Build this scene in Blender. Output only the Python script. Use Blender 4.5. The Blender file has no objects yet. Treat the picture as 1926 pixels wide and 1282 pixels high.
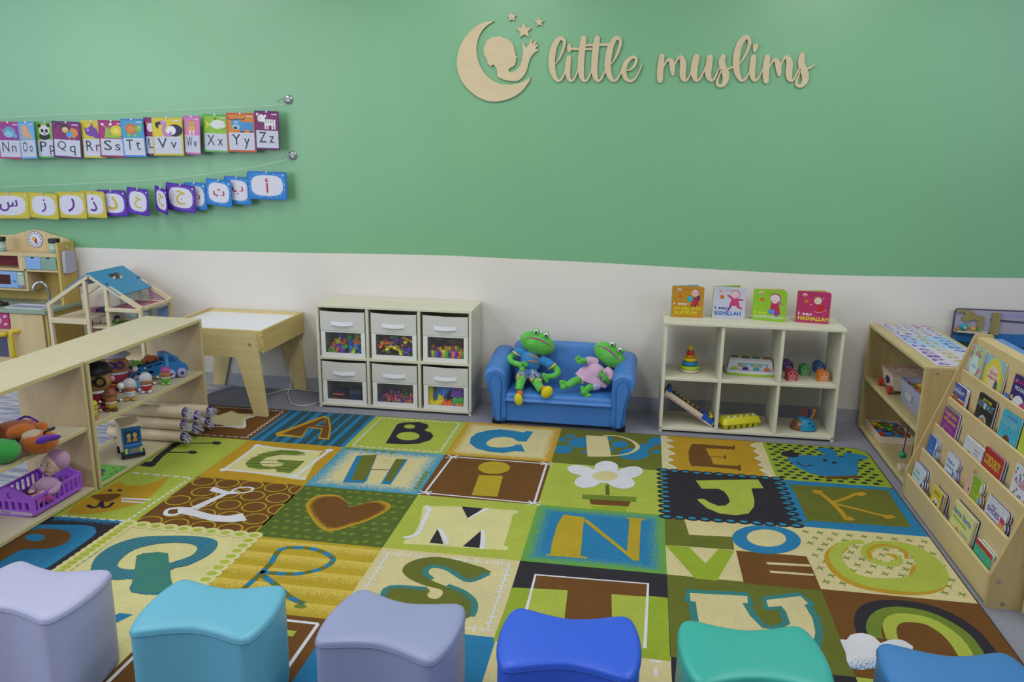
import bpy, math, random
from math import sin, cos, pi, radians
from mathutils import Vector, Matrix
from mathutils.geometry import tessellate_polygon
random.seed(7)
COL = bpy.context.scene.collection
scene = bpy.context.scene

# ------------------------------------------------------------------ camera
CAM = Vector((2.49466, -4.14382, 1.47383))
YAW, PITCH, ROLL, FPX = -0.160933, 0.231936, 0.013321, 1503.10
_f = Vector((sin(YAW)*cos(PITCH), cos(YAW)*cos(PITCH), -sin(PITCH)))
_r0 = Vector((cos(YAW), -sin(YAW), 0.0))
_u0 = _r0.cross(_f)
_r = cos(ROLL)*_r0 + sin(ROLL)*_u0
_u = -sin(ROLL)*_r0 + cos(ROLL)*_u0
cam_data = bpy.data.cameras.new('camera')
cam_data.lens = FPX*36.0/1926.0
cam_data.sensor_width = 36.0
cam_data.clip_start = 0.05
cam = bpy.data.objects.new('camera', cam_data)
m = Matrix((_r, _u, -_f)).transposed().to_4x4()
m.translation = CAM
cam.matrix_world = m
COL.objects.link(cam)
scene.camera = cam

# ------------------------------------------------------------------ world, lights, exposure
scene.view_settings.view_transform = 'Standard'
scene.view_settings.look = 'None'
scene.view_settings.gamma = 1.0
scene.view_settings.use_curve_mapping = False
scene.view_settings.exposure = 0.16
world = bpy.data.worlds.new('room_ambient')
world.use_nodes = True
bg = world.node_tree.nodes['Background']
bg.inputs[0].default_value = (0.80, 0.86, 1.0, 1)
bg.inputs[1].default_value = 0.36
scene.world = world

def area(name, loc, size, power, color=(1, 1, 1), aim=None):
    l = bpy.data.lights.new(name, 'AREA')
    l.shape = 'RECTANGLE'; l.size = size[0]; l.size_y = size[1]
    l.energy = power; l.color = color
    o = bpy.data.objects.new(name, l); o.location = loc
    if aim is not None:
        d = Vector(aim) - Vector(loc)
        o.rotation_euler = d.to_track_quat('-Z', 'Y').to_euler()
    COL.objects.link(o)
    return o
# fluorescent troffers in the ceiling, 2.75 m up
for lx in (-0.6, 1.5, 3.6):
    for ly in (-0.95, -3.1):
        area('ceiling_troffer', (lx, ly, 2.75), (0.6, 1.2), 17, (1.0, 0.985, 0.93))
# daylight from the glazing of the room, behind the camera to the left and on the far right
area('daylight_left', (-2.6, -5.2, 1.9), (3.0, 2.0), 62, (0.84, 0.91, 1.0), aim=(1.4, 0.2, 0.9))
area('daylight_far_left', (-5.0, -3.9, 2.5), (2.6, 2.2), 58, (0.66, 0.82, 1.0), aim=(-1.2, 0.4, 1.9))
area('daylight_right', (6.8, -4.2, 2.7), (2.4, 1.6), 38, (0.66, 0.82, 1.0), aim=(4.2, 0.4, 2.2))

# ------------------------------------------------------------------ mapping photo points to real planes
def ray(px, py): return _f + _r*((px-963)/FPX) - _u*((py-641)/FPX)
def onZ(px, py, z=0.0):
    d = ray(px, py); return CAM + d*((z-CAM.z)/d.z)
def onX(px, py, x):
    d = ray(px, py); return CAM + d*((x-CAM.x)/d.x)
def onY(px, py, y):
    d = ray(px, py); return CAM + d*((y-CAM.y)/d.y)
WY0, WS = 0.403, 0.0095              # the back wall: y = WY0 + WS*x
def onWall(px, py, off=0.0):
    d = ray(px, py); t = (WY0 - off + WS*CAM.x - CAM.y)/(d.y - WS*d.x); return CAM + d*t
def wally(x): return WY0 + WS*x

# ------------------------------------------------------------------ materials
def srgb(c):
    if isinstance(c, str):
        c = c.lstrip('#'); c = [int(c[i:i+2], 16)/255 for i in (0, 2, 4)]
    return [(x/12.92 if x <= .04045 else ((x+.055)/1.055)**2.4) for x in c]
MATS = {}
def mat(name, col=None, rough=0.6, kind='plain', col2=None, scale=40, bump=0.0, metal=0.0, spec=0.35, alpha=1.0, trans=0.0, emit=0, sheen=0):
    if name in MATS: return MATS[name]
    M = bpy.data.materials.new(name); M.use_nodes = True
    N = M.node_tree.nodes; L = M.node_tree.links
    b = N['Principled BSDF']
    c = srgb(col)
    b.inputs['Roughness'].default_value = rough
    b.inputs['Metallic'].default_value = metal
    b.inputs['Specular IOR Level'].default_value = spec
    if trans: b.inputs['Transmission Weight'].default_value = trans
    if alpha < 1: b.inputs['Alpha'].default_value = alpha
    if sheen: b.inputs['Sheen Weight'].default_value = sheen
    tc = N.new('ShaderNodeTexCoord')
    def mix(fac, a, bb):
        mx = N.new('ShaderNodeMix'); mx.data_type = 'RGBA'
        mx.inputs[6].default_value = (*a, 1); mx.inputs[7].default_value = (*bb, 1)
        if fac is not None: L.new(fac, mx.inputs[0])
        return mx
    def noise(sc, det=3, stretch=None):
        n = N.new('ShaderNodeTexNoise'); n.inputs['Scale'].default_value = sc; n.inputs['Detail'].default_value = det
        if stretch:
            mp = N.new('ShaderNodeMapping'); mp.inputs['Scale'].default_value = stretch
            L.new(tc.outputs['Object'], mp.inputs[0]); L.new(mp.outputs[0], n.inputs['Vector'])
        else: L.new(tc.outputs['Object'], n.inputs['Vector'])
        return n
    def ramp(src, lo, hi):
        r = N.new('ShaderNodeMapRange'); r.inputs[1].default_value = lo; r.inputs[2].default_value = hi
        L.new(src, r.inputs[0]); return r.outputs[0]
    dk = [x*.90 for x in c]; lt = [min(1, x*1.06) for x in c]
    if kind == 'plain':
        n = noise(scale, 2); mx = mix(ramp(n.outputs[0], .3, .7), [x*.965 for x in c], c); L.new(mx.outputs[2], b.inputs['Base Color'])
    elif kind in ('wood', 'woody', 'woodz'):
        st = {'wood': (2.0, 26, 26), 'woody': (26, 2.0, 26), 'woodz': (26, 26, 2.0)}[kind]
        c2 = srgb(col2) if col2 else [x*.86 for x in c]
        n = noise(1.6, 5, st); mx = mix(ramp(n.outputs[0], .35, .72), c, c2); L.new(mx.outputs[2], b.inputs['Base Color'])
    elif kind == 'carpet':
        n = noise(scale, 4); mx = mix(ramp(n.outputs[0], .36, .64), [x*.86 for x in c], lt); 
        n2 = noise(7, 2); mx2 = N.new('ShaderNodeMix'); mx2.data_type = 'RGBA'; mx2.blend_type = 'MULTIPLY'
        mx2.inputs[0].default_value = 1.0
        r2 = N.new('ShaderNodeMapRange'); r2.inputs[1].default_value = .3; r2.inputs[2].default_value = .7; r2.inputs[3].default_value = .93; r2.inputs[4].default_value = 1.03
        L.new(n2.outputs[0], r2.inputs[0]); L.new(mx.outputs[2], mx2.inputs[6]); L.new(r2.outputs[0], mx2.inputs[7])
        L.new(mx2.outputs[2], b.inputs['Base Color'])
    elif kind == 'speckle':      # col and col2 mixed grain by grain by the attribute "m"
        c2 = srgb(col2)
        n = noise(scale, 2); at = N.new('ShaderNodeAttribute'); at.attribute_name = 'm'
        ad = N.new('ShaderNodeMath'); ad.operation = 'SUBTRACT'
        rr = ramp(n.outputs[0], .30, .70)
        L.new(at.outputs['Fac'], ad.inputs[0]); L.new(rr, ad.inputs[1])
        st2 = N.new('ShaderNodeMapRange'); st2.inputs[1].default_value = -.06; st2.inputs[2].default_value = .06
        L.new(ad.outputs[0], st2.inputs[0])
        mx = mix(st2.outputs[0], c, c2); L.new(mx.outputs[2], b.inputs['Base Color'])
    elif kind == 'mottle':       # large soft patches of two colours
        c2 = srgb(col2); n = noise(scale, 5); mx = mix(ramp(n.outputs[0], .42, .58), c, c2); L.new(mx.outputs[2], b.inputs['Base Color'])
    elif kind == 'streak':       # streaky two-tone weave running along x
        c2 = srgb(col2); n = noise(scale, 5, (.25, 1.6, 1)); mx = mix(ramp(n.outputs[0], .40, .62), c, c2); L.new(mx.outputs[2], b.inputs['Base Color'])
    if bump:
        nb = noise(scale*3 if kind != 'carpet' else scale*1.5, 2); bp = N.new('ShaderNodeBump'); bp.inputs['Strength'].default_value = bump; bp.inputs['Distance'].default_value = .004
        L.new(nb.outputs[0], bp.inputs['Height']); L.new(bp.outputs[0], b.inputs['Normal'])
    MATS[name] = M
    return M
def pm(hexcol, rough=.45):                # plain plastic or print of one colour
    return mat('c_'+hexcol.strip('#')+('' if rough == .45 else '_%d' % int(rough*100)), hexcol, rough)

# ------------------------------------------------------------------ geometry helpers
def sm(pts, closed=False, k=5):
    """Catmull-Rom through points of any dimension"""
    n = len(pts); out = []
    P = [tuple(p) for p in pts]
    rng = range(n) if closed else range(n-1)
    for i in rng:
        if closed: a, b, c, d = P[i-1], P[i], P[(i+1) % n], P[(i+2) % n]
        else: a, b, c, d = P[max(i-1, 0)], P[i], P[i+1], P[min(i+2, n-1)]
        for j in range(k):
            t = j/k
            out.append(tuple(.5*((2*q)+(-p+r)*t+(2*p-5*q+4*r-s)*t*t+(-p+3*q-3*r+s)*t**3) for p, q, r, s in zip(a, b, c, d)))
    if not closed: out.append(P[-1])
    return out
def ell2(cx, cy, rx, ry, n=24, rot=0, a0=0, a1=2*pi):
    o = []
    full = abs(a1-a0-2*pi) < 1e-6
    for i in range(n if full else n+1):
        a = a0+(a1-a0)*i/n; x, y = rx*cos(a), ry*sin(a)
        o.append((cx+x*cos(rot)-y*sin(rot), cy+x*sin(rot)+y*cos(rot)))
    return o
def rrect2(x0, x1, y0, y1, r, n=4):
    o = []
    for cx, cy, a in ((x1-r, y1-r, 0), (x0+r, y1-r, pi/2), (x0+r, y0+r, pi), (x1-r, y0+r, 1.5*pi)):
        for i in range(n+1):
            t = a+pi/2*i/n; o.append((cx+r*cos(t), cy+r*sin(t)))
    return o
def star2(cx, cy, R, r=None, n=5, rot=pi/2):
    r = r or R*.42; o = []
    for i in range(2*n):
        a = rot+pi*i/n; q = R if i % 2 == 0 else r; o.append((cx+q*cos(a), cy+q*sin(a)))
    return o
def ribbon2(pts, w, caps=True):
    """outline of a stroke; w number or list of widths"""
    n = len(pts); W = w if isinstance(w, (list, tuple)) else [w]*n
    L, R = [], []
    for i in range(n):
        a = Vector(pts[max(i-1, 0)][:2]); b = Vector(pts[min(i+1, n-1)][:2]); d = b-a
        if d.length < 1e-9: d = Vector((1, 0))
        d.normalize(); nn = Vector((-d.y, d.x))*W[i]/2; p = Vector(pts[i][:2])
        L.append(tuple(p+nn)); R.append(tuple(p-nn))
    return L, R
class Fr:
    """a frame: origin, u, v and normal"""
    def __init__(s, o, u=(1, 0, 0), v=(0, 1, 0)):
        s.o = Vector(o); s.u = Vector(u); s.v = Vector(v); s.n = s.u.cross(s.v).normalized()
    def __call__(s, x, y, z=0): return s.o+s.u*x+s.v*y+s.n*z
def text_geo(body, _c={}):
    if body in _c: return _c[body]
    cu = bpy.data.curves.new('t', 'FONT'); cu.body = body; cu.size = 1; cu.resolution_u = 2
    ob = bpy.data.objects.new('t', cu); COL.objects.link(ob)
    dg = bpy.context.evaluated_depsgraph_get(); me = bpy.data.meshes.new_from_object(ob.evaluated_get(dg))
    vs = [v.co.copy() for v in me.vertices]; fs = [tuple(p.vertices) for p in me.polygons]
    bpy.data.objects.remove(ob); bpy.data.curves.remove(cu); bpy.data.meshes.remove(me)
    if not vs: vs = [Vector((0, 0, 0))]; fs = []
    x0 = min(v.x for v in vs); x1 = max(v.x for v in vs); y0 = min(v.y for v in vs); y1 = max(v.y for v in vs)
    _c[body] = (vs, fs, x0, x1, y0, y1); return _c[body]

class MB:
    def __init__(s, m=None):
        s.V = []; s.F = []; s.M = []; s.S = []; s.A = {}; s.mats = []; s.cur = m; s.xf = None
    def use(s, m): s.cur = m; return s
    def add(s, vs, fs, smooth=False, m=None, A=None):
        m = m or s.cur
        if m not in s.mats: s.mats.append(m)
        mi = s.mats.index(m); o = len(s.V)
        for i, v in enumerate(vs):
            v = Vector(v)
            if s.xf is not None: v = s.xf @ v
            s.V.append(v)
            if A: s.A[o+i] = A[i]
        for f in fs:
            s.F.append([o+i for i in f]); s.M.append(mi); s.S.append(smooth)
        return s
    def box(s, x0, x1, y0, y1, z0, z1, m=None, bev=0):
        return s.obox(Fr(((x0+x1)/2, (y0+y1)/2, (z0+z1)/2)), abs(x1-x0), abs(y1-y0), abs(z1-z0), m, bev)
    def obox(s, fr, sx, sy, sz, m=None, bev=0):
        a, b, c = sx/2, sy/2, sz/2
        if bev <= 0:
            vs = [fr(i*a, j*b, k*c) for k in (-1, 1) for j in (-1, 1) for i in (-1, 1)]
            return s.add(vs, [(0, 2, 3, 1), (4, 5, 7, 6), (0, 1, 5, 4), (2, 6, 7, 3), (0, 4, 6, 2), (1, 3, 7, 5)], m=m)
        r = min(bev, a*.99, b*.99, c*.99)
        # chamfered box by convex corners
        vs = []; idx = {}
        for i in (-1, 1):
            for j in (-1, 1):
                for k in (-1, 1):
                    idx[i, j, k] = len(vs)
                    vs += [fr(i*a, j*(b-r), k*(c-r)), fr(i*(a-r), j*b, k*(c-r)), fr(i*(a-r), j*(b-r), k*c)]
        fs = []
        I = lambda i, j, k, q: idx[i, j, k]+q
        for i in (-1, 1): fs.append([I(i, -1, -1, 0), I(i, 1, -1, 0), I(i, 1, 1, 0), I(i, -1, 1, 0)][::i])
        for j in (-1, 1): fs.append([I(-1, j, -1, 1), I(-1, j, 1, 1), I(1, j, 1, 1), I(1, j, -1, 1)][::j])
        for k in (-1, 1): fs.append([I(-1, -1, k, 2), I(1, -1, k, 2), I(1, 1, k, 2), I(-1, 1, k, 2)][::k])
        for j in (-1, 1):
            for k in (-1, 1): fs.append([I(-1, j, k, 1), I(1, j, k, 1), I(1, j, k, 2), I(-1, j, k, 2)][::-j*k])
        for i in (-1, 1):
            for k in (-1, 1): fs.append([I(i, -1, k, 0), I(i, 1, k, 0), I(i, 1, k, 2), I(i, -1, k, 2)][::i*k])
        for i in (-1, 1):
            for j in (-1, 1): fs.append([I(i, j, -1, 0), I(i, j, 1, 0), I(i, j, 1, 1), I(i, j, -1, 1)][::-i*j])
        for i in (-1, 1):
            for j in (-1, 1):
                for k in (-1, 1): fs.append([I(i, j, k, 0), I(i, j, k, 1), I(i, j, k, 2)][::i*j*k])
        return s.add(vs, fs, m=m)
    def poly(s, fr, loops, z=0, m=None, A=None):
        if not isinstance(loops[0][0], (tuple, list, Vector)): loops = [loops]
        fl = [p for l in loops for p in l]
        tris = tessellate_polygon([[Vector((p[0], p[1], 0)) for p in l] for l in loops])
        out = []
        for t in tris:
            a, b, c = (fl[i] for i in t)
            cr = (b[0]-a[0])*(c[1]-a[1])-(b[1]-a[1])*(c[0]-a[0])
            out.append(t if cr > 0 else tuple(reversed(t)))
        return s.add([fr(p[0], p[1], z) for p in fl], out, m=m, A=A)
    def prism(s, fr, loops, z0, z1, m=None, smooth=False):
        if not isinstance(loops[0][0], (tuple, list, Vector)): loops = [loops]
        s.poly(fr, loops, z1, m)
        o = len(s.F); s.poly(fr, loops, z0, m)
        for i in range(o, len(s.F)): s.F[i].reverse()
        for li, l in enumerate(loops):
            n = len(l); ar = sum(l[i][0]*l[(i+1) % n][1]-l[(i+1) % n][0]*l[i][1] for i in range(n))
            vs = [fr(p[0], p[1], z0) for p in l]+[fr(p[0], p[1], z1) for p in l]
            flip = (ar < 0) != (li > 0)
            fs = [((i, (i+1) % n, n+(i+1) % n, n+i) if not flip else ((i+1) % n, i, n+i, n+(i+1) % n)) for i in range(n)]
            s.add(vs, fs, smooth, m)
        return s
    def loft(s, rings, m=None, smooth=True, caps=True, closed=True):
        n = len(rings[0]); vs = [p for r in rings for p in r]; fs = []
        for a in range(len(rings)-1):
            for i in range(n if closed else n-1):
                j = (i+1) % n; fs.append((a*n+i, a*n+j, (a+1)*n+j, (a+1)*n+i))
        s.add(vs, fs, smooth, m)
        if caps:
            s.add(rings[0], [tuple(range(n))[::-1]], False, m); s.add(rings[-1], [tuple(range(n))], False, m)
        return s
    def tube(s, pts, r, n=8, m=None, caps=True, flat=1.0):
        pts = [Vector(p) for p in pts]; k = len(pts); R = r if isinstance(r, (list, tuple)) else [r]*k
        rings = []; prev = None
        for i in range(k):
            d = (pts[min(i+1, k-1)]-pts[max(i-1, 0)])
            if d.length < 1e-9: d = Vector((0, 0, 1))
            d.normalize()
            if prev is None:
                a = Vector((0, 0, 1)) if abs(d.z) < .9 else Vector((1, 0, 0))
                u = d.cross(a).normalized()
            else: u = (prev-d*prev.dot(d)).normalized()
            prev = u; v = d.cross(u)
            rings.append([pts[i]+u*R[i]*cos(2*pi*j/n)+v*R[i]*flat*sin(2*pi*j/n) for j in range(n)])
        return s.loft(rings, m, True, caps)
    def cyl(s, p0, p1, r0, r1=None, n=20, m=None, smooth=True):
        return s.tube([p0, p1], [r0, r0 if r1 is None else r1], n, m)
    def lathe(s, prof, o=(0, 0, 0), n=24, m=None, fr=None):
        fr = fr or Fr(o); 
        rings = [[fr(max(r, 1e-5)*cos(2*pi*j/n), max(r, 1e-5)*sin(2*pi*j/n), z) for j in range(n)] for r, z in prof]
        return s.loft(rings, m, True, True)
    def ell(s, c, r, m=None, rot=None, n=16, k=10, sq=1.0):
        if not isinstance(r, (tuple, list)): r = (r, r, r)
        R = rot or Matrix.Identity(3); c = Vector(c); rings = []
        pw = lambda v: math.copysign(abs(v)**sq, v)
        for a in range(1, k):
            t = -pi/2+pi*a/k
            rings.append([c+R @ Vector((r[0]*pw(cos(t))*pw(cos(2*pi*j/n)), r[1]*pw(cos(t))*pw(sin(2*pi*j/n)), r[2]*pw(sin(t)))) for j in range(n)])
        s.loft(rings, m, True, False)
        lo = c+R @ Vector((0, 0, -r[2])); hi = c+R @ Vector((0, 0, r[2]))
        s.add([lo]+rings[0], [(0, 1+(j+1) % n, 1+j) for j in range(n)], True, m)
        s.add([hi]+rings[-1], [(0, 1+j, 1+(j+1) % n) for j in range(n)], True, m)
        return s
    def text(s, fr, body, x, y, h, m=None, z=0, w=None, align='l', slant=0, fat=0):
        vs, fs, x0, x1, y0, y1 = text_geo(body)
        k = h/max(y1-y0, 1e-6); kx = k if w is None else w/max(x1-x0, 1e-6)
        ox = {'l': 0, 'c': -(x1-x0)*kx/2, 'r': -(x1-x0)*kx}[align]
        offs = [(0, 0)] if not fat else [(-fat, 0), (fat, 0), (0, fat), (0, -fat)]
        for i, (dx, dy) in enumerate(offs):
            s.add([fr(x+ox+(v.x-x0)*kx+slant*(v.y-y0)*k+dx, y+(v.y-y0)*k+dy, z+i*2e-5) for v in vs], fs, m=m)
        return s
    def build(s, name, parent=None, kind=None, bevel=0, label=None, subd=0):
        me = bpy.data.meshes.new(name)
        base = ORI.get(parent.name) if parent is not None else None
        inv = base.inverted() if base is not None else None
        vs = [inv @ v for v in s.V] if inv is not None else s.V
        me.from_pydata([tuple(v) for v in vs], [], s.F)
        for mm in s.mats: me.materials.append(mm)
        me.polygons.foreach_set('material_index', s.M)
        me.polygons.foreach_set('use_smooth', s.S)
        if s.A:
            at = me.attributes.new('m', 'FLOAT', 'POINT')
            for i, v in s.A.items(): at.data[i].value = v
        me.update()
        o = bpy.data.objects.new(name, me); COL.objects.link(o)
        if parent is not None:
            o.parent = parent; ORI[o.name] = base
        else: ORI[o.name] = Matrix.Identity(4)
        if kind: o['kind'] = kind
        if label: o['label'] = label
        if bevel:
            b = o.modifiers.new('bevel', 'BEVEL'); b.width = bevel; b.segments = 2; b.limit_method = 'ANGLE'; b.angle_limit = radians(40)
        if subd:
            b = o.modifiers.new('sub', 'SUBSURF'); b.levels = subd; b.render_levels = subd
        return o
ORI = {}
def thing(name, label, cat, loc, rz=0, group=None):
    """an Empty at the base of a thing; parts are modelled in world space and stored relative to it"""
    o = bpy.data.objects.new(name, None); COL.objects.link(o)
    o.empty_display_size = .05
    o.location = loc; o.rotation_euler = (0, 0, rz)
    ORI[o.name] = Matrix.Translation(Vector(loc)) @ Matrix.Rotation(rz, 4, 'Z')
    o['label'] = label; o['category'] = cat
    if group: o['group'] = group
    return o
def tag(o, label, cat, group=None, kind=None):
    o['label'] = label; o['category'] = cat
    if group: o['group'] = group
    if kind: o['kind'] = kind
    # move the origin to the base of the mesh
    return recentre(o)
def recentre(o):
    me = o.data; vs = me.vertices
    if not len(vs): return o
    xs = [v.co.x for v in vs]; ys = [v.co.y for v in vs]; zs = [v.co.z for v in vs]
    c = Vector(((min(xs)+max(xs))/2, (min(ys)+max(ys))/2, min(zs)))
    me.transform(Matrix.Translation(-c)); o.location = c; ORI[o.name] = Matrix.Translation(c)
    return o
def copy_thing(o, mtx, label=None):
    """copies a thing with its parts and sub-parts, moved by a world matrix"""
    c = o.copy(); COL.objects.link(c); c.matrix_basis = mtx @ o.matrix_basis
    if label: c['label'] = label
    def kids(src, dst):
        for ch in list(src.children):
            d = ch.copy(); COL.objects.link(d); d.parent = dst; kids(ch, d)
    kids(o, c)
    return c
def rotz(a): return Matrix.Rotation(a, 3, 'Z')
def eul(x, y, z): return (Matrix.Rotation(z, 3, 'Z') @ Matrix.Rotation(y, 3, 'Y') @ Matrix.Rotation(x, 3, 'X'))
# ------------------------------------------------------------------ the room
# back wall: green paint above, off-white below, divided by a slightly wavy painted line
def wall_mat(name, col, rough, spec):
    return mat(name, col, rough, 'plain', scale=3, bump=0.03, spec=spec)
M_green = wall_mat('green_wall_paint', '#74ab7f', .34, .55)
M_white = wall_mat('offwhite_wall_paint', '#d6d1c8', .5, .3)
wl = [(140, 465), (320, 470), (500, 474), (680, 477), (830, 480), (960, 486), (1100, 492.5), (1250, 501), (1400, 509.5), (1560, 517), (1750, 520.5), (1926, 523)]
line = [(-4.2, .85)] + [(onWall(*p).x, onWall(*p).z) for p in wl] + [(7.2, .853)]
line = [line[0]] + sm(line[1:-1], k=4) + [line[-1]]
n_wall = Fr((0, WY0, 0), (1, WS, 0), (0, 0, 1))     # normal points into the room (-y)
wb = MB()
wb.poly(n_wall, line + [(7.2, 2.75), (-4.2, 2.75)], 0, M_green)
wb.poly(n_wall, [(-4.2, 0), (7.2, 0)] + line[::-1], 0, M_white)
wb.use(M_white)
wb.add([n_wall(-4.2, 0, -.1), n_wall(7.2, 0, -.1), n_wall(7.2, 2.75, -.1), n_wall(-4.2, 2.75, -.1), n_wall(-4.2, 0), n_wall(7.2, 0), n_wall(7.2, 2.75), n_wall(-4.2, 2.75)],
       [(3, 2, 1, 0), (0, 1, 5, 4), (2, 3, 7, 6), (1, 2, 6, 5), (3, 0, 4, 7)])
wb.build('wall_back', kind='structure')
bb = MB(mat('grey_vinyl_base', '#a8a8b0', .45, spec=.4))
bb.prism(n_wall, [(-4.2, 0), (7.2, 0), (7.2, .083), (-4.2, .083)], 0, .006)
bb.build('baseboard_back', kind='structure')
fl = MB(mat('grey_floor_carpet', '#84858e', .95, 'carpet', scale=120, bump=.5, spec=.1))
fl.box(-4.2, 7.2, -6.4, .5, -.08, 0)
fl.build('floor', kind='structure')
# ------------------------------------------------------------------ alphabet rug
RZ = .006
CX = [0, .530, 1.048, 1.575, 2.105, 2.638, 3.165, 3.680]
RY = [0, -.506, -.994, -1.485, -1.974, -2.475]
def Kf(sc, ox, oy): return lambda x, y: (lambda P: (P.x, P.y))(onZ(ox+x/sc, oy+y/sc, RZ))
K0 = Kf(4.93, 340, 540); K1 = Kf(3.5615, 0, 760); K2 = Kf(3.771, 480, 760); K3 = Kf(3.771, 820, 760)
K4 = Kf(3.704, 1200, 780); K5 = Kf(2.653, 1200, 1000); K6 = Kf(2.469, 500, 960); K7 = Kf(3.009, 0, 960)
def T(K, *pts): return [K(*p) for p in pts]
BINDC = '#3f3527'
R_ = {}
def rm(name, c, **k):
    R_[name] = mat('rug_'+name, c, .95, k.pop('kind', 'carpet'), scale=k.pop('scale', 260), bump=.35, spec=.08, **k); return R_[name]
rm('lime', '#9ba644'); rm('olive', '#5f642a'); rm('cream', '#bfb486'); rm('gold', '#a98628'); rm('mustard', '#a58f2b')
rm('blue', '#2b719b'); rm('brown', '#664524'); rm('char', '#2f2d33'); rm('white', '#c6c6cc'); rm('ltcream', '#c2bc85')
rm('dgreen', '#4e5f2b'); rm('teal', '#2d7577'); rm('green', '#869a30'); rm('aqua', '#2a7f9a'); rm('dstripe', '#2f4c55'); rm('leaf', '#66782f')
rm('s_bluegreen', '#2b719b', kind='speckle', col2='#5f9040'); rm('s_gold', '#bfb486', kind='speckle', col2='#a98628')
rm('s_brown', '#664524', kind='speckle', col2='#a98628'); rm('s_creamblue', '#bfb486', kind='speckle', col2='#3d86a3')
rm('s_oliveteal', '#5c602c', kind='speckle', col2='#2a7d85'); rm('s_charblue', '#2f2d33', kind='speckle', col2='#2b719b')
rm('s_bluelime', '#2b719b', kind='speckle', col2='#a5b070'); rm('s_olteal', '#5c602c', kind='speckle', col2='#2d7577')
rm('s_goldband', '#a08a2c', kind='speckle', col2='#bca64e'); rm('s_whiteblue', '#c6c6cc', kind='speckle', col2='#2b719b')
rm('m_green', '#4e5f2b', kind='carpet')
rug = MB(R_['char']); RF = Fr((0, 0, RZ))
EPS = .00022
class Pen:
    def __init__(s, mb, fr, eps): s.mb = mb; s.fr = fr; s.eps = eps; s.k = 0
    def z(s, lv):
        s.k += 1; return lv*s.eps+(s.k % 50)*s.eps*.018
    def poly(s, loops, m, lv=1, A=None): s.mb.poly(s.fr, loops, s.z(lv), m, A)
    def rect(s, x0, x1, y0, y1, m, lv=1): s.poly([(x0, y0), (x1, y0), (x1, y1), (x0, y1)], m, lv)
    def ell(s, cx, cy, rx, ry, m, lv=1, rot=0, n=20): s.poly(ell2(cx, cy, rx, ry, n, rot), m, lv)
    def stroke(s, pts, w, m, lv=1, caps=False, closed=False, A=None):
        if closed:
            pts = list(pts); q = [pts[-1]]+pts+[pts[0]]; L, R = ribbon2(q, w); L = L[1:-1]; R = R[1:-1]; L.append(L[0]); R.append(R[0])
        else: L, R = ribbon2(pts, w)
        n = len(L); z = s.z(lv)
        vs = [s.fr(*p, z) for p in L]+[s.fr(*p, z) for p in R]
        s.mb.add(vs, [(n+i, n+i+1, i+1, i) for i in range(n-1)], m=m, A=(None if A is None else [A[0]]*n+[A[1]]*n))
        if caps:
            W = w if isinstance(w, (list, tuple)) else [w]*n
            for p, q in ((pts[0], W[0]), (pts[-1], W[-1])): s.ell(p[0], p[1], q/2, q/2, m, lv, n=12)
    def band(s, outer, inner, m, lv, a_out, a_in):
        n = len(outer); z = s.z(lv)
        s.mb.add([s.fr(*p, z) for p in outer]+[s.fr(*p, z) for p in inner],
                 [((i+1) % n, i, n+i, n+(i+1) % n)[::-1] for i in range(n)], m=m, A=[a_out]*n+[a_in]*n)
    def dash(s, a, b, n, w, m, lv=3, duty=.6, jit=0):
        a = Vector(a); b = Vector(b)
        for i in range(n):
            p = a+(b-a)*((i+.5-duty/2)/n); q = a+(b-a)*((i+.5+duty/2)/n)
            s.stroke([tuple(p), tuple(q)], w, m, lv)
    def text(s, body, x, y, h, m, lv=2, **k): s.mb.text(s.fr, body, x, y, h, m=m, z=s.z(lv), **k)
P = Pen(rug, RF, EPS)
outer = [(0, 0)]+[(CX[7]-.09+.09*sin(a*pi/12), -.09+.09*cos(a*pi/12)) for a in range(7)]+[(CX[7]-.09+.09*cos(a*pi/12), -2.475+.09-.09*sin(a*pi/12)) for a in range(7)]+[(0, -2.475)]
rug.prism(Fr((0, 0, 0)), [(x, y) for x, y in outer][::-1], 0.0005, RZ, mat('rug_binding', BINDC, .9, 'carpet', scale=200))
ins = .006
def cell(c, r, m, lv=1, x1=None, y1=None):
    x0 = CX[c]+(ins if c == 0 else 0); X1 = CX[c+1]-(ins if c == 6 else 0)
    y0 = RY[r]-(ins if r == 0 else 0); Y1 = RY[r+1]+(ins if r == 4 else 0)
    pts = [(x0, y0), (x0, Y1), (X1, Y1), (X1, y0)]
    if c == 6 and r == 0: pts = [(x0, y0), (x0, Y1), (X1, Y1)]+[(X1-.084+.084*cos(a*pi/12), y0-.084+.084*sin(a*pi/12)) for a in range(7)]
    if c == 6 and r == 4: pts = [(x0, y0), (x0, Y1)]+[(X1-.084+.084*sin(a*pi/12), Y1+.084-.084*cos(a*pi/12)) for a in range(7)]+[(X1, y0)]
    P.poly(pts, R_[m], lv)
def cr(c, r, i=0, j=None):
    """inset rectangle of a cell"""
    j = i if j is None else j
    return [(CX[c]+i, RY[r]-j), (CX[c+1]-i, RY[r]-j), (CX[c+1]-i, RY[r+1]+j), (CX[c]+i, RY[r+1]+j)]
def border(c, r, w, mspk, lv=2, a_out=1., a_in=0., w0=0.):
    P.band(cr(c, r, w0), cr(c, r, w), R_[mspk], lv, a_out, a_in)
rnd = random.Random(3)
def line(pts, w, m, lv=3, **k): P.stroke(pts, w, R_[m], lv, **k)
def S(K, pts, w, m, lv=3, caps=True, closed=False, k=5, **kw):
    q = sm(T(K, *[p[:2] for p in pts]), closed, k)
    if isinstance(w, (list, tuple)): w = [x[0] for x in sm([(v,) for v in w], closed, k)]
    P.stroke(q, w, R_[m], lv, caps=caps, closed=closed, **kw)
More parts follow.
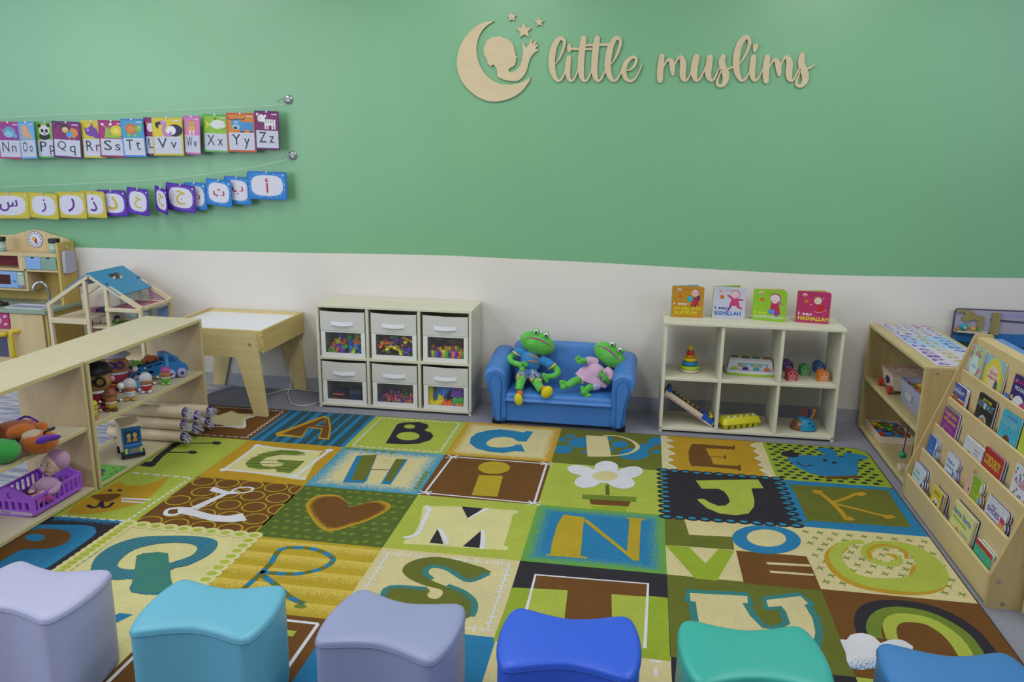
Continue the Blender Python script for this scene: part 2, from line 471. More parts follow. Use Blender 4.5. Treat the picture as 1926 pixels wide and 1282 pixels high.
def F(K, pts, m, lv=3, smooth=0, holes=()):
    o = T(K, *pts); o = sm(o, True, smooth) if smooth else o
    hs = []
    for h in holes:
        q = T(K, *h); hs.append(sm(q, True, smooth) if smooth else q)
    P.poly([o]+hs, R_[m], lv)
# --- row 1
cell(0, 0, 'brown')
for k in range(2):
    off = .03
    a, b = ((CX[0]+.02, RY[0]-off), (CX[1]-off, RY[0]-off)) if k == 0 else ((CX[1]-off, RY[0]-off), (CX[1]-off, RY[1]+off))
    P.dash(a, b, 12, .006, R_['white'], 2, .62); 
    d = (Vector(b)-Vector(a))/12; nn = Vector((-d.y, d.x)).normalized()*.012
    for i in range(12):
        p = Vector(a)+d*(i+.9); P.stroke([tuple(p-nn), tuple(p+nn)], .005, R_['white'], 2)
P.dash((CX[0]+.02, RY[1]+.03), (CX[1]-.03, RY[1]+.03), 12, .006, R_['white'], 2, .62)
# cream arrow / star
F(K0, [(290, 1195), (345, 1190), (470, 1145), (540, 1172), (700, 1172), (690, 1195), (600, 1225), (560, 1290), (400, 1282), (290, 1262), (180, 1300), (100, 1250)], 'cream', 2)
S(K0, [(690, 1196), (600, 1225), (570, 1290), (400, 1284)], .009, 'white', 3)
F(K1, [(1400, 100), (1460, 92), (1550, 42), (1610, 68), (1720, 70), (1725, 80), (1640, 100), (1635, 158), (1540, 152), (1420, 120)], 'cream', 2)
S(K1, [(1640, 100), (1634, 158), (1540, 152), (1400, 150)], .010, 'white', 3)
# A : blue stripes
cell(1, 0, 'blue')
x = CX[1]+.02
while x < CX[2]-.03:
    w = rnd.choice([.022, .034, .045]); P.rect(x, min(x+w, CX[2]), RY[1], RY[0]-ins, R_['dstripe'], 2); x += w+rnd.choice([.016, .026, .032])
F(K2, [(145, 205), (150, 225), (332, 238), (380, 165), (470, 180), (445, 245), (525, 252), (538, 170), (525, 95), (490, 82), (430, 100), (300, 150)], 'gold', 3, holes=[[(430, 138), (492, 110), (490, 155), (430, 152)]])
F(K2, [(190, 210), (325, 228), (380, 158), (480, 172), (458, 235), (512, 242), (526, 170), (512, 102), (480, 96), (420, 122), (300, 165)], 'brown', 4, holes=[[(425, 145), (500, 108), (488, 158), (428, 155)]])
# B : lime with dashes, charcoal B
cell(2, 0, 'lime')
i_ = .035
q = [(CX[2]+i_, RY[0]-.03), (CX[3]-i_, RY[0]-.03), (CX[3]-i_, RY[1]+.025), (CX[2]+i_, RY[1]+.025)]
for a, b in zip(q, q[1:]+q[:1]): P.dash(a, b, 14, .010, R_['white'], 2, .62)
F(K2, [(925, 278), (1008, 140), (1060, 128), (1160, 126), (1222, 142), (1230, 162), (1200, 185), (1245, 200), (1265, 225), (1240, 255), (1160, 280), (1060, 285)], 'char', 3, 0,
  holes=[ell2(1095, 158, 40, 15, 16)[::-1], ell2(1085, 226, 82, 30, 20)[::-1]])
# C
cell(3, 0, 'cream'); border(3, 0, .075, 's_gold', 2, 1.05, 0)
F(K3, [(690, 195), (640, 265), (580, 262), (540, 238), (480, 230), (410, 238), (365, 262), (355, 285), (380, 300), (440, 308), (500, 305), (560, 295), (560, 286), (605, 286), (632, 338), (570, 332), (480, 345), (380, 338), (290, 315), (240, 278), (245, 240), (290, 205), (370, 185), (460, 178), (560, 190), (620, 200), (640, 190)], 'blue', 3)
# D
cell(4, 0, 'olive')
for X, Y, a, b in ((955, 226, 32, 12), (895, 250, 30, 14), (900, 320, 70, 30), (1020, 272, 82, 36), (1060, 342, 22, 10), (1305, 285, 60, 24), (1235, 245, 15, 14), (1240, 320, 22, 14), (1405, 352, 110, 42), (1490, 300, 55, 22), (1565, 338, 35, 13), (1560, 262, 58, 28)):
    pts = [p for p in T(K3, *ell2(X, Y, a, b, 20))]; pts = [(min(max(u, CX[4]), CX[5]), v) for u, v in pts]
    P.poly(pts, R_['blue'], 2)
F(K3, [(1063, 220), (1215, 228), (1242, 358), (1235, 372), (1075, 372)], 'cream', 3)
S(K3, [(1190, 222), (1290, 226), (1380, 255), (1430, 298), (1400, 335), (1330, 358), (1230, 368)], [.012, .014, .017, .024, .018, .014, .010], 'cream', 4)
# E : gold with zigzags
cell(5, 0, 'gold')
for side in (0, 1):
    K = K4
    zl = [(215, 150), (178, 158), (245, 182), (183, 192), (250, 225), (190, 235), (258, 272), (195, 285), (245, 318), (192, 330), (265, 370), (235, 382)] if side == 0 else \
         [(828, 195), (785, 212), (840, 238), (808, 252), (860, 285), (815, 300), (880, 335), (835, 345), (895, 372), (850, 382), (920, 420), (870, 418)]
    z = T(K, *zl)
    edge = [(CX[5], RY[1]), (CX[5], RY[0]-ins)] if side == 0 else [(CX[6], RY[1]), (CX[6], RY[0]-ins)]
    P.poly(z+edge, R_['cream'], 2)
    P.stroke(z, .010, R_['white'], 3)
F(K4, [(375, 202), (455, 205), (660, 222), (660, 212), (678, 215), (672, 245), (660, 240), (470, 232), (498, 288), (602, 292), (600, 280), (614, 284), (614, 308), (603, 306), (598, 296), (505, 292), (525, 345), (700, 355), (698, 345), (715, 350), (718, 390), (704, 388), (690, 380), (500, 362), (372, 355), (355, 320), (352, 250)], 'brown', 3)
# blue puppy on spotted lime
cell(6, 0, 'green')
for j in range(14):
    for i in range(12):
        X = CX[6]+.03+i*.052+(.026 if j % 2 else 0); Y = RY[0]-.03-j*.037
        if X < CX[7]-.03 and Y > RY[1]+.012 and not (X > 3.60 and Y > -.08): P.ell(X, Y, .016, .012, R_['char'], 2, n=10, rot=.3)
F(K4, [(1000, 262), (1050, 250), (1115, 272), (1105, 295), (1040, 292), (1005, 280)], 'char', 4, 3)
F(K4, [(1045, 300), (1130, 280), (1250, 285), (1300, 275), (1245, 240), (1290, 228), (1370, 245), (1390, 285), (1430, 290), (1440, 262), (1560, 280), (1602, 298), (1580, 312), (1535, 315), (1530, 370), (1520, 425), (1380, 430), (1230, 415), (1130, 375), (1070, 335)], 'blue', 3, 3)
F(K4, [(1300, 430), (1520, 422), (1552, 440), (1320, 448)], 'brown', 4)
for p in ((1303, 318), (1366, 333)): P.poly(T(K4, *ell2(*p, 19, 8, 12)), R_['char'], 4)
S(K4, [(1108, 330), (1140, 352), (1180, 358), (1208, 350)], .009, 'char', 4)
# --- row 2
cell(0, 1, 'lime')
S(K1, [(965, 405), (1020, 398), (1080, 340), (1190, 262)], .035, 'char', 3, k=4)
S(K1, [(1190, 262), (1470, 260)], .012, 'char', 3); S(K1, [(1100, 322), (1290, 322)], .012, 'char', 3)
for p in ((1450, 260), (1290, 322)): P.poly(T(K1, *ell2(*p, 32, 11, 14)), R_['char'], 4)
P.poly(T(K1, *ell2(1000, 402, 45, 18, 14)), R_['char'], 4)
# G
cell(1, 1, 'gold')
F(K1, [(1495, 432), (1720, 275), (2150, 322), (2042, 510), (1990, 505)], 'ltcream', 2)
def gq(x, y): return K2(x, y)
S(K1, [(1500, 436), (1600, 370), (1720, 276)], .014, 'white', 3); S(K1, [(1720, 276), (1900, 298), (2160, 318)], .014, 'white', 3)
S(K2, [(525, 328), (430, 400), (290, 505)], .018, 'white', 3); S(K1, [(1500, 438), (1850, 472), (2040, 500)], .016, 'white', 3)
for q_ in (K2(525, 327), K2(280, 508), K1(1500, 438), K1(1722, 278)): P.ell(*q_, .02, .02, R_['white'], 3, n=12)
def gk(x, y): return K2(x, y)
g_pts = [(360, 352), (300, 330), (180, 325), (60, 345), (-30, 385), (-70, 420), (-50, 448), (30, 462), (150, 460), (150, 480), (250, 488), (300, 450), (350, 405), (160, 392), (155, 408), (205, 418), (190, 435), (120, 448), (60, 440), (30, 415), (80, 378), (190, 355), (290, 360)]
F(K2, g_pts, 'leaf', 3)
gm = R_['leaf']
for ya in range(340, 480, 21):
    xr = {340: (80, 350), 361: (10, 360), 382: (-40, 50), 403: (-60, 345), 424: (-65, 325), 445: (-30, 300), 466: (150, 275)}[ya]
    S(K2, [(xr[0], ya-6), (xr[1], ya+2)], .004, 'char', 4, caps=False)
# H
cell(2, 1, 'cream'); border(2, 1, .11, 's_creamblue', 2, .95, .0)
for t in range(6): P.poly(T(K2, *ell2(1215-14*t, 485+22*t, 18, 9, 10)), R_['leaf'], 3)
for t in range(6): P.poly(T(K2, *ell2(660+62*t, 312+6*t, 20, 7, 10)), R_['leaf'], 3)
F(K2, [(720, 365), (865, 358), (790, 545), (765, 560), (620, 555)], 'blue', 3); F(K2, [(755, 365), (865, 358), (780, 540), (680, 540)], 'olive', 4)
F(K2, [(1000, 388), (1082, 392), (960, 570), (890, 565)], 'blue', 3); F(K2, [(1000, 388), (1062, 390), (965, 545), (915, 545)], 'olive', 4)
S(K2, [(810, 463), (950, 465)], .008, 'olive', 4, caps=False)
# i
cell(3, 1, 'brown')
c4 = T(K3, (115, 372), (785, 422), (697, 702), (-80, 628))
for a, b in zip(c4, c4[1:]+c4[:1]): P.stroke([a, b], .010, R_['white'], 2)
for a in c4:
    for s_ in (-1, 1): P.stroke([(a[0]-.028, a[1]-.02*s_), (a[0]+.028, a[1]+.02*s_)], .008, R_['white'], 3)
P.poly(T(K3, *ell2(412, 450, 113, 44, 28)), R_['mustard'], 3)
F(K3, [(305, 502), (475, 508), (435, 655), (253, 645)], 'mustard', 3)
# flower
cell(4, 1, 'lime')
F(K3, [(1100, 722), (1355, 725), (1345, 762), (1108, 750)], 'green', 2)
F(K3, [(1085, 672), (1385, 682), (1365, 725), (1100, 710)], 'brown', 3); F(K3, [(1038, 640), (1422, 658), (1420, 692), (1036, 672)], 'leaf', 4)
F(K3, [(1203, 570), (1226, 570), (1232, 645), (1203, 643)], 'dgreen', 4)
for X, Y, a, b, r in ((1208, 445, 84, 42, 0), (1030, 470, 100, 36, .15), (1375, 485, 95, 42, -.15), (1080, 545, 98, 48, -.15), (1310, 550, 102, 48, .15)):
    P.poly(T(K3, *ell2(X, Y, a, b, 24, r)), R_['white'], 5)
P.poly(T(K3, *ell2(1200, 500, 110, 60, 24)), R_['white'], 6); P.poly(T(K3, *ell2(1200, 510, 92, 35, 24)), R_['cream'], 7)
# J : scalloped charcoal
cell(5, 1, 'char')
jq = T(K4, (175, 385), (965, 445), (1100, 770), (200, 708))
P.poly(jq, R_['char'], 3)
n_ = (10, 9, 10, 10)
for e in range(4):
    a = Vector(jq[e]); b = Vector(jq[(e+1) % 4])
    for t in range(n_[e]+1):
        p = a+(b-a)*t/n_[e]; d = (b-a).normalized(); nn = Vector((d.y, -d.x))
        if e in (1, 3): P.ell(p.x, p.y, .034, .022, R_['char'], 4, n=14); P.ell(p.x, p.y, .018, .010, R_['aqua'], 5, n=12)
        else: P.ell(p.x, p.y, .030, .024, R_['char'], 4, n=14); P.ell(p.x, p.y, .016, .011, R_['aqua'], 5, n=12)
F(K4, [(402, 458), (835, 450), (875, 512), (790, 512), (810, 590), (808, 640), (770, 688), (680, 700), (570, 688), (480, 650), (425, 605), (412, 588), (460, 586), (500, 612), (560, 635), (610, 632), (640, 608), (628, 570), (600, 535), (560, 515), (445, 515)], 'lime', 5, 0)
# K
cell(6, 1, 'blue')
F(K4, [(1060, 485), (1738, 525), (1905, 785), (1180, 735), (1120, 600)], 'olive', 2)
for a, b in (((1000, 452), (1060, 485)), ((1738, 525), (1775, 508)), ((1180, 735), (1130, 760))): S(K4, [a, b], .006, 'olive', 3)
S(K4, [(1230, 530), (1270, 545), (1350, 610), (1420, 680), (1455, 725), (1490, 728)], .022, 'gold', 3); S(K4, [(1350, 612), (1450, 580), (1520, 550), (1580, 550)], .018, 'gold', 3)
S(K4, [(1385, 622), (1560, 665), (1700, 700), (1780, 712)], .018, 'gold', 3)
for p, a in (((1255, 538), 34), ((1555, 552), 34), ((1465, 722), 34), ((1745, 710), 38)): P.poly(T(K4, *ell2(*p, a, 14, 14)), R_['gold'], 4)
# --- row 3
cell(0, 2, 'lime')
F(K1, [(450, 730), (520, 660), (640, 600), (790, 520), (850, 545), (960, 540), (1060, 510), (1135, 482), (1060, 570), (960, 650), (800, 700), (620, 735), (520, 735)], 'gold', 2, 3)
F(K1, [(610, 612), (720, 600), (812, 603), (760, 640), (700, 655), (650, 640)], 'brown', 3, 3)
S(K1, [(590, 678), (620, 692), (660, 682), (680, 655)], .016, 'char', 4); S(K1, [(680, 655), (690, 690), (730, 685), (755, 662)], .016, 'char', 4)
for p in ((737, 578), (803, 577)): P.poly(T(K1, *ell2(*p, 17, 7, 12)), R_['char'], 4)
F(K1, [(812, 625), (1012, 636), (1008, 645), (812, 636)], 'white', 4); F(K1, [(812, 643), (970, 656), (965, 664), (812, 655)], 'white', 4)
q = T(K1, (880, 458), (1280, 492), (850, 782), (400, 748))
for a, b, n in ((q[0], q[1], 6), (q[1], q[2], 14), (q[2], q[3], 7)): P.dash(a, b, n, .011, R_['white'], 3, .68)
# L : circles on brown
cell(1, 2, 'brown')
for j in range(5):
    for i in range(5):
        X = CX[1]+.055+i*.116+(.058 if j % 2 else 0); Y = RY[2]-.045-j*.103
        pts = ell2(X, Y, .050, .046, 22)
        pts = [(min(max(u, CX[1]+.002), CX[2]-.002), min(max(v, RY[3]+.002), RY[2]-.002)) for u, v in pts]
        P.stroke(pts, .007, R_['mustard'], 2, closed=True)
S(K1, [(1140, 742), (1110, 735), (1125, 705), (1200, 695), (1225, 715), (1180, 738), (1140, 742)], [.018]*7, 'white', 3)
F(K1, [(1190, 690), (1280, 690), (1300, 705), (1420, 738), (1520, 748), (1625, 730), (1655, 778), (1560, 790), (1430, 785), (1310, 755), (1230, 735), (1190, 735)], 'white', 3)
F(K1, [(1275, 692), (1490, 600), (1530, 588), (1560, 590), (1480, 625), (1320, 708)], 'white', 4)
F(K1, [(1400, 580), (1432, 552), (1520, 582), (1600, 585), (1560, 602), (1480, 600)], 'white', 4)
S(K1, [(1540, 592), (1590, 562), (1660, 556), (1695, 566), (1670, 585), (1600, 595), (1540, 594)], .012, 'white', 3)
# heart
cell(2, 2, 'dgreen')
for j in range(9):
    for i in range(12):
        X = CX[2]+.03+i*.047+(.023 if j % 2 else 0)+rnd.uniform(-.006, .006); Y = RY[2]-.03-j*.054+rnd.uniform(-.006, .006)
        if X < CX[3]-.02: P.ell(X, Y, .014, .011, R_['leaf'], 2, n=8)
hp = [(500, 900), (430, 850), (370, 760), (365, 700), (420, 655), (510, 640), (590, 650), (650, 690), (668, 725), (740, 712), (830, 690), (910, 690), (960, 715), (945, 750), (880, 790), (780, 835), (680, 865), (580, 895)]
ho = sm(T(K2, *hp), True, 3); cx_ = sum(a for a, b in ho)/len(ho); cy_ = sum(b for a, b in ho)/len(ho)
hi_ = [(cx_+(a-cx_)*.80, cy_+(b-cy_)*.76) for a, b in ho]
P.poly(ho, R_['gold'], 3); P.poly(hi_, R_['brown'], 4)
P.band(ho, hi_, R_['s_brown'], 5, 1.05, .0)
# M
cell(3, 2, 'lime')
F(K3, [(-90, 722), (180, 725), (330, 735), (560, 752), (540, 800), (515, 900), (480, 1000), (510, 1010), (500, 1035), (200, 1018), (-20, 1000), (-230, 990), (-225, 965), (-170, 940), (-120, 850)], 'ltcream', 2)
for p in ((560, 765), (490, 1018)): P.poly(T(K3, *ell2(*p, 24, 14, 12)), R_['ltcream'], 2)
F(K3, [(182, 725), (335, 738), (228, 815)], 'char', 3); S(K3, [(228, 812), (280, 782), (360, 742)], [.008, .012, .018], 'white', 4, k=3)
F(K2, [(1295, 882), (1335, 992), (1235, 982)], 'char', 3); S(K2, [(1300, 880), (1335, 930), (1362, 990)], [.012, .018, .016], 'white', 4, k=3)
F(K3, [(318, 898), (312, 1020), (190, 1008)], 'char', 3); S(K3, [(330, 898), (335, 960), (325, 1020)], [.014, .018, .018], 'white', 4, k=3)
S(K2, [(1215, 725), (1235, 745), (1200, 820), (1165, 900), (1130, 930), (1065, 945)], .018, 'white', 4)
# N
cell(4, 2, 'blue'); border(4, 2, .07, 's_bluegreen', 2, 1.0, .1)
F(K3, [(905, 782), (1055, 802), (1045, 860), (1025, 1075), (1075, 1085), (1070, 1095), (780, 1072), (780, 1062), (812, 1062), (820, 990), (835, 940), (862, 850)], 'mustard', 3)
F(K3, [(1055, 815), (1075, 820), (1355, 1045), (1372, 820), (1358, 815), (1358, 802), (1480, 812), (1480, 824), (1455, 825), (1445, 1000), (1442, 1110), (1400, 1112), (1370, 1085), (1055, 835)], 'mustard', 4)
# LOVE
cell(5, 2, 'cream')
F(K4, [(185, 712), (325, 735), (355, 835), (660, 850), (670, 940), (190, 905)], 'olive', 2)
P.poly([T(K4, *ell2(895, 868, 240, 100, 36, .06)), T(K4, *ell2(895, 858, 138, 60, 30, .06))[::-1]], R_['blue'], 3)
F(K4, [(190, 905), (355, 920), (470, 1035), (560, 935), (672, 945), (550, 1155), (400, 1140)], 'green', 2)
F(K4, [(682, 945), (1172, 985), (1200, 1040), (1225, 1095), (1278, 1222), (738, 1172)], 'brown', 2)
F(K4, [(890, 1025), (1195, 1042), (1205, 1058), (905, 1042)], 'cream', 3); F(K4, [(915, 1085), (1220, 1108), (1230, 1122), (925, 1100)], 'cream', 3)
# swirl
cell(6, 2, 'cream')
for j in range(10):
    for i in range(10):
        X = CX[6]+.03+i*.056+(.028 if j % 2 else 0); Y = RY[2]-.045-j*.049
        if X < CX[7]-.02 and Y > RY[3]+.012:
            for a in (.35, 1.9): P.stroke([(X-.016*cos(a), Y-.016*sin(a)), (X+.016*cos(a), Y+.016*sin(a))], .006, R_['leaf'], 2)
sw = [(1110, 48), (1030, 62), (985, 110), (1010, 175), (1100, 235), (1240, 262), (1370, 262), (1450, 240), (1465, 190), (1430, 130), (1360, 85), (1270, 65), (1180, 68), (1140, 95), (1150, 130), (1210, 155), (1270, 160), (1300, 145), (1290, 125), (1250, 112)]
sw_w = [.030, .040, .045, .052, .065, .082, .100, .110, .105, .088, .075, .062, .05, .042, .036, .035, .034, .032, .028, .014]
S(K5, [(x-14, y+10) for x, y in sw[1:9]], [v+.012 for v in sw_w[1:9]], 'gold', 3)
S(K5, sw, sw_w, 'lime', 4)
S(K5, [(1340, 130), (1330, 95), (1260, 70), (1190, 70), (1150, 95), (1160, 130)], .016, 'gold', 5)
S(K5, [(1245, 112), (1275, 118), (1290, 135)], .012, 'gold', 5)
# --- row 4
cell(0, 3, 'char')
F(K1, [(270, 815), (560, 820), (610, 845), (600, 880), (420, 1000), (300, 1085), (0, 1110), (-300, 1100), (-300, 960), (0, 880)], 'blue', 2)
S(K1, [(270, 818), (560, 824), (608, 850), (590, 885), (420, 1005), (300, 1085)], .035, 's_bluelime', 3, A=None)
for K, a in ((K1, None),):
    ring = T(K, (350, 768), (830, 800), (600, 985), (460, 1110))
P.stroke(sm(T(K1, (350, 770), (600, 785), (830, 800)), False, 4), .05, R_['s_charblue'], 2, A=(1, 0))
P.stroke(sm(T(K1, (835, 800), (640, 965), (440, 1105)), False, 4), .05, R_['s_charblue'], 2, A=(.9, 0))
F(K1, [(-300, 980), (0, 965), (120, 885), (230, 840), (350, 836), (440, 848), (475, 880), (440, 930), (330, 965), (150, 975), (60, 1020), (-60, 1075), (-300, 1070)], 'brown', 4, 3)
P.poly(T(K1, *ell2(235, 893, 68, 24, 20)), R_['blue'], 5)
# Q : cream doily with scallops
cell(1, 3, 'ltcream')
dq = T(K1, (860, 800), (1700, 880), (1330, 1215), (400, 1120))
for e, (a, b, n) in enumerate(((dq[0], dq[1], 9), (dq[1], dq[2], 9), (dq[3], dq[0], 12))):
    a = Vector(a); b = Vector(b)
    for t in range(n+1):
        p = a+(b-a)*t/n; P.ell(p.x, p.y, .036, .030, R_['ltcream'], 6, n=14); 
        P.stroke(ell2(p.x, p.y, .034, .028, 14), .004, R_['lime'], 7, closed=True) if 0 else None
        P.ell(p.x, p.y, .019, .015, R_['lime'], 7, n=12)
qo = sm(T(K1, (605, 1120), (640, 1030), (750, 950), (920, 895), (1100, 883), (1300, 885), (1430, 905), (1458, 945), (1400, 1010), (1260, 1080), (1140, 1115), (1145, 1265), (880, 1260), (890, 1175), (790, 1178), (700, 1170), (620, 1150)), True, 3)
qi = sm(T(K1, (790, 1090), (810, 1040), (900, 975), (1060, 935), (1230, 930), (1320, 955), (1290, 1010), (1160, 1058), (1000, 1095), (870, 1108)), True, 3)
P.poly([qo, qi[::-1]], R_['teal'] if 0 else mat('rug_qtweed', '#246b86', .95, 'carpet', scale=140, bump=.35, spec=.08), 8)
F(K1, [(915, 1018), (960, 1000), (1060, 992), (1125, 1000), (1140, 1130), (1145, 1262), (882, 1262), (905, 1100)], 'teal', 9)
def stripes_in(poly, m, lv, step=.017, w=.004, ang=1.25):
    d = Vector((cos(ang), sin(ang))); n_ = Vector((-d.y, d.x)); ts = [Vector(p).dot(n_) for p in poly[0]]
    t = min(ts)+step/2
    while t < max(ts):
        xs = []
        for lp in poly:
            for i in range(len(lp)):
                a = Vector(lp[i]); b = Vector(lp[(i+1) % len(lp)]); fa, fb = a.dot(n_)-t, b.dot(n_)-t
                if (fa > 0) != (fb > 0): xs.append((a+(b-a)*(fa/(fa-fb))).dot(d))
        xs.sort()
        for i in range(0, len(xs)-1, 2):
            P.stroke([tuple(n_*t+d*xs[i]), tuple(n_*t+d*xs[i+1])], w, m, lv)
        t += step
stripes_in([qo, qi], R_['leaf'], 8.6); stripes_in([qo, qi], R_['blue'], 8.8, .0085, .0025)
stripes_in([T(K1, (915, 1018), (960, 1000), (1060, 992), (1125, 1000), (1140, 1130), (1145, 1262), (882, 1262), (905, 1100))], R_['leaf'], 9.6); 
# R on gold bands
cell(2, 3, 'mustard')
for t in range(5):
    y = RY[3]-.02-t*.098
    rug.add([RF(CX[2], y, 2*EPS), RF(CX[3], y, 2*EPS), RF(CX[3], y-.062, 2*EPS), RF(CX[2], y-.062, 2*EPS)], [(3, 2, 1, 0)], m=R_['s_goldband'], A=[.9, .9, .25, .25])
rs = sm(T(K7, (1380, 440), (1450, 380), (1530, 300), (1590, 220), (1700, 210), (1800, 225), (1880, 265), (1870, 300), (1800, 335), (1680, 358), (1560, 355), (1475, 348)), False, 6)
rl = sm(T(K7, (1475, 360), (1560, 420), (1640, 490), (1720, 528)), False, 6)
for path in (rs, rl):
    P.stroke(path, .022, R_['blue'], 4)
    for i in range(0, len(path)-3, 5): P.stroke(path[i:i+3], .022, R_['olive'], 5)
P.poly(T(K7, *ell2(1700, 542, 38, 12, 14)), R_['leaf'], 3)
# S
cell(3, 3, 'cream')
sq = [(CX[3]+.035, RY[3]-.035), (CX[4]-.035, RY[3]-.035), (CX[4]-.035, RY[4]+.035), (CX[3]+.035, RY[4]+.035)]
for a, b in zip(sq, sq[1:]+sq[:1]):
    a = Vector(a); b = Vector(b); d = (b-a).normalized(); nn = Vector((-d.y, d.x)); n = 11
    for t in range(n):
        p = a+(b-a)*(t+.5)/n
        P.stroke([tuple(p-d*.014), tuple(p+d*.014)], .006, R_['white'], 2)
        p = a+(b-a)*(t+1)/n; P.stroke([tuple(p-nn*.016), tuple(p+nn*.016)], .006, R_['white'], 2)
so = [(1048, 285), (945, 332), (900, 310), (840, 272), (790, 262), (755, 270), (738, 290), (760, 318), (820, 345), (900, 375), (955, 410), (975, 445), (965, 480), (920, 505), (840, 520), (700, 510), (560, 440), (540, 405), (575, 352), (755, 362), (748, 390), (765, 408), (800, 408), (822, 385), (810, 365), (740, 348), (670, 318), (635, 285), (645, 255), (690, 230), (770, 215), (850, 222), (950, 248)]
F(K6, so, 'olive', 3, 2)
for pts, w in (([(1030, 290), (950, 322), (905, 305), (850, 270), (790, 256), (750, 264), (736, 290), (765, 320)], .030), ([(840, 350), (910, 378), (955, 415), (965, 450), (950, 490)], .030), ([(548, 405), (580, 358), (745, 366)], .030)):
    q = sm(T(K6, *pts), False, 4); n = len(q)
    P.stroke(q, w, R_['s_olteal'], 4, A=(1, .2) if pts[0][0] != 840 else (.9, .3))
# T
cell(4, 3, 'char')
F(K6, [(1145, 357), (1600, 378), (1866, 405), (1878, 698), (1055, 605)], 'green', 2)
F(K6, [(1235, 360), (1770, 395), (1760, 640), (1150, 600)], 'lime', 3)
F(K6, [(1252, 298), (1775, 340), (1768, 400), (1605, 388), (1610, 700), (1365, 700), (1402, 370), (1238, 358)], 'brown', 4)
ts = T(K6, (1190, 540), (1252, 298), (1775, 340), (1760, 640))
P.stroke(ts, .011, R_['white'], 5)
# U
cell(5, 3, 'olive')
uo = [(258, 305), (545, 320), (548, 355), (520, 355), (560, 420), (620, 480), (700, 490), (760, 460), (740, 400), (715, 370), (650, 375), (640, 340), (810, 320), (850, 358), (830, 365), (870, 430), (885, 500), (870, 570), (780, 600), (600, 605), (420, 580), (310, 480), (295, 400), (288, 348), (262, 345)]
uq = T(K5, *uo); ucx = sum(a for a, b in uq)/len(uq); ucy = sum(b for a, b in uq)/len(uq)
P.stroke(uq, .050, R_['s_olteal'], 2, closed=True, A=(.75, .75)); P.poly(uq, R_['cream'], 3)
# rainbow
cell(6, 3, 'brown')
def arch(pts, w, m, lv): S(K5, pts, w, m, lv, caps=False)
arch([(1130, 520), (1115, 460), (1135, 400), (1200, 368), (1320, 365), (1450, 385), (1560, 430), (1660, 500), (1740, 600), (1790, 700)], [.040, .045, .050, .055, .06, .06, .06, .06, .06, .05], 'char', 3)
arch([(1190, 530), (1175, 480), (1195, 430), (1250, 400), (1330, 395), (1440, 415), (1530, 455), (1620, 520), (1690, 620), (1730, 700)], [.04, .045, .045, .05, .05, .052, .052, .055, .055, .05], 'leaf', 3)
arch([(1270, 540), (1255, 480), (1270, 445), (1310, 430), (1380, 432), (1460, 452), (1540, 500), (1600, 560), (1660, 660)], [.035, .04, .045, .05, .05, .05, .05, .05, .045], 'lime', 4)
F(K5, [(1008, 538), (1040, 540), (1060, 515), (1120, 505), (1180, 525), (1210, 555), (1250, 540), (1310, 538), (1355, 560), (1370, 590), (1250, 650), (1180, 680), (1060, 682), (1035, 600)], 'white', 5, 2)
sp = T(K5, (1045, 650), (1120, 620), (1190, 630), (1180, 684), (1062, 684)); P.poly(sp, R_['s_whiteblue'], 6, A=[.3, .2, .3, .6, .7])
# --- row 5, mostly behind the stools
cell(0, 4, 'gold'); cell(1, 4, 'ltcream'); cell(2, 4, 'brown'); cell(3, 4, 'blue'); cell(4, 4, 'cream'); cell(5, 4, 'char'); cell(6, 4, 'lime')
vq = [(CX[2]+.02, RY[4]-.03), (CX[3]-.04, RY[4]-.03), (CX[3]-.04, RY[5]+.06), (CX[2]+.02, RY[5]+.06)]
for a, b in zip(vq, vq[1:]+vq[:1]): P.stroke([a, b], .012, R_['white'], 2)
P.poly([(CX[2]+.07, RY[4]-.08), (CX[2]+.19, RY[4]-.08), (CX[2]+.19, RY[4]-.11), (CX[2]+.16, RY[4]-.11), (CX[2]+.26, RY[4]-.36), (CX[3]-.19, RY[4]-.11), (CX[3]-.22, RY[4]-.11), (CX[3]-.22, RY[4]-.08), (CX[3]-.09, RY[4]-.08), (CX[3]-.09, RY[4]-.11), (CX[3]-.12, RY[4]-.11), (CX[3]-.22, RY[4]-.42), (CX[2]+.22, RY[4]-.42), (CX[2]+.1, RY[4]-.11), (CX[2]+.07, RY[4]-.11)], R_['lime'], 3)
P.text('W', CX[3]+.09, RY[4]-.42, .33, R_['gold'], 3, w=.36)
for t in range(7): P.stroke([(CX[4]+.05+t*.07, RY[4]-.03), (CX[4]+.085+t*.07, RY[4]-.03)], .01, R_['white'], 2)
for t in range(6): P.stroke([(CX[5]-.045, RY[4]-.06-t*.07), (CX[5]-.045, RY[4]-.10-t*.07)], .01, R_['white'], 2)
P.text('X', CX[4]+.1, RY[4]-.42, .33, R_['brown'], 3, w=.3); P.text('Y', CX[5]+.1, RY[4]-.42, .33, R_['aqua'], 3, w=.3); P.text('Z', CX[6]+.1, RY[4]-.42, .33, R_['char'], 3, w=.3)
P.text('V', CX[1]+.1, RY[4]-.42, .33, R_['blue'], 3, w=.3)
tag(rug.build('alphabet_rug'), 'large alphabet rug of coloured letter and picture squares on the grey carpet', 'rug')

# grey woven rug on the far left under the play kitchen
gr = MB(mat('grey_rug', '#b4b5be', .95, 'streak', col2='#82879c', scale=26, bump=.5, spec=.08))
gr.use(MATS['grey_rug'])
c0 = onZ(445, 722, .01); c1 = onZ(396, 752, .01)
gr.prism(Fr((0, 0, 0)), [(-2.6, -3.2), (-.16, -3.2), (-.16, c1.y-.14), (c0.x, c0.y), (c0.x-.2, .395), (-2.6, .38)], 0, .009)
tag(gr.build('woven_rug'), 'grey and white streaked woven rug under the play kitchen and doll house', 'rug')
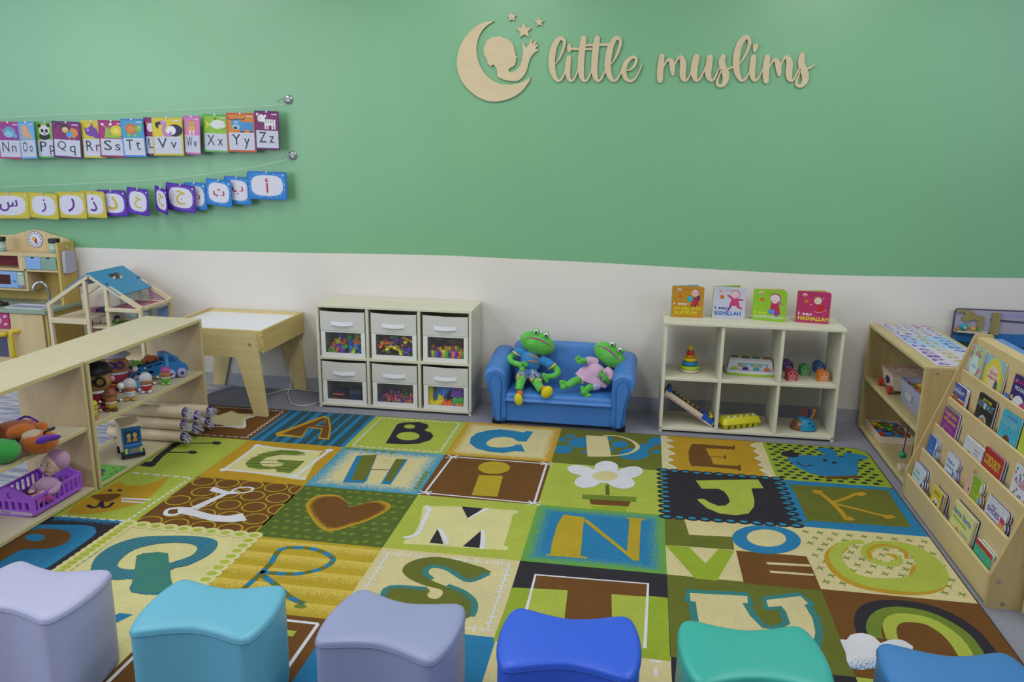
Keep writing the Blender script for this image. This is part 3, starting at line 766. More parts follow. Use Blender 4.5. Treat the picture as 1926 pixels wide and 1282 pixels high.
# ------------------------------------------------------------------ furniture
M_cube = mat('cream_laminate', '#cdcab6', .5, 'wood', col2='#c8c4ac')
M_maple = mat('maple_ply', '#beb498', .45, 'woody', col2='#bab092', spec=.4)
M_maplex = mat('maple_ply_upright', '#c2ac88', .45, 'woodz', col2='#bda682', spec=.4)
M_edge = mat('maple_edge', '#bfb480', .5, 'plain')
M_dark = pm('#17171b', .6)
M_screw = mat('steel', '#b5b5b8', .3, metal=.9)
def lframe(o, a):
    """frame with x along the wall turned by a, y into depth; returns Matrix"""
    return Matrix.Translation(Vector(o)) @ Matrix.Rotation(a, 4, 'Z')
def cube_shelf(loc, a, label, over=0.0):
    W, H, D, t = .911, .613, .295, .016
    root = thing('cube_shelf', label, 'shelf', loc, a)
    X = lframe(loc, a)
    def part(name, *bx, bev=.0015):
        mb = MB(M_cube); mb.xf = X; mb.box(*bx, bev=bev); return mb.build(name, root)
    part('top_panel', -over, W+over, -over, D, H-t, H)
    part('base_panel', 0, W, 0, D, .012, .012+t)
    part('side_panel', 0, t, 0, D, 0, H-t); part('side_panel', W-t, W, 0, D, 0, H-t)
    for k in (1, 2):
        x = k*W/3-t/2; part('divider', x, x+t, .001, D-.002, .012+t, H-t)
    part('middle_shelf', t, W-t, .0005, D-.001, .293, .293+t)
    # a low rail behind the base
    part('back_rail', t, W-t, D-t, D, H-t-.05, H-t)
    return root, X
shelfA, XA = cube_shelf((.6625, .1045, 0), .0117, 'low cream six-cube shelf filled with see-through fabric bins')
shelfB, XB = cube_shelf((2.630, .069, 0), .0107, 'low cream six-cube open shelf of baby toys with picture books on top', .006)

def maple_shelf(x0, x1, y0, y1, label, H=.59, tone=None):
    """open two-tier shelf unit, both long sides open; front=+1 faces +x"""
    root = thing('toy_shelf', label, 'shelf', ((x0+x1)/2, (y0+y1)/2, 0), 0, None)
    Ma, Mx = (M_maple, M_maplex) if not tone else (mat('corner_maple', tone[0], .45, 'woody', spec=.4), mat('corner_maple_upright', tone[1], .45, 'woodz', spec=.4))
    t = .018; Z0f = .0065 if x0 < 1 else 0
    def part(name, *bx, m=M_maple):
        mb = MB(m); mb.box(*bx, bev=.004)
        # light edge banding strips on the long open sides
        return mb.build(name, root)
    def banded(name, X0, X1, Y0, Y1, Z0, Z1, m):
        mb = MB(m); mb.box(X0, X1, Y0, Y1, Z0, Z1, bev=.003)
        for xx in (X0, X1): mb.box(xx-.0006, xx+.0006, Y0+.002, Y1-.002, Z0+.002, Z1-.002, M_edge)
        return mb.build(name, root)
    banded('top_panel', x0, x1, y0, y1, H-t, H, Ma)
    banded('side_panel', x0, x1, y0, y0+t, Z0f, H-t, Mx)
    banded('side_panel', x0, x1, y1-t, y1, Z0f, H-t, Mx)
    banded('middle_shelf', x0+.003, x1-.003, y0+t, y1-t, .286, .286+t, Ma)
    banded('base_panel', x0+.003, x1-.003, y0+t, y1-t, .010, .010+t, Ma)
    for yy, s in ((y0, -1), (y1, 1)):
        for xx in (x0+.05, x1-.05):
            for zz in (.02, .30, H-.01-t):
                mb = MB(M_screw); mb.cyl((xx, yy, zz), (xx, yy+s*.003, zz), .005, n=10); mb.build('screw_cap', root)
    return root
SL2 = maple_shelf(-.135, .190, -1.205, -.295, 'light maple toy shelf holding the toy figures, blue truck and rolled prayer mats')
SL1 = maple_shelf(-.135, .185, -2.130, -1.215, 'light maple toy shelf nearest the left edge, holding the doll in its purple crib')
SR = maple_shelf(3.725, 4.045, -.562, .352, 'light maple toy shelf in the right corner with number mats on its top', H=.597, tone=('#bca878', '#b49d68'))

# ---- book display rack
RX0, RTOP = 3.694, .752
def rack_x(z): return 3.692+(z-.10)*.318+ (0 if z < .6 else 0)
M_rk = mat('maple_rack', '#c4ae80', .45, 'woody', col2='#bda777', spec=.4); M_rkx = mat('maple_rack_side', '#b59f70', .45, 'woodz', col2='#ae9868', spec=.4)
rack = thing('book_rack', 'sloping maple book display rack packed with board books on the right', 'book rack', (3.83, -1.03, 0))
prof = [(3.694, 0), (3.694, .118), (3.893, .735), (3.900, .752), (3.965, .752), (3.975, .735), (3.985, 0)]
for (ya, yb) in ((-.584, -.566), (-1.495, -1.477)):
    mb = MB(M_rkx); mb.prism(Fr((0, ya, 0), (1, 0, 0), (0, 0, 1)), prof, 0, ya-yb); mb.build('side_panel', rack, bevel=.002)
LIPS = [(.112, 3.6975), (.235, 3.744), (.352, 3.783), (.474, 3.823), (.598, 3.863)]   # top edge of each lip: z, x
for i, (z, x) in enumerate(LIPS):
    zb = .006 if i == 0 else LIPS[i-1][0]-.02
    # lip panel leans back a touch; it is also what the books below lean on
    mb = MB(M_rk)
    x_b = x+.001 if i == 0 else x-.001
    mb.prism(Fr((0, -.585, 0), (1, 0, 0), (0, 0, 1)), [(x, z), (x_b, zb), (x_b+.012, zb), (x+.012, z)], 0, .891)
    mb.build('tier_panel', rack, bevel=.0015)
    mb = MB(M_rk)
    mb.box(x+.012, min(x+.058, 3.97), -1.476, -.585, max(z-.075, .006), max(z-.075, .006)+.009); mb.build('tier_ledge', rack)
mb = MB(M_rk)
mb.prism(Fr((0, -.585, 0), (1, 0, 0), (0, 0, 1)), [(3.905, .742), (3.898, .60), (3.910, .60), (3.960, .742)], 0, .891)
mb.build('top_panel', rack, bevel=.002)
for (xx, zz) in ((3.722, .10), (3.745, .02), (3.79, .17), (3.82, .32), (3.90, .55)):
    mb = MB(M_screw); mb.cyl((xx, -1.495, zz), (xx, -1.498, zz), .006, n=10); mb.build('screw_cap', rack)
# next unit towards the camera, only its edge in view
nx = thing('toy_shelf', 'maple shelf end just entering the frame below the book rack', 'shelf', (4.0, -1.9, 0))
mb = MB(M_maplex); mb.box(3.802, 4.14, -1.522, -1.504, 0, .59, bev=.003); mb.box(3.8014, 3.8026, -1.520, -1.506, .002, .588, M_edge); mb.build('side_panel', nx)
mb = MB(M_maple); mb.box(3.805, 4.14, -2.41, -1.522, .006, .024, bev=.003); mb.box(3.8044, 3.8056, -2.4, -1.523, .008, .022, M_edge); mb.build('base_panel', nx)
mb = MB(M_maple); mb.box(3.802, 4.14, -2.43, -1.504, .590, .608, bev=.003); mb.build('top_panel', nx)
mb = MB(M_maplex); mb.box(3.802, 4.14, -2.43, -2.412, 0, .59, bev=.003); mb.build('side_panel', nx)

# ---- light table
lt = thing('light_table', 'birch light table with white top and splayed legs between shelves', 'table', (.145, .13, 0))
M_birch = mat('birch_ply', '#ccbc88', .45, 'wood', col2='#c3b07a', spec=.4)
M_birchz = mat('birch_ply_side', '#c2ab6c', .45, 'woody', col2='#b79f5f', spec=.4)
yf, ybk = -.135, .398
def legplate(y0, y1, name):
    pts = [(230, 395), (660, 402), (683, 412), (692, 440), (805, 1190), (680, 1178), (522, 675), (512, 655), (490, 648), (230, 636)]
    q = [(onY(340+a/4.93, 540+b/4.93, yf-.018)) for a, b in pts]
    q = [(v.x, max(v.z, 0.0)) for v in q]; q[4] = (q[4][0], .0095); q[5] = (q[5][0], .0095)
    cxm = .147; zl = q[0][1]
    half = [(x, z) for x, z in q if x > cxm]
    top = q[0][1]; low = q[-1][1]
    right = q[1:-1]
    left = [(2*cxm-x, z) for x, z in right][::-1]
    mb = MB(M_birch); mb.prism(Fr((0, y0, 0), (1, 0, 0), (0, 0, 1)), (right+left)[::-1], 0, y0-y1 if y0 > y1 else y1-y0)
    o = mb.build(name, lt, bevel=.002); return right
rg = legplate(yf, yf-.018, 'front_leg_frame')
legplate(ybk, ybk-.018, 'back_leg_frame')
ax0, ax1 = -.163, .457
mb = MB(M_birch); mb.box(ax0+.012, ax1-.012, yf, yf+.015, .385, .498); mb.build('front_apron', lt, bevel=.0015)
mb = MB(M_birch); mb.box(ax0+.012, ax1-.012, ybk-.034, ybk-.019, .385, .498); mb.build('back_apron', lt, bevel=.0015)
for xx in (ax0, ax1-.014):
    mb = MB(M_birchz); mb.box(xx, xx+.014, yf-.006, ybk, .375, .503); mb.build('side_apron', lt, bevel=.0015)
mb = MB(mat('milky_acrylic', '#dcdde3', .25, spec=.5)); mb.box(ax0+.014, ax1-.014, yf+.015, ybk-.034, .482, .488); mb.build('light_panel', lt)
for xx in (ax0+.07, ax1-.075):
    mb = MB(M_screw); c_ = (xx, yf-.018, .425); mb.cyl(c_, (xx, yf-.023, .425), .009, .007, n=14); mb.build('bolt', lt)
for zz in (.40, .468):
    mb = MB(M_screw); mb.cyl((ax1-.006, yf-.006, zz), (ax1-.006, yf-.008, zz), .004, n=8); mb.build('screw', lt)
mb = MB(pm('#c9c6ba', .5))
pts = [(.40, .36, .385), (.395, .37, .28), (.37, .36, .15), (.365, .37, .04), (.36, .34, .006), (.367, .313, .005), (.41, .24, .005), (.449, .164, .005), (.50, .105, .005), (.56, .09, .005), (.602, .122, .005), (.640, .20, .005)]
mb.tube(sm(pts, k=6), .0032, 8)
mb.tube(sm([(.20, .20, .005), (.261, .26, .005), (.331, .375, .005), (.45, .385, .005), (.56, .375, .005), (.64, .36, .005)], k=6), .0032, 8)
tag(mb.build('power_cord'), 'white power cord trailing across the carpet from the light table', 'cord')

# ---- child sofa
M_sofa = mat('blue_vinyl', '#3d74b8', .42, 'plain', scale=8, bump=.05, spec=.45)
M_pipe = mat('blue_vinyl_seam', '#2d5b9a', .5)
sofa = thing('child_sofa', 'small blue vinyl child sofa with rounded arms against the wall', 'sofa', (2.08, .17, 0))
def arm(sx):
    cx = 2.08; mb = MB(M_sofa)
    def ring(y, top, sc=1.0, inx=0.0):
        pts = [(.285, .028), (.358, .028), (.368, .12), (.390, .22), (.412, top-.06), (.410, top-.03), (.390, top-.006), (.355, top+.002), (.318, top-.004), (.294, top-.03), (.288, top-.07), (.285, .15)]
        c = (.345, .2)
        pts = sm(pts, True, 3)
        return [Vector((cx+sx*(c[0]+(x-c[0])*sc), y, c[1]+(z-c[1])*sc)) for x, z in pts]
    rings = [ring(.022, .322, .90), ring(.004, .328, .96), ring(.012, .330, 1), ring(.04, .334), ring(.12, .345), ring(.20, .362), ring(.28, .372), ring(.345, .372), ring(.362, .365, .96)]
    rings = [ring(-.004, .322, .86), ring(.002, .326, .95), ring(.012, .330, 1)]+rings[3:]
    if sx < 0: rings = [r[::-1] for r in rings]
    mb.loft(rings)
    a = mb.build('arm', sofa)
    # raised arched front panel and its seams
    mb = MB(M_sofa)
    arch = [(.318, .032), (.316, .16), (.314, .24), (.322, .275), (.345, .288), (.368, .277), (.376, .24), (.354, .14), (.342, .032)]
    q = sm(arch, False, 4); f = Fr((cx, -.004, 0), (sx, 0, 0), (0, 0, 1))
    mb.prism(Fr((cx, -.002, 0), (1, 0, 0), (0, 0, 1)), [(sx*x, z) for x, z in q][::sx], 0, .010, smooth=False)
    mb.build('arm_front_panel', a, bevel=.004)
    for pth in (arch, [(.300, .032), (.298, .16), (.296, .25), (.306, .292), (.345, .310), (.384, .292), (.393, .245), (.366, .14), (.352, .032)]):
        mb = MB(M_pipe); mb.tube([(cx+sx*x, -.011 if pth is arch else -.002, z) for x, z in sm(pth, k=5)], .0022, 6); mb.build('seam', a)
for sx in (-1, 1): arm(sx)
mb = MB(M_sofa)
for r_ in [1]:
    rings = []
    for x in [1.79, 1.797, 1.81]+[1.83+i*.05 for i in range(11)]+[2.35, 2.363, 2.37]:
        e = .006 if x in (1.79, 2.37) else 0
        pr = [(.005+e, .145), (.000+e, .158), (.003+e, .176-e), (.018, .186-e), (.10, .190-e), (.26, .188-e), (.30, .15), (.30, .145)]
        rings.append([Vector((x, y, z)) for y, z in sm(pr, True, 3)])
    mb.loft(rings)
mb.build('seat_cushion', sofa)
mb = MB(M_sofa); mb.box(1.792, 2.368, .008, .35, .026, .143, bev=.004); mb.build('seat_base', sofa)
mb = MB(M_sofa); rings = []
for x, zt in ((1.79, .390), (1.797, .402), (1.81, .412), (1.85, .417), (1.95, .42), (2.08, .421), (2.2, .42), (2.3, .417), (2.35, .411), (2.363, .402), (2.37, .390)):
    pr = [(.235, .15), (.245, .25), (.262, .34), (.278, zt-.012), (.298, zt), (.335, zt-.003), (.352, zt-.03), (.36, .2), (.36, .03), (.30, .03)]
    rings.append([Vector((x, y, z)) for y, z in sm(pr, True, 3)])
mb.loft(rings); mb.build('backrest', sofa)
for x in (1.735, 2.425):
    for y in (.02, .33):
        mb = MB(M_dark); mb.box(x-.022 if x < 2 else x-.022, x+.022, y, y+.03, 0, .029); mb.build('foot', sofa)

# ---- stools
def stool(c, a, col, label):
    root = thing('stool', label, 'stool', (c[0], c[1], RZ+.002), a, 'wavy vinyl stools along the front of the rug')
    M = mat('vinyl_'+label.split()[0]+label.split()[1], col, .38, 'plain', scale=5, bump=.03, spec=.4)
    Mp = mat('vinyl_seam_'+label.split()[0]+label.split()[1], '#'+''.join('%02x' % int(int(col[i:i+2], 16)*.86) for i in (1, 3, 5)), .45)
    Q = [(0, -.096), (.06, -.106), (.115, -.124), (.143, -.128), (.160, -.110), (.172, -.06), (.176, 0)]
    right = Q+[(x, -y) for x, y in Q[::-1][1:]]
    full = right+[(-x, y) for x, y in right[::-1][1:-1]]
    full = sm(full, True, 3)
    H = .282; X = lframe((c[0], c[1], RZ+.002), a)
    def ring(z, k): return [X @ Vector((x*k, y*k, z)) for x, y in full]
    mb = MB(M); mb.loft([ring(.0, .965), ring(.004, .985), ring(.03, .995), ring(.14, 1.0), ring(H-.012, .998)], caps=True); mb.build('body', root)
    mb = MB(M); mb.loft([ring(H-.012, 1.0), ring(H-.006, 1.003), ring(H, .992), ring(H+.004, .965), ring(H+.006, .90), ring(H+.007, .6), ring(H+.008, .2)]); mb.build('seat_top', root)
    mb = MB(Mp); L = ring(H-.010, 1.003); mb.tube(L+[L[0]], .0022, 6, caps=False); mb.build('piping', root)
    return root
for c, a, col, lb in (((.885, -2.405), 0.0, '#a9abc9', 'pale lilac vinyl stool with wavy sides, leftmost in the front row'),
                      ((1.415, -2.402), .065, '#62a9c0', 'sky blue vinyl stool with wavy sides, second from the left'),
                      ((1.907, -2.381), -.085, '#8b92b4', 'grey lavender vinyl stool with wavy sides between sky and royal blue ones'),
                      ((2.362, -2.376), .04, '#2b57c9', 'royal blue vinyl stool with wavy sides beside the grey lavender one'),
                      ((2.808, -2.345), .09, '#35a193', 'teal green vinyl stool with wavy sides beside the royal blue one'),
                      ((3.283, -2.365), .045, '#3873ab', 'steel blue vinyl stool with wavy sides, rightmost in the front row')):
    stool(c, a, col, lb)
# ------------------------------------------------------------------ the wooden sign on the wall
M_sign = mat('birch_sign_ply', '#ccbb98', .6, 'wood', col2='#c6b48f', spec=.25)
def WF(sc, ox, oy, off=0.0):
    def f(x, y):
        v = onWall(ox+x/sc, oy+y/sc, off); return (v.x, v.z)
    return f
S6 = WF(5.503, 850, 10, .012); S7 = WF(5.503, 1200, 40, .012)
PXM = (onWall(1101, 100).x-onWall(1100, 100).x)/5.503           # metres per crop pixel at the sign
def wallfr(off=0.0): return Fr((0, WY0-off, 0), (1, WS, 0), (0, 0, 1))
def solid(name, pts, K, label, cat, group=None, smooth=0, t=.009):
    q = [K(*p) for p in pts]; q = sm(q, True, smooth) if smooth else q
    mb = MB(M_sign); mb.prism(wallfr(.0035), q, 0, t)
    return tag(mb.build(name, bevel=.0006), label, cat, group)
cres = sm([(440, 160), (350, 172), (250, 215), (160, 300), (95, 400), (55, 530), (55, 640), (85, 750), (150, 850), (240, 930), (340, 980), (440, 997), (550, 980), (650, 940), (730, 880), (790, 800), (812, 742)], False, 4) + \
       sm([(808, 742), (755, 780), (680, 810), (580, 822), (480, 805), (390, 755), (320, 680), (275, 590), (255, 490), (258, 400), (290, 300), (350, 220), (436, 163)], False, 4)
solid('crescent_moon', cres, S6, 'large flat birch plywood crescent moon mounted on the green wall', 'wall sign')
child = [(435, 330), (470, 322), (515, 320), (522, 334), (570, 345), (610, 375), (640, 420), (646, 465), (652, 492), (664, 492), (655, 508), (672, 530), (674, 545), (662, 552), (664, 578), (655, 592), (655, 612), (642, 628), (585, 658), (590, 690), (612, 692), (660, 675), (700, 635), (722, 580), (735, 500), (735, 450), (724, 392), (730, 385), (740, 390), (752, 420), (768, 435), (790, 420), (818, 358), (826, 352), (834, 362), (826, 400), (864, 368), (878, 372), (878, 384), (850, 415), (884, 402), (893, 408), (890, 420), (862, 442), (886, 460), (888, 470), (852, 490), (812, 540), (792, 600), (772, 680), (732, 745), (682, 782), (600, 784), (540, 770), (472, 740), (466, 660), (440, 622), (418, 613), (405, 632), (392, 634), (388, 618), (366, 600), (370, 582), (352, 545), (332, 500), (328, 450), (345, 400), (370, 358), (405, 336)]
solid('child_silhouette', child, S6, 'birch plywood silhouette of a child reaching up inside the crescent', 'wall sign')
for cx, cy, R, rt, lb in ((620, 120, 54, .05, 'small plywood star, upper left of the three above the child'), (746, 262, 86, .06, 'largest plywood star, just above the raised hand'), (903, 173, 54, .04, 'small plywood star, rightmost of the three')):
    solid('wooden_star', [(cx+(x-cx), cy-(y-cy)) for x, y in star2(cx, cy, R, R*.45, rot=pi/2+rt)], S6, lb, 'wall sign', 'wooden stars on the green wall')
def word(name, strokes, K, label, polys=()):
    mb = MB(M_sign)
    for si, st in enumerate(strokes):
        q = sm(st, False, 6); c = [K(x, y) for x, y, w in q]; w = [abs(w)*PXM for x, y, w in q]
        L, R = ribbon2(c, w)
        n = len(L); cap = []
        # round ends
        def arc(p, a, b):
            p = Vector(p); a = Vector(a)-p; out = []
            for k in range(1, 6):
                t = -pi*k/6; out.append(tuple(p+Vector((a.x*cos(t)-a.y*sin(t), a.x*sin(t)+a.y*cos(t)))))
            return out
        loop = L+arc(c[-1], L[-1], R[-1])+R[::-1]+arc(c[0], R[0], L[0])
        f = wallfr(.0035); z1 = .009+si*2.5e-5
        # quads for robustness (strokes may curl over themselves)
        vs = [f(*p, z1) for p in L]+[f(*p, z1) for p in R]
        mb.add(vs, [(n+i, n+i+1, i+1, i) for i in range(n-1)])
        e1 = [L[-1]]+arc(c[-1], L[-1], R[-1])+[R[-1]]; e0 = [R[0]]+arc(c[0], R[0], L[0])+[L[0]]
        for e in (e0, e1): mb.add([f(*p, z1) for p in e], [tuple(range(len(e)))[::-1]])
        m = len(loop); vs = [f(*p, 0) for p in loop]+[f(*p, z1) for p in loop]
        mb.add(vs, [(i, (i+1) % m, m+(i+1) % m, m+i)[::-1] for i in range(m)])
    o = tag(mb.build(name), label, 'wall sign')
    for pl in polys:
        mb = MB(M_sign); mb.prism(wallfr(.0035), [K(*p) for p in pl], 0, .009)
        d = mb.build('letter_dot'); M = ORI[o.name]; d.data.transform(M.inverted()); d.parent = o
    return o
little = [
 [(1140, 345, 30), (1105, 350, 48), (1065, 410, 60), (1040, 500, 66), (1034, 600, 66), (1045, 690, 60), (1070, 750, 42), (1098, 780, 26), (1132, 765, 22), (1162, 710, 20), (1185, 640, 16)],
 [(1072, 602, 12), (1110, 550, 20), (1142, 480, 26), (1164, 410, 28), (1160, 362, 32), (1130, 337, 32), (1100, 352, 38)],
 [(1210, 545, 50), (1200, 620, 56), (1198, 700, 52), (1212, 760, 36), (1238, 780, 24), (1268, 755, 20), (1300, 680, 16), (1315, 640, 14)],
 [(1362, 345, 58), (1350, 430, 66), (1338, 560, 66), (1334, 660, 64), (1345, 740, 50), (1370, 780, 28), (1402, 765, 22), (1440, 690, 16), (1455, 640, 14)],
 [(1502, 345, 58), (1490, 430, 66), (1478, 560, 66), (1474, 660, 64), (1485, 740, 50), (1510, 780, 28), (1542, 762, 22), (1580, 690, 16), (1595, 640, 14)],
 [(1212, 415, 36), (1214, 445, 44), (1218, 472, 26)],
 [(1228, 450, 24), (1350, 452, 24), (1470, 450, 20)], [(1378, 414, 24), (1500, 408, 24), (1640, 406, 24)],
 [(1715, 342, 30), (1685, 350, 48), (1645, 420, 60), (1622, 520, 66), (1613, 620, 66), (1622, 700, 58), (1646, 755, 42), (1673, 780, 26), (1706, 765, 22), (1745, 700, 18), (1765, 650, 14)],
 [(1650, 602, 12), (1690, 545, 20), (1723, 470, 26), (1744, 400, 28), (1740, 355, 32), (1712, 332, 32), (1682, 350, 38)],
 [(1890, 535, 26), (1850, 545, 34), (1800, 600, 48), (1778, 670, 56), (1790, 735, 46), (1818, 772, 34), (1855, 782, 26), (1900, 750, 20), (1938, 680, 15), (1966, 612, 12)],
 [(1812, 675, 14), (1860, 655, 22), (1895, 612, 28), (1908, 562, 30), (1888, 535, 26), (1855, 545, 30)]]
word('wooden_word', little, S6, 'birch plywood script word little on the green wall')
muslims = [
 [(246, 365, 54), (237, 450, 64), (228, 540, 64), (230, 608, 56)], [(258, 480, 14), (290, 420, 20), (325, 398, 34), (350, 430, 54), (356, 490, 50), (361, 545, 36)],
 [(375, 455, 14), (410, 390, 22), (442, 372, 42), (468, 430, 60), (462, 530, 62), (468, 588, 50), (490, 614, 26), (517, 590, 20), (545, 535, 14), (555, 510, 12)],
 [(605, 372, 64), (588, 440, 68), (578, 530, 66), (590, 588, 48), (613, 614, 26), (645, 585, 20), (685, 510, 16), (700, 470, 14)],
 [(744, 376, 60), (735, 450, 64), (725, 530, 62), (736, 588, 46), (766, 612, 26), (800, 575, 20), (833, 500, 14), (850, 480, 12)],
 [(882, 366, 50), (868, 410, 62), (878, 470, 66), (905, 540, 70), (908, 600, 60), (882, 655, 42), (846, 668, 30), (820, 648, 28), (820, 610, 22), (840, 565, 16), (862, 500, 12)], [(915, 502, 22), (950, 487, 20), (988, 470, 20)],
 [(1142, 165, 30), (1105, 170, 48), (1055, 230, 58), (1026, 320, 64), (1016, 420, 66), (1022, 510, 60), (1046, 580, 42), (1075, 614, 26), (1112, 595, 20), (1145, 545, 16), (1165, 500, 12)],
 [(1055, 432, 12), (1095, 375, 20), (1132, 300, 26), (1154, 230, 32), (1148, 182, 34), (1120, 160, 30)],
 [(1195, 372, 52), (1186, 450, 58), (1181, 530, 56), (1190, 588, 42), (1211, 612, 26), (1242, 590, 20), (1280, 520, 14), (1295, 490, 12)],
 [(1340, 370, 54), (1328, 450, 62), (1322, 540, 62), (1326, 618, 50)], [(1350, 490, 14), (1385, 425, 20), (1422, 398, 36), (1448, 440, 54), (1456, 500, 50), (1463, 552, 34)],
 [(1475, 455, 14), (1510, 390, 22), (1542, 372, 42), (1568, 430, 60), (1561, 530, 62), (1568, 588, 50), (1592, 614, 26), (1622, 585, 20), (1660, 505, 14), (1675, 480, 12)],
 [(1700, 350, 50), (1690, 400, 60), (1697, 460, 66), (1727, 540, 70), (1732, 600, 62), (1702, 658, 42), (1668, 670, 30), (1641, 650, 28), (1642, 610, 22), (1660, 568, 16), (1680, 500, 12)], [(1742, 497, 22), (1790, 475, 18), (1828, 453, 12)]]
word('wooden_word', muslims, S7, 'birch plywood script word muslims on the green wall', [[(1192, 235), (1246, 232), (1248, 245), (1235, 285), (1215, 315), (1200, 320), (1192, 312), (1188, 270)]])

# ------------------------------------------------------------------ hooks, strings and hanging cards
M_hook = mat('satin_nickel', '#9fa3a6', .3, metal=.7)
for px, py, lb in ((543, 187, 'round metal wall hook at the end of the upper card string'), (551, 292, 'round metal wall hook at the end of the lower card string')):
    c = onWall(px, py); h = thing('wall_hook', lb, 'hook', (c.x, c.y, c.z), 0, 'metal hooks on the green wall')
    f = Fr((c.x, wally(c.x), c.z), (1, WS, 0), (0, 0, 1))
    mb = MB(M_hook); mb.lathe([(.027, 0), (.027, .004), (.024, .008), (.010, .010)], fr=f, n=20); mb.build('plate', h)
    mb = MB(M_hook); mb.tube(sm([f(.02, .002, .009), f(-.01, .004, .022), f(-.030, .0, .04), f(-.042, -.016, .055), f(-.040, -.018, .062)], k=4), .0035, 8); mb.build('hook_arm', h)
M_wire = mat('clear_line', '#c9d6d0', .3)
STR = []
for pts, lb in (([(-60, 226), (0, 222), (120, 215), (250, 211), (380, 204), (480, 200), (532, 196)], 'thin clear string holding the animal alphabet cards'),
                ([(-60, 358), (0, 352), (110, 347), (200, 343), (300, 337), (400, 326), (480, 313), (540, 300)], 'thin clear string holding the arabic letter cards')):
    q = [onWall(x, y, .055) for x, y in pts]
    mb = MB(M_wire); mb.tube(sm([tuple(v) for v in q], k=3), .0011, 6); tag(mb.build('card_string'), lb, 'string')
def CA(x, y): return (x/4.931, 180+y/4.931)
def CB(x, y): return (270+x/4.931, 170+y/4.931)
M_clip = mat('clip_metal', '#b9bcc0', .3, metal=.6)
def card(name, K, TL, TR, BL, BR, dl, dr, label, group, cat, draw, rnd_=False):
    a, b, c, d = (onWall(*K(*p), off) for p, off in ((TL, dl), (TR, dr), (BL, dl), (BR, dr)))
    u = ((b-a)+(d-c))/2; v = ((a-c)+(b-d))/2; ctr = (a+b+c+d)/4; o = ctr-u/2-v/2
    f = Fr(o, u, v)
    root = thing(name, label, cat, (ctr.x, ctr.y, min(c.z, d.z)), 0, group)
    mb = MB(); th = .0009
    asp = u.length/v.length
    r = .06
    if rnd_: out = [(x/asp if 0 else x, y) for x, y in [((px_)/asp, py_) for px_, py_ in rrect2(0, asp, 0, 1, .07, 3)]]
    else: out = [(0, 0), (1, 0), (1, 1), (0, 1)]
    draw(mb, f, asp, out, th)
    mb.build('card_sheet', root)
    top = f(.5, 1, 0); cl = MB(M_clip)
    cl.obox(Fr(top+Vector((0, -.001, -.004))), .009, .008, .014, bev=.002)
    cl.tube([top+Vector((.006*cos(t), -.001, .014+.009*sin(t))) for t in [i*2*pi/12 for i in range(13)]], .0009, 5, caps=False)
    cl.build('hanging_clip', root)
    return root
def base_sheet(mb, f, out, th, colm):
    mb.prism(f, out, 0, th, colm)
def E2(mb, f, asp, cx, cy, rx, ry, c, z, rot=0, n=14):
    mb.poly(f, [(x/asp if 0 else cx+(x-cx), y) for x, y in [(cx+px_/asp, cy+py_) for px_, py_ in ell2(0, 0, rx, ry, n, rot)]], z, pm(c))
def animal_card(letter, bor, bg_, art):
    def draw(mb, f, asp, out, th):
        base_sheet(mb, f, out, th, pm(bor))
        z = [th+.0001]
        def Z():
            z[0] += .00006; return z[0]
        mb.poly(f, [(.05, .50), (.95, .50), (.95, .955), (.05, .955)], Z(), pm(bg_))
        mb.poly(f, [(.05, .05), (.95, .05), (.95, .50), (.05, .50)], Z(), pm('#b9bdcb'))
        for yy in (.42, .30, .17): mb.poly(f, [(.05, yy), (.95, yy), (.95, yy+.006), (.05, yy+.006)], Z(), pm('#9aa3b8'))
        k = pm('#23243a')
        up, lo = letter
        mb.text(f, up, .16, .19, .27, m=k, z=Z(), w=.30 if up != 'W' else .36)
        hh = .17; yb = .19
        if lo in 'tklbdfh': hh = .22
        if lo in 'qpyg': yb = .08; hh = .27
        mb.text(f, lo, .58, yb, hh, m=k, z=Z(), w=.2)
        for sh in art:
            kind = sh[0]
            if kind == 'e': 
                _, cx, cy, rx, ry, c = sh[:6]; rot = sh[6] if len(sh) > 6 else 0
                E2(mb, f, asp, cx, cy, rx*asp, ry, c, Z(), rot)
            elif kind == 'p': mb.poly(f, sh[2], Z(), pm(sh[1]))
            elif kind == 's':
                L, R = ribbon2(sm(sh[3], False, 4), sh[2]); n = len(L); zz = Z()
                mb.add([f(*p, zz) for p in L]+[f(*p, zz) for p in R], [(n+i, n+i+1, i+1, i) for i in range(n-1)], m=pm(sh[1]))
        mb.poly(f, [(.70, .90), (.92, .90), (.92, .93), (.70, .93)], Z(), pm('#c8b9c4'))
    return draw
eye = lambda x, y: [('e', x, y, .035, .03, '#d9d9de'), ('e', x, y-.004, .016, .016, '#17171b')]
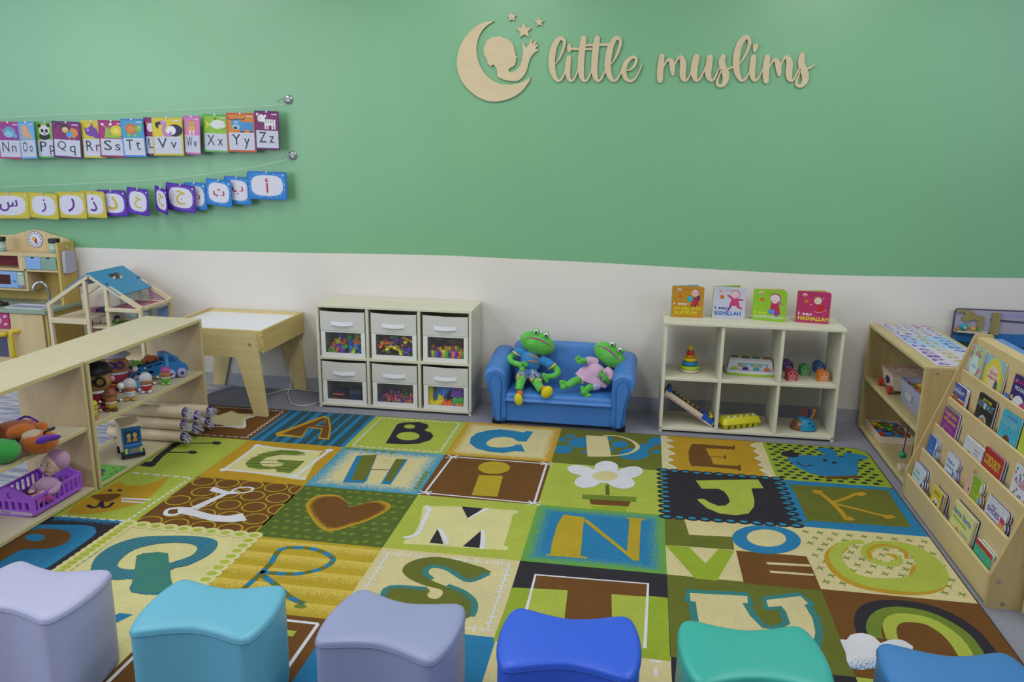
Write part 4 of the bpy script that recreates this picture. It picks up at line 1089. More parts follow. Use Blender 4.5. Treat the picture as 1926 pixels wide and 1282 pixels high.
ART = {
 'Nn': ('#a52d66', '#8d2c80', [('p', '#cfae7a', [(.04, .86), (.30, .74), (.32, .70)]), ('e', .52, .72, .28, .15, '#5a93b4'), ('e', .78, .62, .10, .06, '#5a93b4'), ('e', .5, .66, .2, .08, '#7fb0cb')]+eye(.48, .74)),
 'Oo': ('#5a93cf', '#6aa0cc', [('e', .38, .78, .22, .14, '#cf9a6a'), ('e', .5, .66, .24, .08, '#cf9a6a')]+[('s', '#cf9a6a', .06, [(.3+i*.12, .66), (.25+i*.16, .58), (.2+i*.2, .53)]) for i in range(4)]+eye(.5, .74)),
 'Pp': ('#4f9a5c', '#7aa537', [('e', .42, .60, .26, .10, '#1c1c22'), ('e', .42, .76, .24, .14, '#c4c4c6'), ('e', .22, .89, .08, .05, '#1c1c22'), ('e', .62, .89, .08, .05, '#1c1c22'), ('e', .33, .75, .07, .05, '#1c1c22'), ('e', .52, .74, .07, .05, '#1c1c22'), ('e', .42, .67, .04, .02, '#1c1c22')]),
 'Qq': ('#4f1a58', '#781c66', [('s', '#1c1c2c', .04, [(.42, .84), (.30, .92), (.16, .92), (.12, .82)]), ('e', .72, .70, .18, .13, '#c97a35'), ('e', .60, .66, .12, .10, '#4d8fc4'), ('e', .46, .80, .17, .12, '#22222e'), ('e', .46, .77, .12, .08, '#d2a44e'), ('p', '#c98a2c', [(.42, .72), (.52, .72), (.47, .66)]), ('s', '#c98a2c', .03, [(.6, .58), (.6, .51)]), ('s', '#c98a2c', .03, [(.76, .58), (.76, .51)])]+eye(.42, .8)+eye(.51, .8)),
 'Rr': ('#b9ad42', '#bfae35', [('e', .45, .70, .28, .13, '#6a3792'), ('p', '#6a3792', [(.12, .84), (.2, .62), (.32, .72)]), ('e', .66, .60, .16, .08, '#6a3792'), ('p', '#6a3792', [(.4, .82), (.5, .93), (.56, .8)])]+eye(.3, .74)),
 'Ss': ('#8c1f58', '#9a2472', [('e', .68, .72, .26, .15, '#c3b52f'), ('e', .66, .72, .13, .08, '#d2c64a'), ('p', '#7fae35', [(.2, .53), (.88, .53), (.8, .58), (.42, .62), (.40, .78), (.28, .80), (.24, .62)]), ('s', '#7fae35', .03, [(.3, .78), (.18, .88)]), ('s', '#7fae35', .03, [(.36, .78), (.46, .89)]), ('e', .16, .89, .05, .035, '#d8d8dc'), ('e', .47, .90, .05, .035, '#d8d8dc')]),
 'Tt': ('#2f74b8', '#3b90b4', [('e', .44, .74, .26, .14, '#b5602f'), ('e', .44, .73, .18, .09, '#c47a3f'), ('e', .76, .74, .14, .09, '#79a84a'), ('e', .32, .58, .08, .05, '#79a84a'), ('e', .60, .57, .08, .05, '#79a84a'), ('e', .88, .82, .06, .04, '#79a84a')]+eye(.78, .77)),
 'Uu': ('#66205c', '#7c2062', [('e', .3, .74, .16, .12, '#c6c6d4'), ('p', '#c9a46a', [(.08, .92), (.2, .82), (.16, .78)]), ('e', .6, .62, .22, .10, '#c6c6d4')]+eye(.26, .76)),
 'Vv': ('#b8aa34', '#c8b42c', [('e', .74, .66, .26, .16, '#22223c'), ('e', .62, .66, .16, .12, '#d2d2da'), ('s', '#a576b4', .09, [(.34, .86), (.42, .80), (.36, .66), (.42, .56), (.56, .54), (.62, .62)]), ('e', .34, .86, .14, .06, '#a576b4'), ('p', '#1c1c2c', [(.26, .90), (.10, .86), (.12, .76), (.2, .70), (.22, .8), (.3, .84)])]+eye(.4, .87)),
 'Ww': ('#b4609a', '#c274aa', [('e', .5, .72, .30, .18, '#b98560'), ('e', .5, .66, .22, .09, '#c79a76'), ('p', '#dcdcdc', [(.36, .62), (.44, .62), (.42, .51), (.37, .51)]), ('p', '#dcdcdc', [(.58, .62), (.66, .62), (.64, .51), (.59, .51)])]+eye(.4, .8)+eye(.6, .8)),
 'Xx': ('#4c9a46', '#82b02c', [('p', '#c6c63a', [(.06, .86), (.30, .74), (.06, .58), (.16, .72)]), ('e', .62, .74, .30, .12, '#c9cdc8'), ('p', '#c9cdc8', [(.25, .73), (.45, .82), (.45, .66)]), ('s', '#7a5a3a', .015, [(.66, .66), (.8, .62), (.92, .66)]), ('p', '#1c1c22', [(.45, .9), (.58, .9), (.5, .86)])]+eye(.74, .77)+eye(.86, .77)),
 'Yy': ('#b44e2a', '#c5772c', [('p', '#3b82b8', [(.42, .58), (.92, .58), (.94, .76), (.42, .78)]), ('e', .34, .72, .18, .14, '#3f8abf'), ('e', .32, .64, .14, .07, '#8fb4c8'), ('e', .30, .62, .07, .03, '#17171b'), ('s', '#4a4a50', .03, [(.05, .87), (.16, .82), (.36, .84), (.56, .83), (.66, .88)]), ('p', '#3b82b8', [(.46, .60), (.60, .60), (.60, .52), (.46, .52)]), ('p', '#3b82b8', [(.78, .60), (.92, .60), (.92, .52), (.78, .52)]), ('p', '#17171b', [(.46, .53), (.62, .53), (.62, .51), (.46, .51)]), ('p', '#17171b', [(.78, .53), (.93, .53), (.93, .51), (.78, .51)])]+eye(.30, .76)+eye(.38, .76)),
 'Zz': ('#4c1657', '#74205e', [('p', '#d2d2d6', [(.40, .62), (.84, .64), (.86, .78), (.40, .80)]), ('e', .28, .80, .15, .11, '#d2d2d6'), ('e', .26, .70, .08, .03, '#4a4a55'), ('e', .12, .91, .05, .035, '#d2d2d6'), ('e', .44, .87, .05, .035, '#d2d2d6')]+[('s', '#20202a', .02, [(.46+i*.1, .80), (.47+i*.1, .68)]) for i in range(4)]+[('s', '#d2d2d6', .06, [(x_, .66), (x_, .53)]) for x_ in (.44, .54, .72, .82)]+[('s', '#20202a', .06, [(x_, .52), (x_, .50)]) for x_ in (.44, .54, .72, .82)]+eye(.24, .82)),
}
NM = {'Nn': 'narwhal', 'Oo': 'octopus', 'Pp': 'panda', 'Qq': 'quail', 'Rr': 'rhinoceros', 'Ss': 'snail', 'Tt': 'turtle', 'Uu': 'unicorn', 'Vv': 'vulture', 'Ww': 'walrus', 'Xx': 'fish', 'Yy': 'yak', 'Zz': 'zebra'}
AC = [('Nn', CA, (-35, 240), (178, 240), (5, 580), (207, 588), .045, .045), ('Oo', CA, (163, 245), (310, 235), (203, 585), (350, 583), .050, .066),
 ('Pp', CA, (315, 240), (520, 235), (355, 580), (560, 575), .045, .048), ('Qq', CA, (475, 228), (747, 248), (505, 570), (762, 585), .062, .056),
 ('Rr', CA, (742, 222), (955, 232), (782, 578), (990, 575), .044, .040), ('Ss', CA, (905, 222), (1155, 235), (937, 568), (1180, 572), .052, .052),
 ('Tt', CA, (1107, 212), (1330, 215), (1158, 568), (1358, 568), .062, .062), ('Uu', CA, (1330, 197), (1535, 205), (1350, 553), (1560, 560), .046, .046),
 ('Vv', CB, (72, 250), (355, 250), (98, 603), (380, 605), .066, .060), ('Ww', CB, (362, 233), (522, 238), (382, 590), (532, 597), .046, .075),
 ('Xx', CB, (543, 213), (778, 232), (560, 573), (792, 575), .047, .047), ('Yy', CB, (768, 205), (1025, 212), (785, 570), (1055, 573), .055, .055), ('Zz', CB, (1025, 185), (1253, 195), (1042, 548), (1267, 555), .064, .064)]
for k, K, *c in AC:
    bor, bgc, art = ART[k]
    card('alphabet_card', K, *c, 'animal alphabet card with letters %s and a %s, hanging on the upper string' % (k, NM[k]), 'animal alphabet cards on the upper string', 'card', animal_card(k, bor, bgc, art))
def arab_card(ch, c1, c2, dotc, letc):
    def draw(mb, f, asp, out, th):
        base_sheet(mb, f, out, th, pm(c1))
        inner = [(.5+.40*math.copysign(abs(cos(t))**.62, cos(t)), .5+.37*math.copysign(abs(sin(t))**.72, sin(t))) for t in [i*2*pi/40 for i in range(40)]]
        mb.poly(f, [(x*.93+.035, y*.93+.035) for x, y in out], th+.0001, pm(c2))
        ring = [(.5+(x-.5)*1.09, .5+(y-.5)*1.11) for x, y in inner]
        for i in range(0, 40, 2):
            a, b = ring[i], ring[(i+1) % 40]; L, R = ribbon2([a, b], .014)
            mb.add([f(*p, th+.0002) for p in (R[0], R[1], L[1], L[0])], [(0, 1, 2, 3)], m=pm(dotc))
        mb.poly(f, inner, th+.0003, pm('#c9c9d6'))
        t = text_geo(ch); w0 = t[3]-t[2]; h0 = t[5]-t[4]
        h = min(.50, .42*h0/max(w0, .01)*asp); w = w0/h0*h/asp
        mb.text(f, ch, .5, .5-h/2, h, m=pm(letc), z=th+.0004, w=w, align='c', fat=.008)
        E2(mb, f, asp, .90, .88, .035, .035, '#b9c6da', th+.00035)
    return draw
YL = ('#b0a02a', '#bfb03c', '#cfc46a', '#5b2189'); PU = ('#3e1b86', '#5223a0', '#8f6fc4', '#bfa52c'); BL = ('#1763b5', '#1d74bd', '#8fc0e0', '#a5203f')
BC = [('\u0633', 'seen', YL, CA, (-120, 893), (268, 895), (-105, 1140), (285, 1138), .050, .048, 'yellow'), ('\u0632', 'zay', YL, CA, (262, 888), (528, 910), (283, 1128), (552, 1150), .060, .060, 'yellow'),
 ('\u0631', 'ra', YL, CA, (510, 888), (792, 892), (540, 1130), (810, 1142), .050, .056, 'yellow'), ('\u0630', 'dhal', YL, CA, (735, 878), (965, 888), (770, 1125), (998, 1137), .045, .064, 'yellow'),
 ('\u062f', 'dal', PU, CA, (890, 870), (1165, 878), (930, 1110), (1192, 1122), .042, .046, 'purple'), ('\u062e', 'kha', PU, CA, (1165, 840), (1382, 873), (1197, 1085), (1380, 1120), .052, .078, 'purple'),
 ('\u062d', 'ha', PU, CB, (97, 873), (215, 925), (125, 1110), (228, 1158), .056, .100, 'narrow-looking turned purple'), ('\u062c', 'jeem', PU, CB, (190, 850), (492, 885), (228, 1095), (475, 1145), .054, .070, 'purple'),
 ('\u062b', 'tha', BL, CB, (365, 852), (572, 855), (395, 1100), (592, 1112), .044, .044, 'blue'), ('\u062a', 'ta', BL, CB, (570, 812), (818, 838), (590, 1050), (820, 1092), .052, .068, 'blue'),
 ('\u0628', 'ba', BL, CB, (742, 792), (985, 808), (765, 1040), (1003, 1068), .044, .050, 'blue'), ('\u0623', 'alif', BL, CB, (953, 752), (1328, 752), (970, 1000), (1333, 1022), .058, .058, 'blue')]
for ch, nm, st, K, TL, TR, BLp, BRp, dl, dr, cn in BC:
    card('arabic_letter_card', K, TL, TR, BLp, BRp, dl, dr, '%s arabic letter card showing %s, clipped to the lower string' % (cn, nm), 'arabic letter cards on the lower string', 'card', arab_card(ch, *st), True)
# ------------------------------------------------------------------ play kitchen in the left corner
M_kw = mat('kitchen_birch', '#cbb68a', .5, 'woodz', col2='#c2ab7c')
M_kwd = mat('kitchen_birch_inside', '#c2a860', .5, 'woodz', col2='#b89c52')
kit = thing('play_kitchen', 'birch wooden play kitchen with sage worktop, clock and pastel drawers in the left corner', 'play kitchen', (-1.45, .22, .0095))
KX0, KX1, KY0, KYH, KY1, KZ0 = -1.95, -1.047, .068, .238, .385, .0095
def kpart(name, *bx, m=None, bev=.0015, parent=None):
    mb = MB(m or M_kw); mb.box(*bx, bev=bev); return mb.build(name, parent or kit)
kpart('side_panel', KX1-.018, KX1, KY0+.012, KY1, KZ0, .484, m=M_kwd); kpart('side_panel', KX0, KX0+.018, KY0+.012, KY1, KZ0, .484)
kpart('worktop', KX0-.01, KX1+.010, KY0-.012, KY1, .484, .508, m=pm('#8c9f8e', .4))
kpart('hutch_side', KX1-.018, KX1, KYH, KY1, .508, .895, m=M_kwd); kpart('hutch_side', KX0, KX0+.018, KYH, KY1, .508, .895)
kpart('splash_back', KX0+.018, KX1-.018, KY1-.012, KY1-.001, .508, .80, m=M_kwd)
# clock header with its wavy top edge
top = [(-1.85, .895), (-1.75, .915), (-1.64, .92), (-1.50, .92), (-1.42, .932), (-1.35, .952), (-1.30, .958), (-1.25, .952), (-1.18, .930), (-1.11, .915), (-1.075, .900), (-1.058, .868)]
mb = MB(M_kw); mb.prism(Fr((0, KY1-.001, 0), (1, 0, 0), (0, 0, 1)), [(-1.93, .80), (-1.058, .80)]+sm(top, False, 3)[::-1]+[(-1.93, .87)], 0, .012); mb.build('header_board', kit)
ck = Fr((0, KY1-.014, 0), (1, 0, 0), (0, 0, 1)); mb = MB(pm('#6f77a8')); cc = (-1.305, .898)
mb.prism(ck, ell2(*cc, .052, .052, 32), 0, .002); mb.prism(ck, ell2(*cc, .048, .048, 32), .002, .0026, pm('#d3d2da'))
for k in range(12): mb.poly(ck, ell2(cc[0]+.038*sin(k*pi/6), cc[1]+.038*cos(k*pi/6), .004, .005, 8), .003, pm('#3c3f78'))
mb.prism(ck, [(cc[0]-.004, cc[1]+.006), (cc[0]+.012, cc[1]+.004), (cc[0]+.014, cc[1]-.028), (cc[0]-.006, cc[1]-.02)], .0028, .005, pm('#a33038')); mb.prism(ck, ell2(cc[0]-.006, cc[1]+.004, .012, .012, 16), .005, .008, pm('#d0a13a')); mb.build('clock_face', kit)
# shelves of the hutch
kpart('hutch_shelf', KX0+.018, KX1-.018, KYH, KY1-.012, .806, .826); kpart('hutch_shelf', KX0+.018, KX1-.018, KYH+.001, KY1-.012, .712, .726)
kpart('hutch_divider', -1.300, -1.285, KYH+.001, KY1-.012, .60, .806); kpart('hutch_divider', -1.335, -1.3, KYH+.0005, KYH+.012, .726, .806)
kpart('cubby_lining', -1.60, -1.337, KY1-.03, KY1-.013, .728, .804, m=pm('#7a1f30')); 
kpart('microwave_floor', KX0+.018, -1.285, KYH, KY1-.012, .588, .602)
def frontbox(name, x0, x1, z0, z1, col, par=kit): 
    mb = MB(pm(col)); mb.box(x0, x1, KYH-.004, KYH+.10, z0, z1, bev=.001); return mb.build(name, par)
d1 = frontbox('drawer', -1.280, -1.175, .728, .805, '#7fa5cf'); d2 = frontbox('drawer', -1.173, -1.068, .728, .805, '#7c9b8a')
d1['label'] = 'pale blue drawer'; d2['label'] = 'sage green drawer'
for dd, x in ((d1, -1.228), (d2, -1.120)):
    mb = MB(pm('#20201f')); mb.prism(Fr((x, KYH-.0042, .805), (1, 0, 0), (0, 0, 1)), ell2(0, 0, .012, .010, 14, 0, pi, 2*pi), 0, .0006); mb.build('finger_notch', dd)
mw = frontbox('microwave_door', -1.60, -1.352, .605, .708, '#86a9d2')
mb = MB(pm('#4a2626', .2)); mb.box(-1.56, -1.400, KYH-.0055, KYH-.0042, .628, .688); mb.build('window_pane', mw)
mb = MB(pm('#4f80ab')); mb.tube([(-1.383, KYH-.008, .650), (-1.363, KYH-.008, .650)], .004, 6); mb.build('knob', mw)
kp = frontbox('keypad', -1.350, -1.302, .605, .708, '#8aa090')
mb = MB(pm('#c4cfc4')); mb.box(-1.346, -1.316, KYH-.0052, KYH-.004, .690, .703)
for r_ in range(4):
    for c_ in range(3): mb.box(-1.345+c_*.014, -1.335+c_*.014, KYH-.0055, KYH-.004, .672-r_*.014, .682-r_*.014)
mb.box(-1.345, -1.328, KYH-.0055, KYH-.004, .608, .622, pm('#5a8fc0')); mb.box(-1.322, -1.308, KYH-.0055, KYH-.004, .608, .622, pm('#c0405a')); mb.build('key_buttons', kp)
# sink and tap
mb = MB(pm('#c9cad2', .3)); f = Fr((0, 0, .508), (1, 0, 0), (0, 1, 0))
mb.prism(f, [rrect2(-1.345, -1.085, .085, .215, .02), rrect2(-1.325, -1.105, .100, .200, .02)[::-1]], 0, .005)
mb.poly(f, rrect2(-1.325, -1.105, .100, .200, .02), .0006, pm('#9a9fc0', .3)); mb.build('sink', kit)
M_chr = mat('chrome', '#b4b4bc', .18, metal=.9)
mb = MB(M_chr); fx, fy = -1.135, .225
mb.cyl((fx-.01, fy, .508), (fx-.01, fy, .528), .016, .013); mb.tube(sm([(fx, fy, .52), (fx, fy, .58), (fx-.006, fy-.004, .625), (fx-.028, fy-.012, .652), (fx-.055, fy-.022, .650), (fx-.072, fy-.03, .628), (fx-.078, fy-.033, .600)], k=5), [.009]*26+[.011]*5, 10); mb.build('tap', kit)
# hob
hob = [(-1.62, .10), (-1.37, .10), (-1.37, .21), (-1.62, .21)]
mb = MB(pm('#1b1b1f', .5)); 
for cx_ in (-1.43, -1.55):
    for k in range(4):
        a = k*pi/2+.4; mb.obox(Fr((cx_+.03*cos(a), .15+.03*sin(a), .518), (cos(a), sin(a), 0), (-sin(a), cos(a), 0)), .045, .012, .02, bev=.003)
    mb.lathe([(.055, 0), (.055, .006), (.045, .010)], (cx_, .15, .508), 20); mb.lathe([(.020, .012), (.018, .018)], (cx_, .15, .505), 16, m=pm('#b04a55'))
mb.build('hob', kit)
# fronts under the worktop
kpart('cupboard_door', -1.292, KX1-.020, KY0-.002, KY0+.012, KZ0+.03, .480)
pk = kpart('oven_control_panel', -1.64, -1.296, KY0-.006, KY0+.012, .385, .480, m=pm('#b0386a'))
for x, z, r in ((-1.318, .458, .010), (-1.318, .410, .010), (-1.372, .43, .026)):
    mb = MB(pm('#c3b9c9')); f = Fr((x, KY0-.006, z), (1, 0, 0), (0, 0, 1)); mb.lathe([(r, 0), (r*.9, .006), (r*.45, .007), (r*.42, .014)], fr=f, n=18); mb.build('knob', pk)
od = kpart('oven_door', -1.66, -1.297, KY0-.004, KY0+.012, .12, .380)
mb = MB(pm('#55566e', .2)); mb.box(-1.63, -1.328, KY0-.0065, KY0-.004, .205, .330); mb.build('oven_window', od)
def handle(pts, par):
    mb = MB(pm('#c8b12c')); mb.tube(pts, .011, 8, flat=1.3); mb.build('handle', par)
handle(sm([(-1.60, KY0-.004, .352), (-1.585, KY0-.04, .352), (-1.34, KY0-.04, .352), (-1.322, KY0-.004, .352)], k=4), od)
cd = kpart('lower_door_rail', -1.297, -1.27, KY0-.004, KY0, .12, .385)
handle(sm([(-1.235, KY0-.002, .372), (-1.262, KY0-.036, .368), (-1.264, KY0-.040, .30), (-1.264, KY0-.040, .22), (-1.262, KY0-.004, .20)], k=4), cd)
# jars and hanging grater
def jar(x, y, lb):
    j = thing('spice_jar', lb, 'jar', (x, y, .826), 0, 'jars on the play kitchen')
    mb = MB(pm('#8fb3a6', .3)); mb.lathe([(.026, 0), (.029, .004), (.029, .062), (.026, .066)], (x, y, .826)); mb.lathe([(.0295, .026), (.0295, .044)], (x, y, .826), m=pm('#b9c7bf')); mb.build('jar_body', j)
    mb = MB(pm('#1e2022', .4)); mb.lathe([(.033, .066), (.033, .088), (.030, .091)], (x, y, .826)); mb.build('lid', j)
jar(-1.105, .285, 'green jar with black lid on top right of the play kitchen'); jar(-1.475, .275, 'green jar with black lid at the far left of the play kitchen top')
g = thing('hanging_grater', 'white plastic scoop hanging on the right side of the play kitchen', 'kitchen toy', (-1.03, .30, .70))
mb = MB(pm('#a9a5b4', .35)); 
f = Fr((KX1+.004, .0, 0), (0, 1, 0), (0, 0, 1)); mb.prism(f, sm([(.255, .72), (.26, .83), (.28, .842), (.33, .842), (.348, .83), (.352, .74), (.34, .712), (.27, .705)], True, 3), 0, .022); mb.build('scoop_body', g, bevel=.004)
mb = MB(M_chr); mb.tube([(KX1+.002, .305, .842), (KX1+.012, .305, .862), (KX1+.002, .305, .868)], .003, 6); mb.build('hook', g)

# ------------------------------------------------------------------ dolls' house
M_dh = mat('pale_pine', '#cdc0a2', .55, 'woodz', col2='#c6b794')
HY0, HY1, HX0, HX1, HXR = .0, .30, -.953, -.365, -.672
HZ = .0095; ZE = .562; ZP = .745; HXM0, HXM1 = -.705, -.585
dh = thing('dolls_house', 'open pale pine dolls house with a blue roof behind the toy shelves', 'dolls house', (-.66, .15, HZ))
def post(x, y, z1, s=.022, name='post'):
    mb = MB(M_dh); mb.box(x-s/2, x+s/2, y-.011 if y < .1 else y-.011, y+.011, HZ, z1, bev=.002); mb.build(name, dh)
for y in (HY0, HY1):
    post(HX0, y, ZE); post(HX1, y, ZE); post(HXM0, y, ZE+.15); post(HXM1+.012, y, ZE+.12)
    mb = MB(M_dh)
    for a, b in (((HX0-.008, ZE-.002), (HXR, ZP)), ((HXR, ZP), (HX1+.008, ZE-.002))):
        d = Vector((b[0]-a[0], b[1]-a[1])).normalized(); nn = Vector((-d.y, d.x))*.011
        mb.prism(Fr((0, y+.012, 0), (1, 0, 0), (0, 0, 1)), [(a[0]-nn.x, a[1]-nn.y), (b[0]-nn.x, b[1]-nn.y), (b[0]+nn.x, b[1]+nn.y), (a[0]+nn.x, a[1]+nn.y)], 0, .022)
    mb.build('rafter', dh)
def hbar(x0, x1, y, z, h=.03, name='cross_bar'):
    mb = MB(M_dh); mb.box(x0, x1, y-.012, y+.012, z-h/2, z+h/2, bev=.002); mb.build(name, dh)
hbar(HX0, HXM0, HY0-.002, .468); hbar(HXM1, HX1, HY0-.002, .548, .022); hbar(HX0, HXM0, HY1+.002, .468); hbar(HXM1, HX1, HY1+.002, .548, .022)
for z, x0, x1, nm, mm in ((.475, HX0+.011, HXM0, 'upper_floor', M_dh), (.545, HXM1, HX1-.011, 'upper_floor', pm('#a36572', .6)), (.02, HX0+.011, HX1-.011, 'ground_floor', M_dh), (.245, HX0+.011, HX1-.011, 'middle_floor', M_dh), (.43, HXM0, HXM1+.01, 'upper_floor', M_dh)):
    mb = MB(mm); mb.box(x0, x1, HY0+.011, HY1-.011, z, z+.007); mb.build(nm, dh)
mb = MB(M_dh); mb.box(HX1-.010, HX1+.010, HY0+.012, HY1-.012, .548, .568, bev=.002); mb.build('side_rail', dh)
mb = MB(M_dh); mb.box(HX0-.010, HX0+.010, HY0+.012, HY1-.012, .455, .478, bev=.002); mb.build('side_rail', dh)
def dots_panel(name, loop, y, base, dot, par=dh, sp=.013, r=.0032):
    mb = MB(pm(base, .6)); f = Fr((0, y, 0), (1, 0, 0), (0, 0, 1)); mb.prism(f, loop, 0, .004)
    xs = [p[0] for p in loop]; zs = [p[1] for p in loop]
    def inside(x, z):
        c = False; n = len(loop)
        for i in range(n):
            (x1, z1), (x2, z2) = loop[i], loop[(i+1) % n]
            if (z1 > z) != (z2 > z) and x < (x2-x1)*(z-z1)/(z2-z1)+x1: c = not c
        return c
    z = min(zs)+.006; k = 0
    while z < max(zs):
        x = min(xs)+.006+(sp/2 if k % 2 else 0)
        while x < max(xs):
            if all(inside(x+dx, z+dz) for dx in (-r, r) for dz in (-r, r)): mb.poly(f, ell2(x, z, r, r, 8), .0042, pm(dot))
            x += sp
        z += sp*.8; k += 1
    mb.build(name, par)
dots_panel('dotted_wall', [(HXM0+.02, .44), (HXM1-.012, .44), (HXM1-.012, .62), (HXM0+.02, .64)], HY1-.004, '#b3c6bd', '#6d9088')
dots_panel('dotted_wall', [(HXM1+.026, .44), (HXM1+.06, .44), (HXM1+.06, .58), (HXM1+.026, .61)], HY1-.003, '#b3c6bd', '#6d9088')
dots_panel('dotted_wall', [(HXM1+.085, .558), (HX1-.02, .558), (HXM1+.085, .668)], HY1-.004, '#b79aa6', '#5a3450')
dots_panel('lattice_window', [(HX1-.09, .44), (HX1-.015, .44), (HX1-.015, .53), (HX1-.09, .50)], HY1-.004, '#7f9fc4', '#3d6390')
# blue roof with a skylight hole
M_roof = pm('#3f86ae', .45)
sl = (HX1-HXR, ZE-ZP); k_ = .60
def roofp(s, x1, z1, hole=None):
    mb = MB(M_roof); L = math.hypot(x1-HXR, z1-ZP); u = Vector((x1-HXR, 0, z1-ZP))/L; v = Vector((0, 1, 0))
    f = Fr((HXR, HY0-.012, ZP+.014), u, v)
    loops = [[(0, 0), (L, 0), (L, HY1-HY0+.024), (0, HY1-HY0+.024)]]
    if hole: loops.append(hole)
    mb.prism(f, loops, -.003, .003); mb.build('roof_panel', dh); return f
fr_ = roofp(1, HXR+.195, ZP-.122, [(.045, .13), (.045, .20), (.06, .215), (.085, .215), (.10, .20), (.10, .13), (.085, .115), (.06, .115)])
fl_ = roofp(-1, HXR-.16, ZP-.100)
mb = MB(pm('#2b2b33'));
for q in (fr_(.12, .02, 0), fr_(.13, .30, 0)): mb.obox(Fr(q), .012, .02, .012, bev=.002)
mb.build('roof_clip', dh)
def ladder(x, y, z0, z1, col, lb, w=.032, rg=4, lean=.02):
    mb = MB(pm(col))
    for s in (-1, 1): mb.tube([(x+s*w/2, y, z0), (x+s*w/2, y+lean, z1)], .0035, 6)
    for k in range(rg):
        t = (k+.5)/rg; mb.tube([(x-w/2, y+lean*t, z0+(z1-z0)*t), (x+w/2, y+lean*t, z0+(z1-z0)*t)], .0028, 6)
    tag(mb.build('toy_ladder'), lb, 'toy ladder', 'toy ladders in the dolls house')
ladder(-.60, .17, .385, .475, '#9c2b3a', 'red toy ladder chair inside the dolls house', .045, 2, .0) if 0 else None
Lp = lambda px, py, y: onY(px, py, y)
for (px, py, qy, y, c, w, lb) in ((183, 626, 603, .15, '#98293a', .055, 'dark red toy ladder in the middle of the dolls house'), (197, 700, 668, .12, '#c0b23a', .05, 'yellow toy ladder low in the dolls house'), (281, 668, 640, .14, '#7fae3c', .045, 'lime green toy ladder at the lower right of the dolls house'), (276, 593, 578, .2, '#3f86b4', .05, 'bright blue toy ladder on the right of the dolls house')):
    a = Lp(px, py, y); b = Lp(px, qy, y); zf = max([z for z in (.0165+.0105, .252, .4375) if z <= a.z+.03] or [.252])
    if c == '#3f86b4': zf = .252
    ladder(a.x, y, zf, b.z, c, lb, w, 3 if b.z-zf < .15 else 5, .004)
# small furniture and toys on the upper floors
def tbox(name, x0, x1, y0, y1, z0, z1, col, lb, cat, grp=None):
    mb = MB(pm(col)); mb.box(x0, x1, y0, y1, z0, z1, bev=.002); return tag(mb.build(name), lb, cat, grp)
tbox('toy_bed', -.86, -.80, .19, .27, .4825, .505, '#8e5a76', 'small mauve toy bed on the left upper floor of the dolls house', 'toy furniture')
tbox('toy_cushion', -.79, -.745, .2, .26, .4825, .512, '#26264a', 'dark blue toy cushion on the left upper floor of the dolls house', 'toy furniture')
tbox('toy_rug', -.685, -.60, .08, .22, .4375, .440, '#5d8a3c', 'small green mat on the middle floor of the dolls house', 'toy furniture')
mb = MB(pm('#3a3358')); mb.ell((-.66, .19, .458), (.018, .022, .0165)); tag(mb.build('toy_doll'), 'tiny dark blue doll lying on the green mat in the dolls house', 'doll')
mb = MB(pm('#8f9a4a')); mb.ell((-.62, .15, .452), (.018, .02, .0105)); tag(mb.build('toy_doll'), 'tiny olive coloured figure lying beside the dark doll in the dolls house', 'doll')
mb = MB(M_dh); mb.box(-.79, -.73, .12, .2, .252, .30, bev=.002); mb.box(-.765, -.73, .12, .2, .30, .34, bev=.002); mb.box(-.787, -.767, .125, .195, .30, .304, pm('#9ab63c')); tag(mb.build('toy_chair'), 'pale wooden toy chair with a green seat inside the dolls house', 'toy furniture')

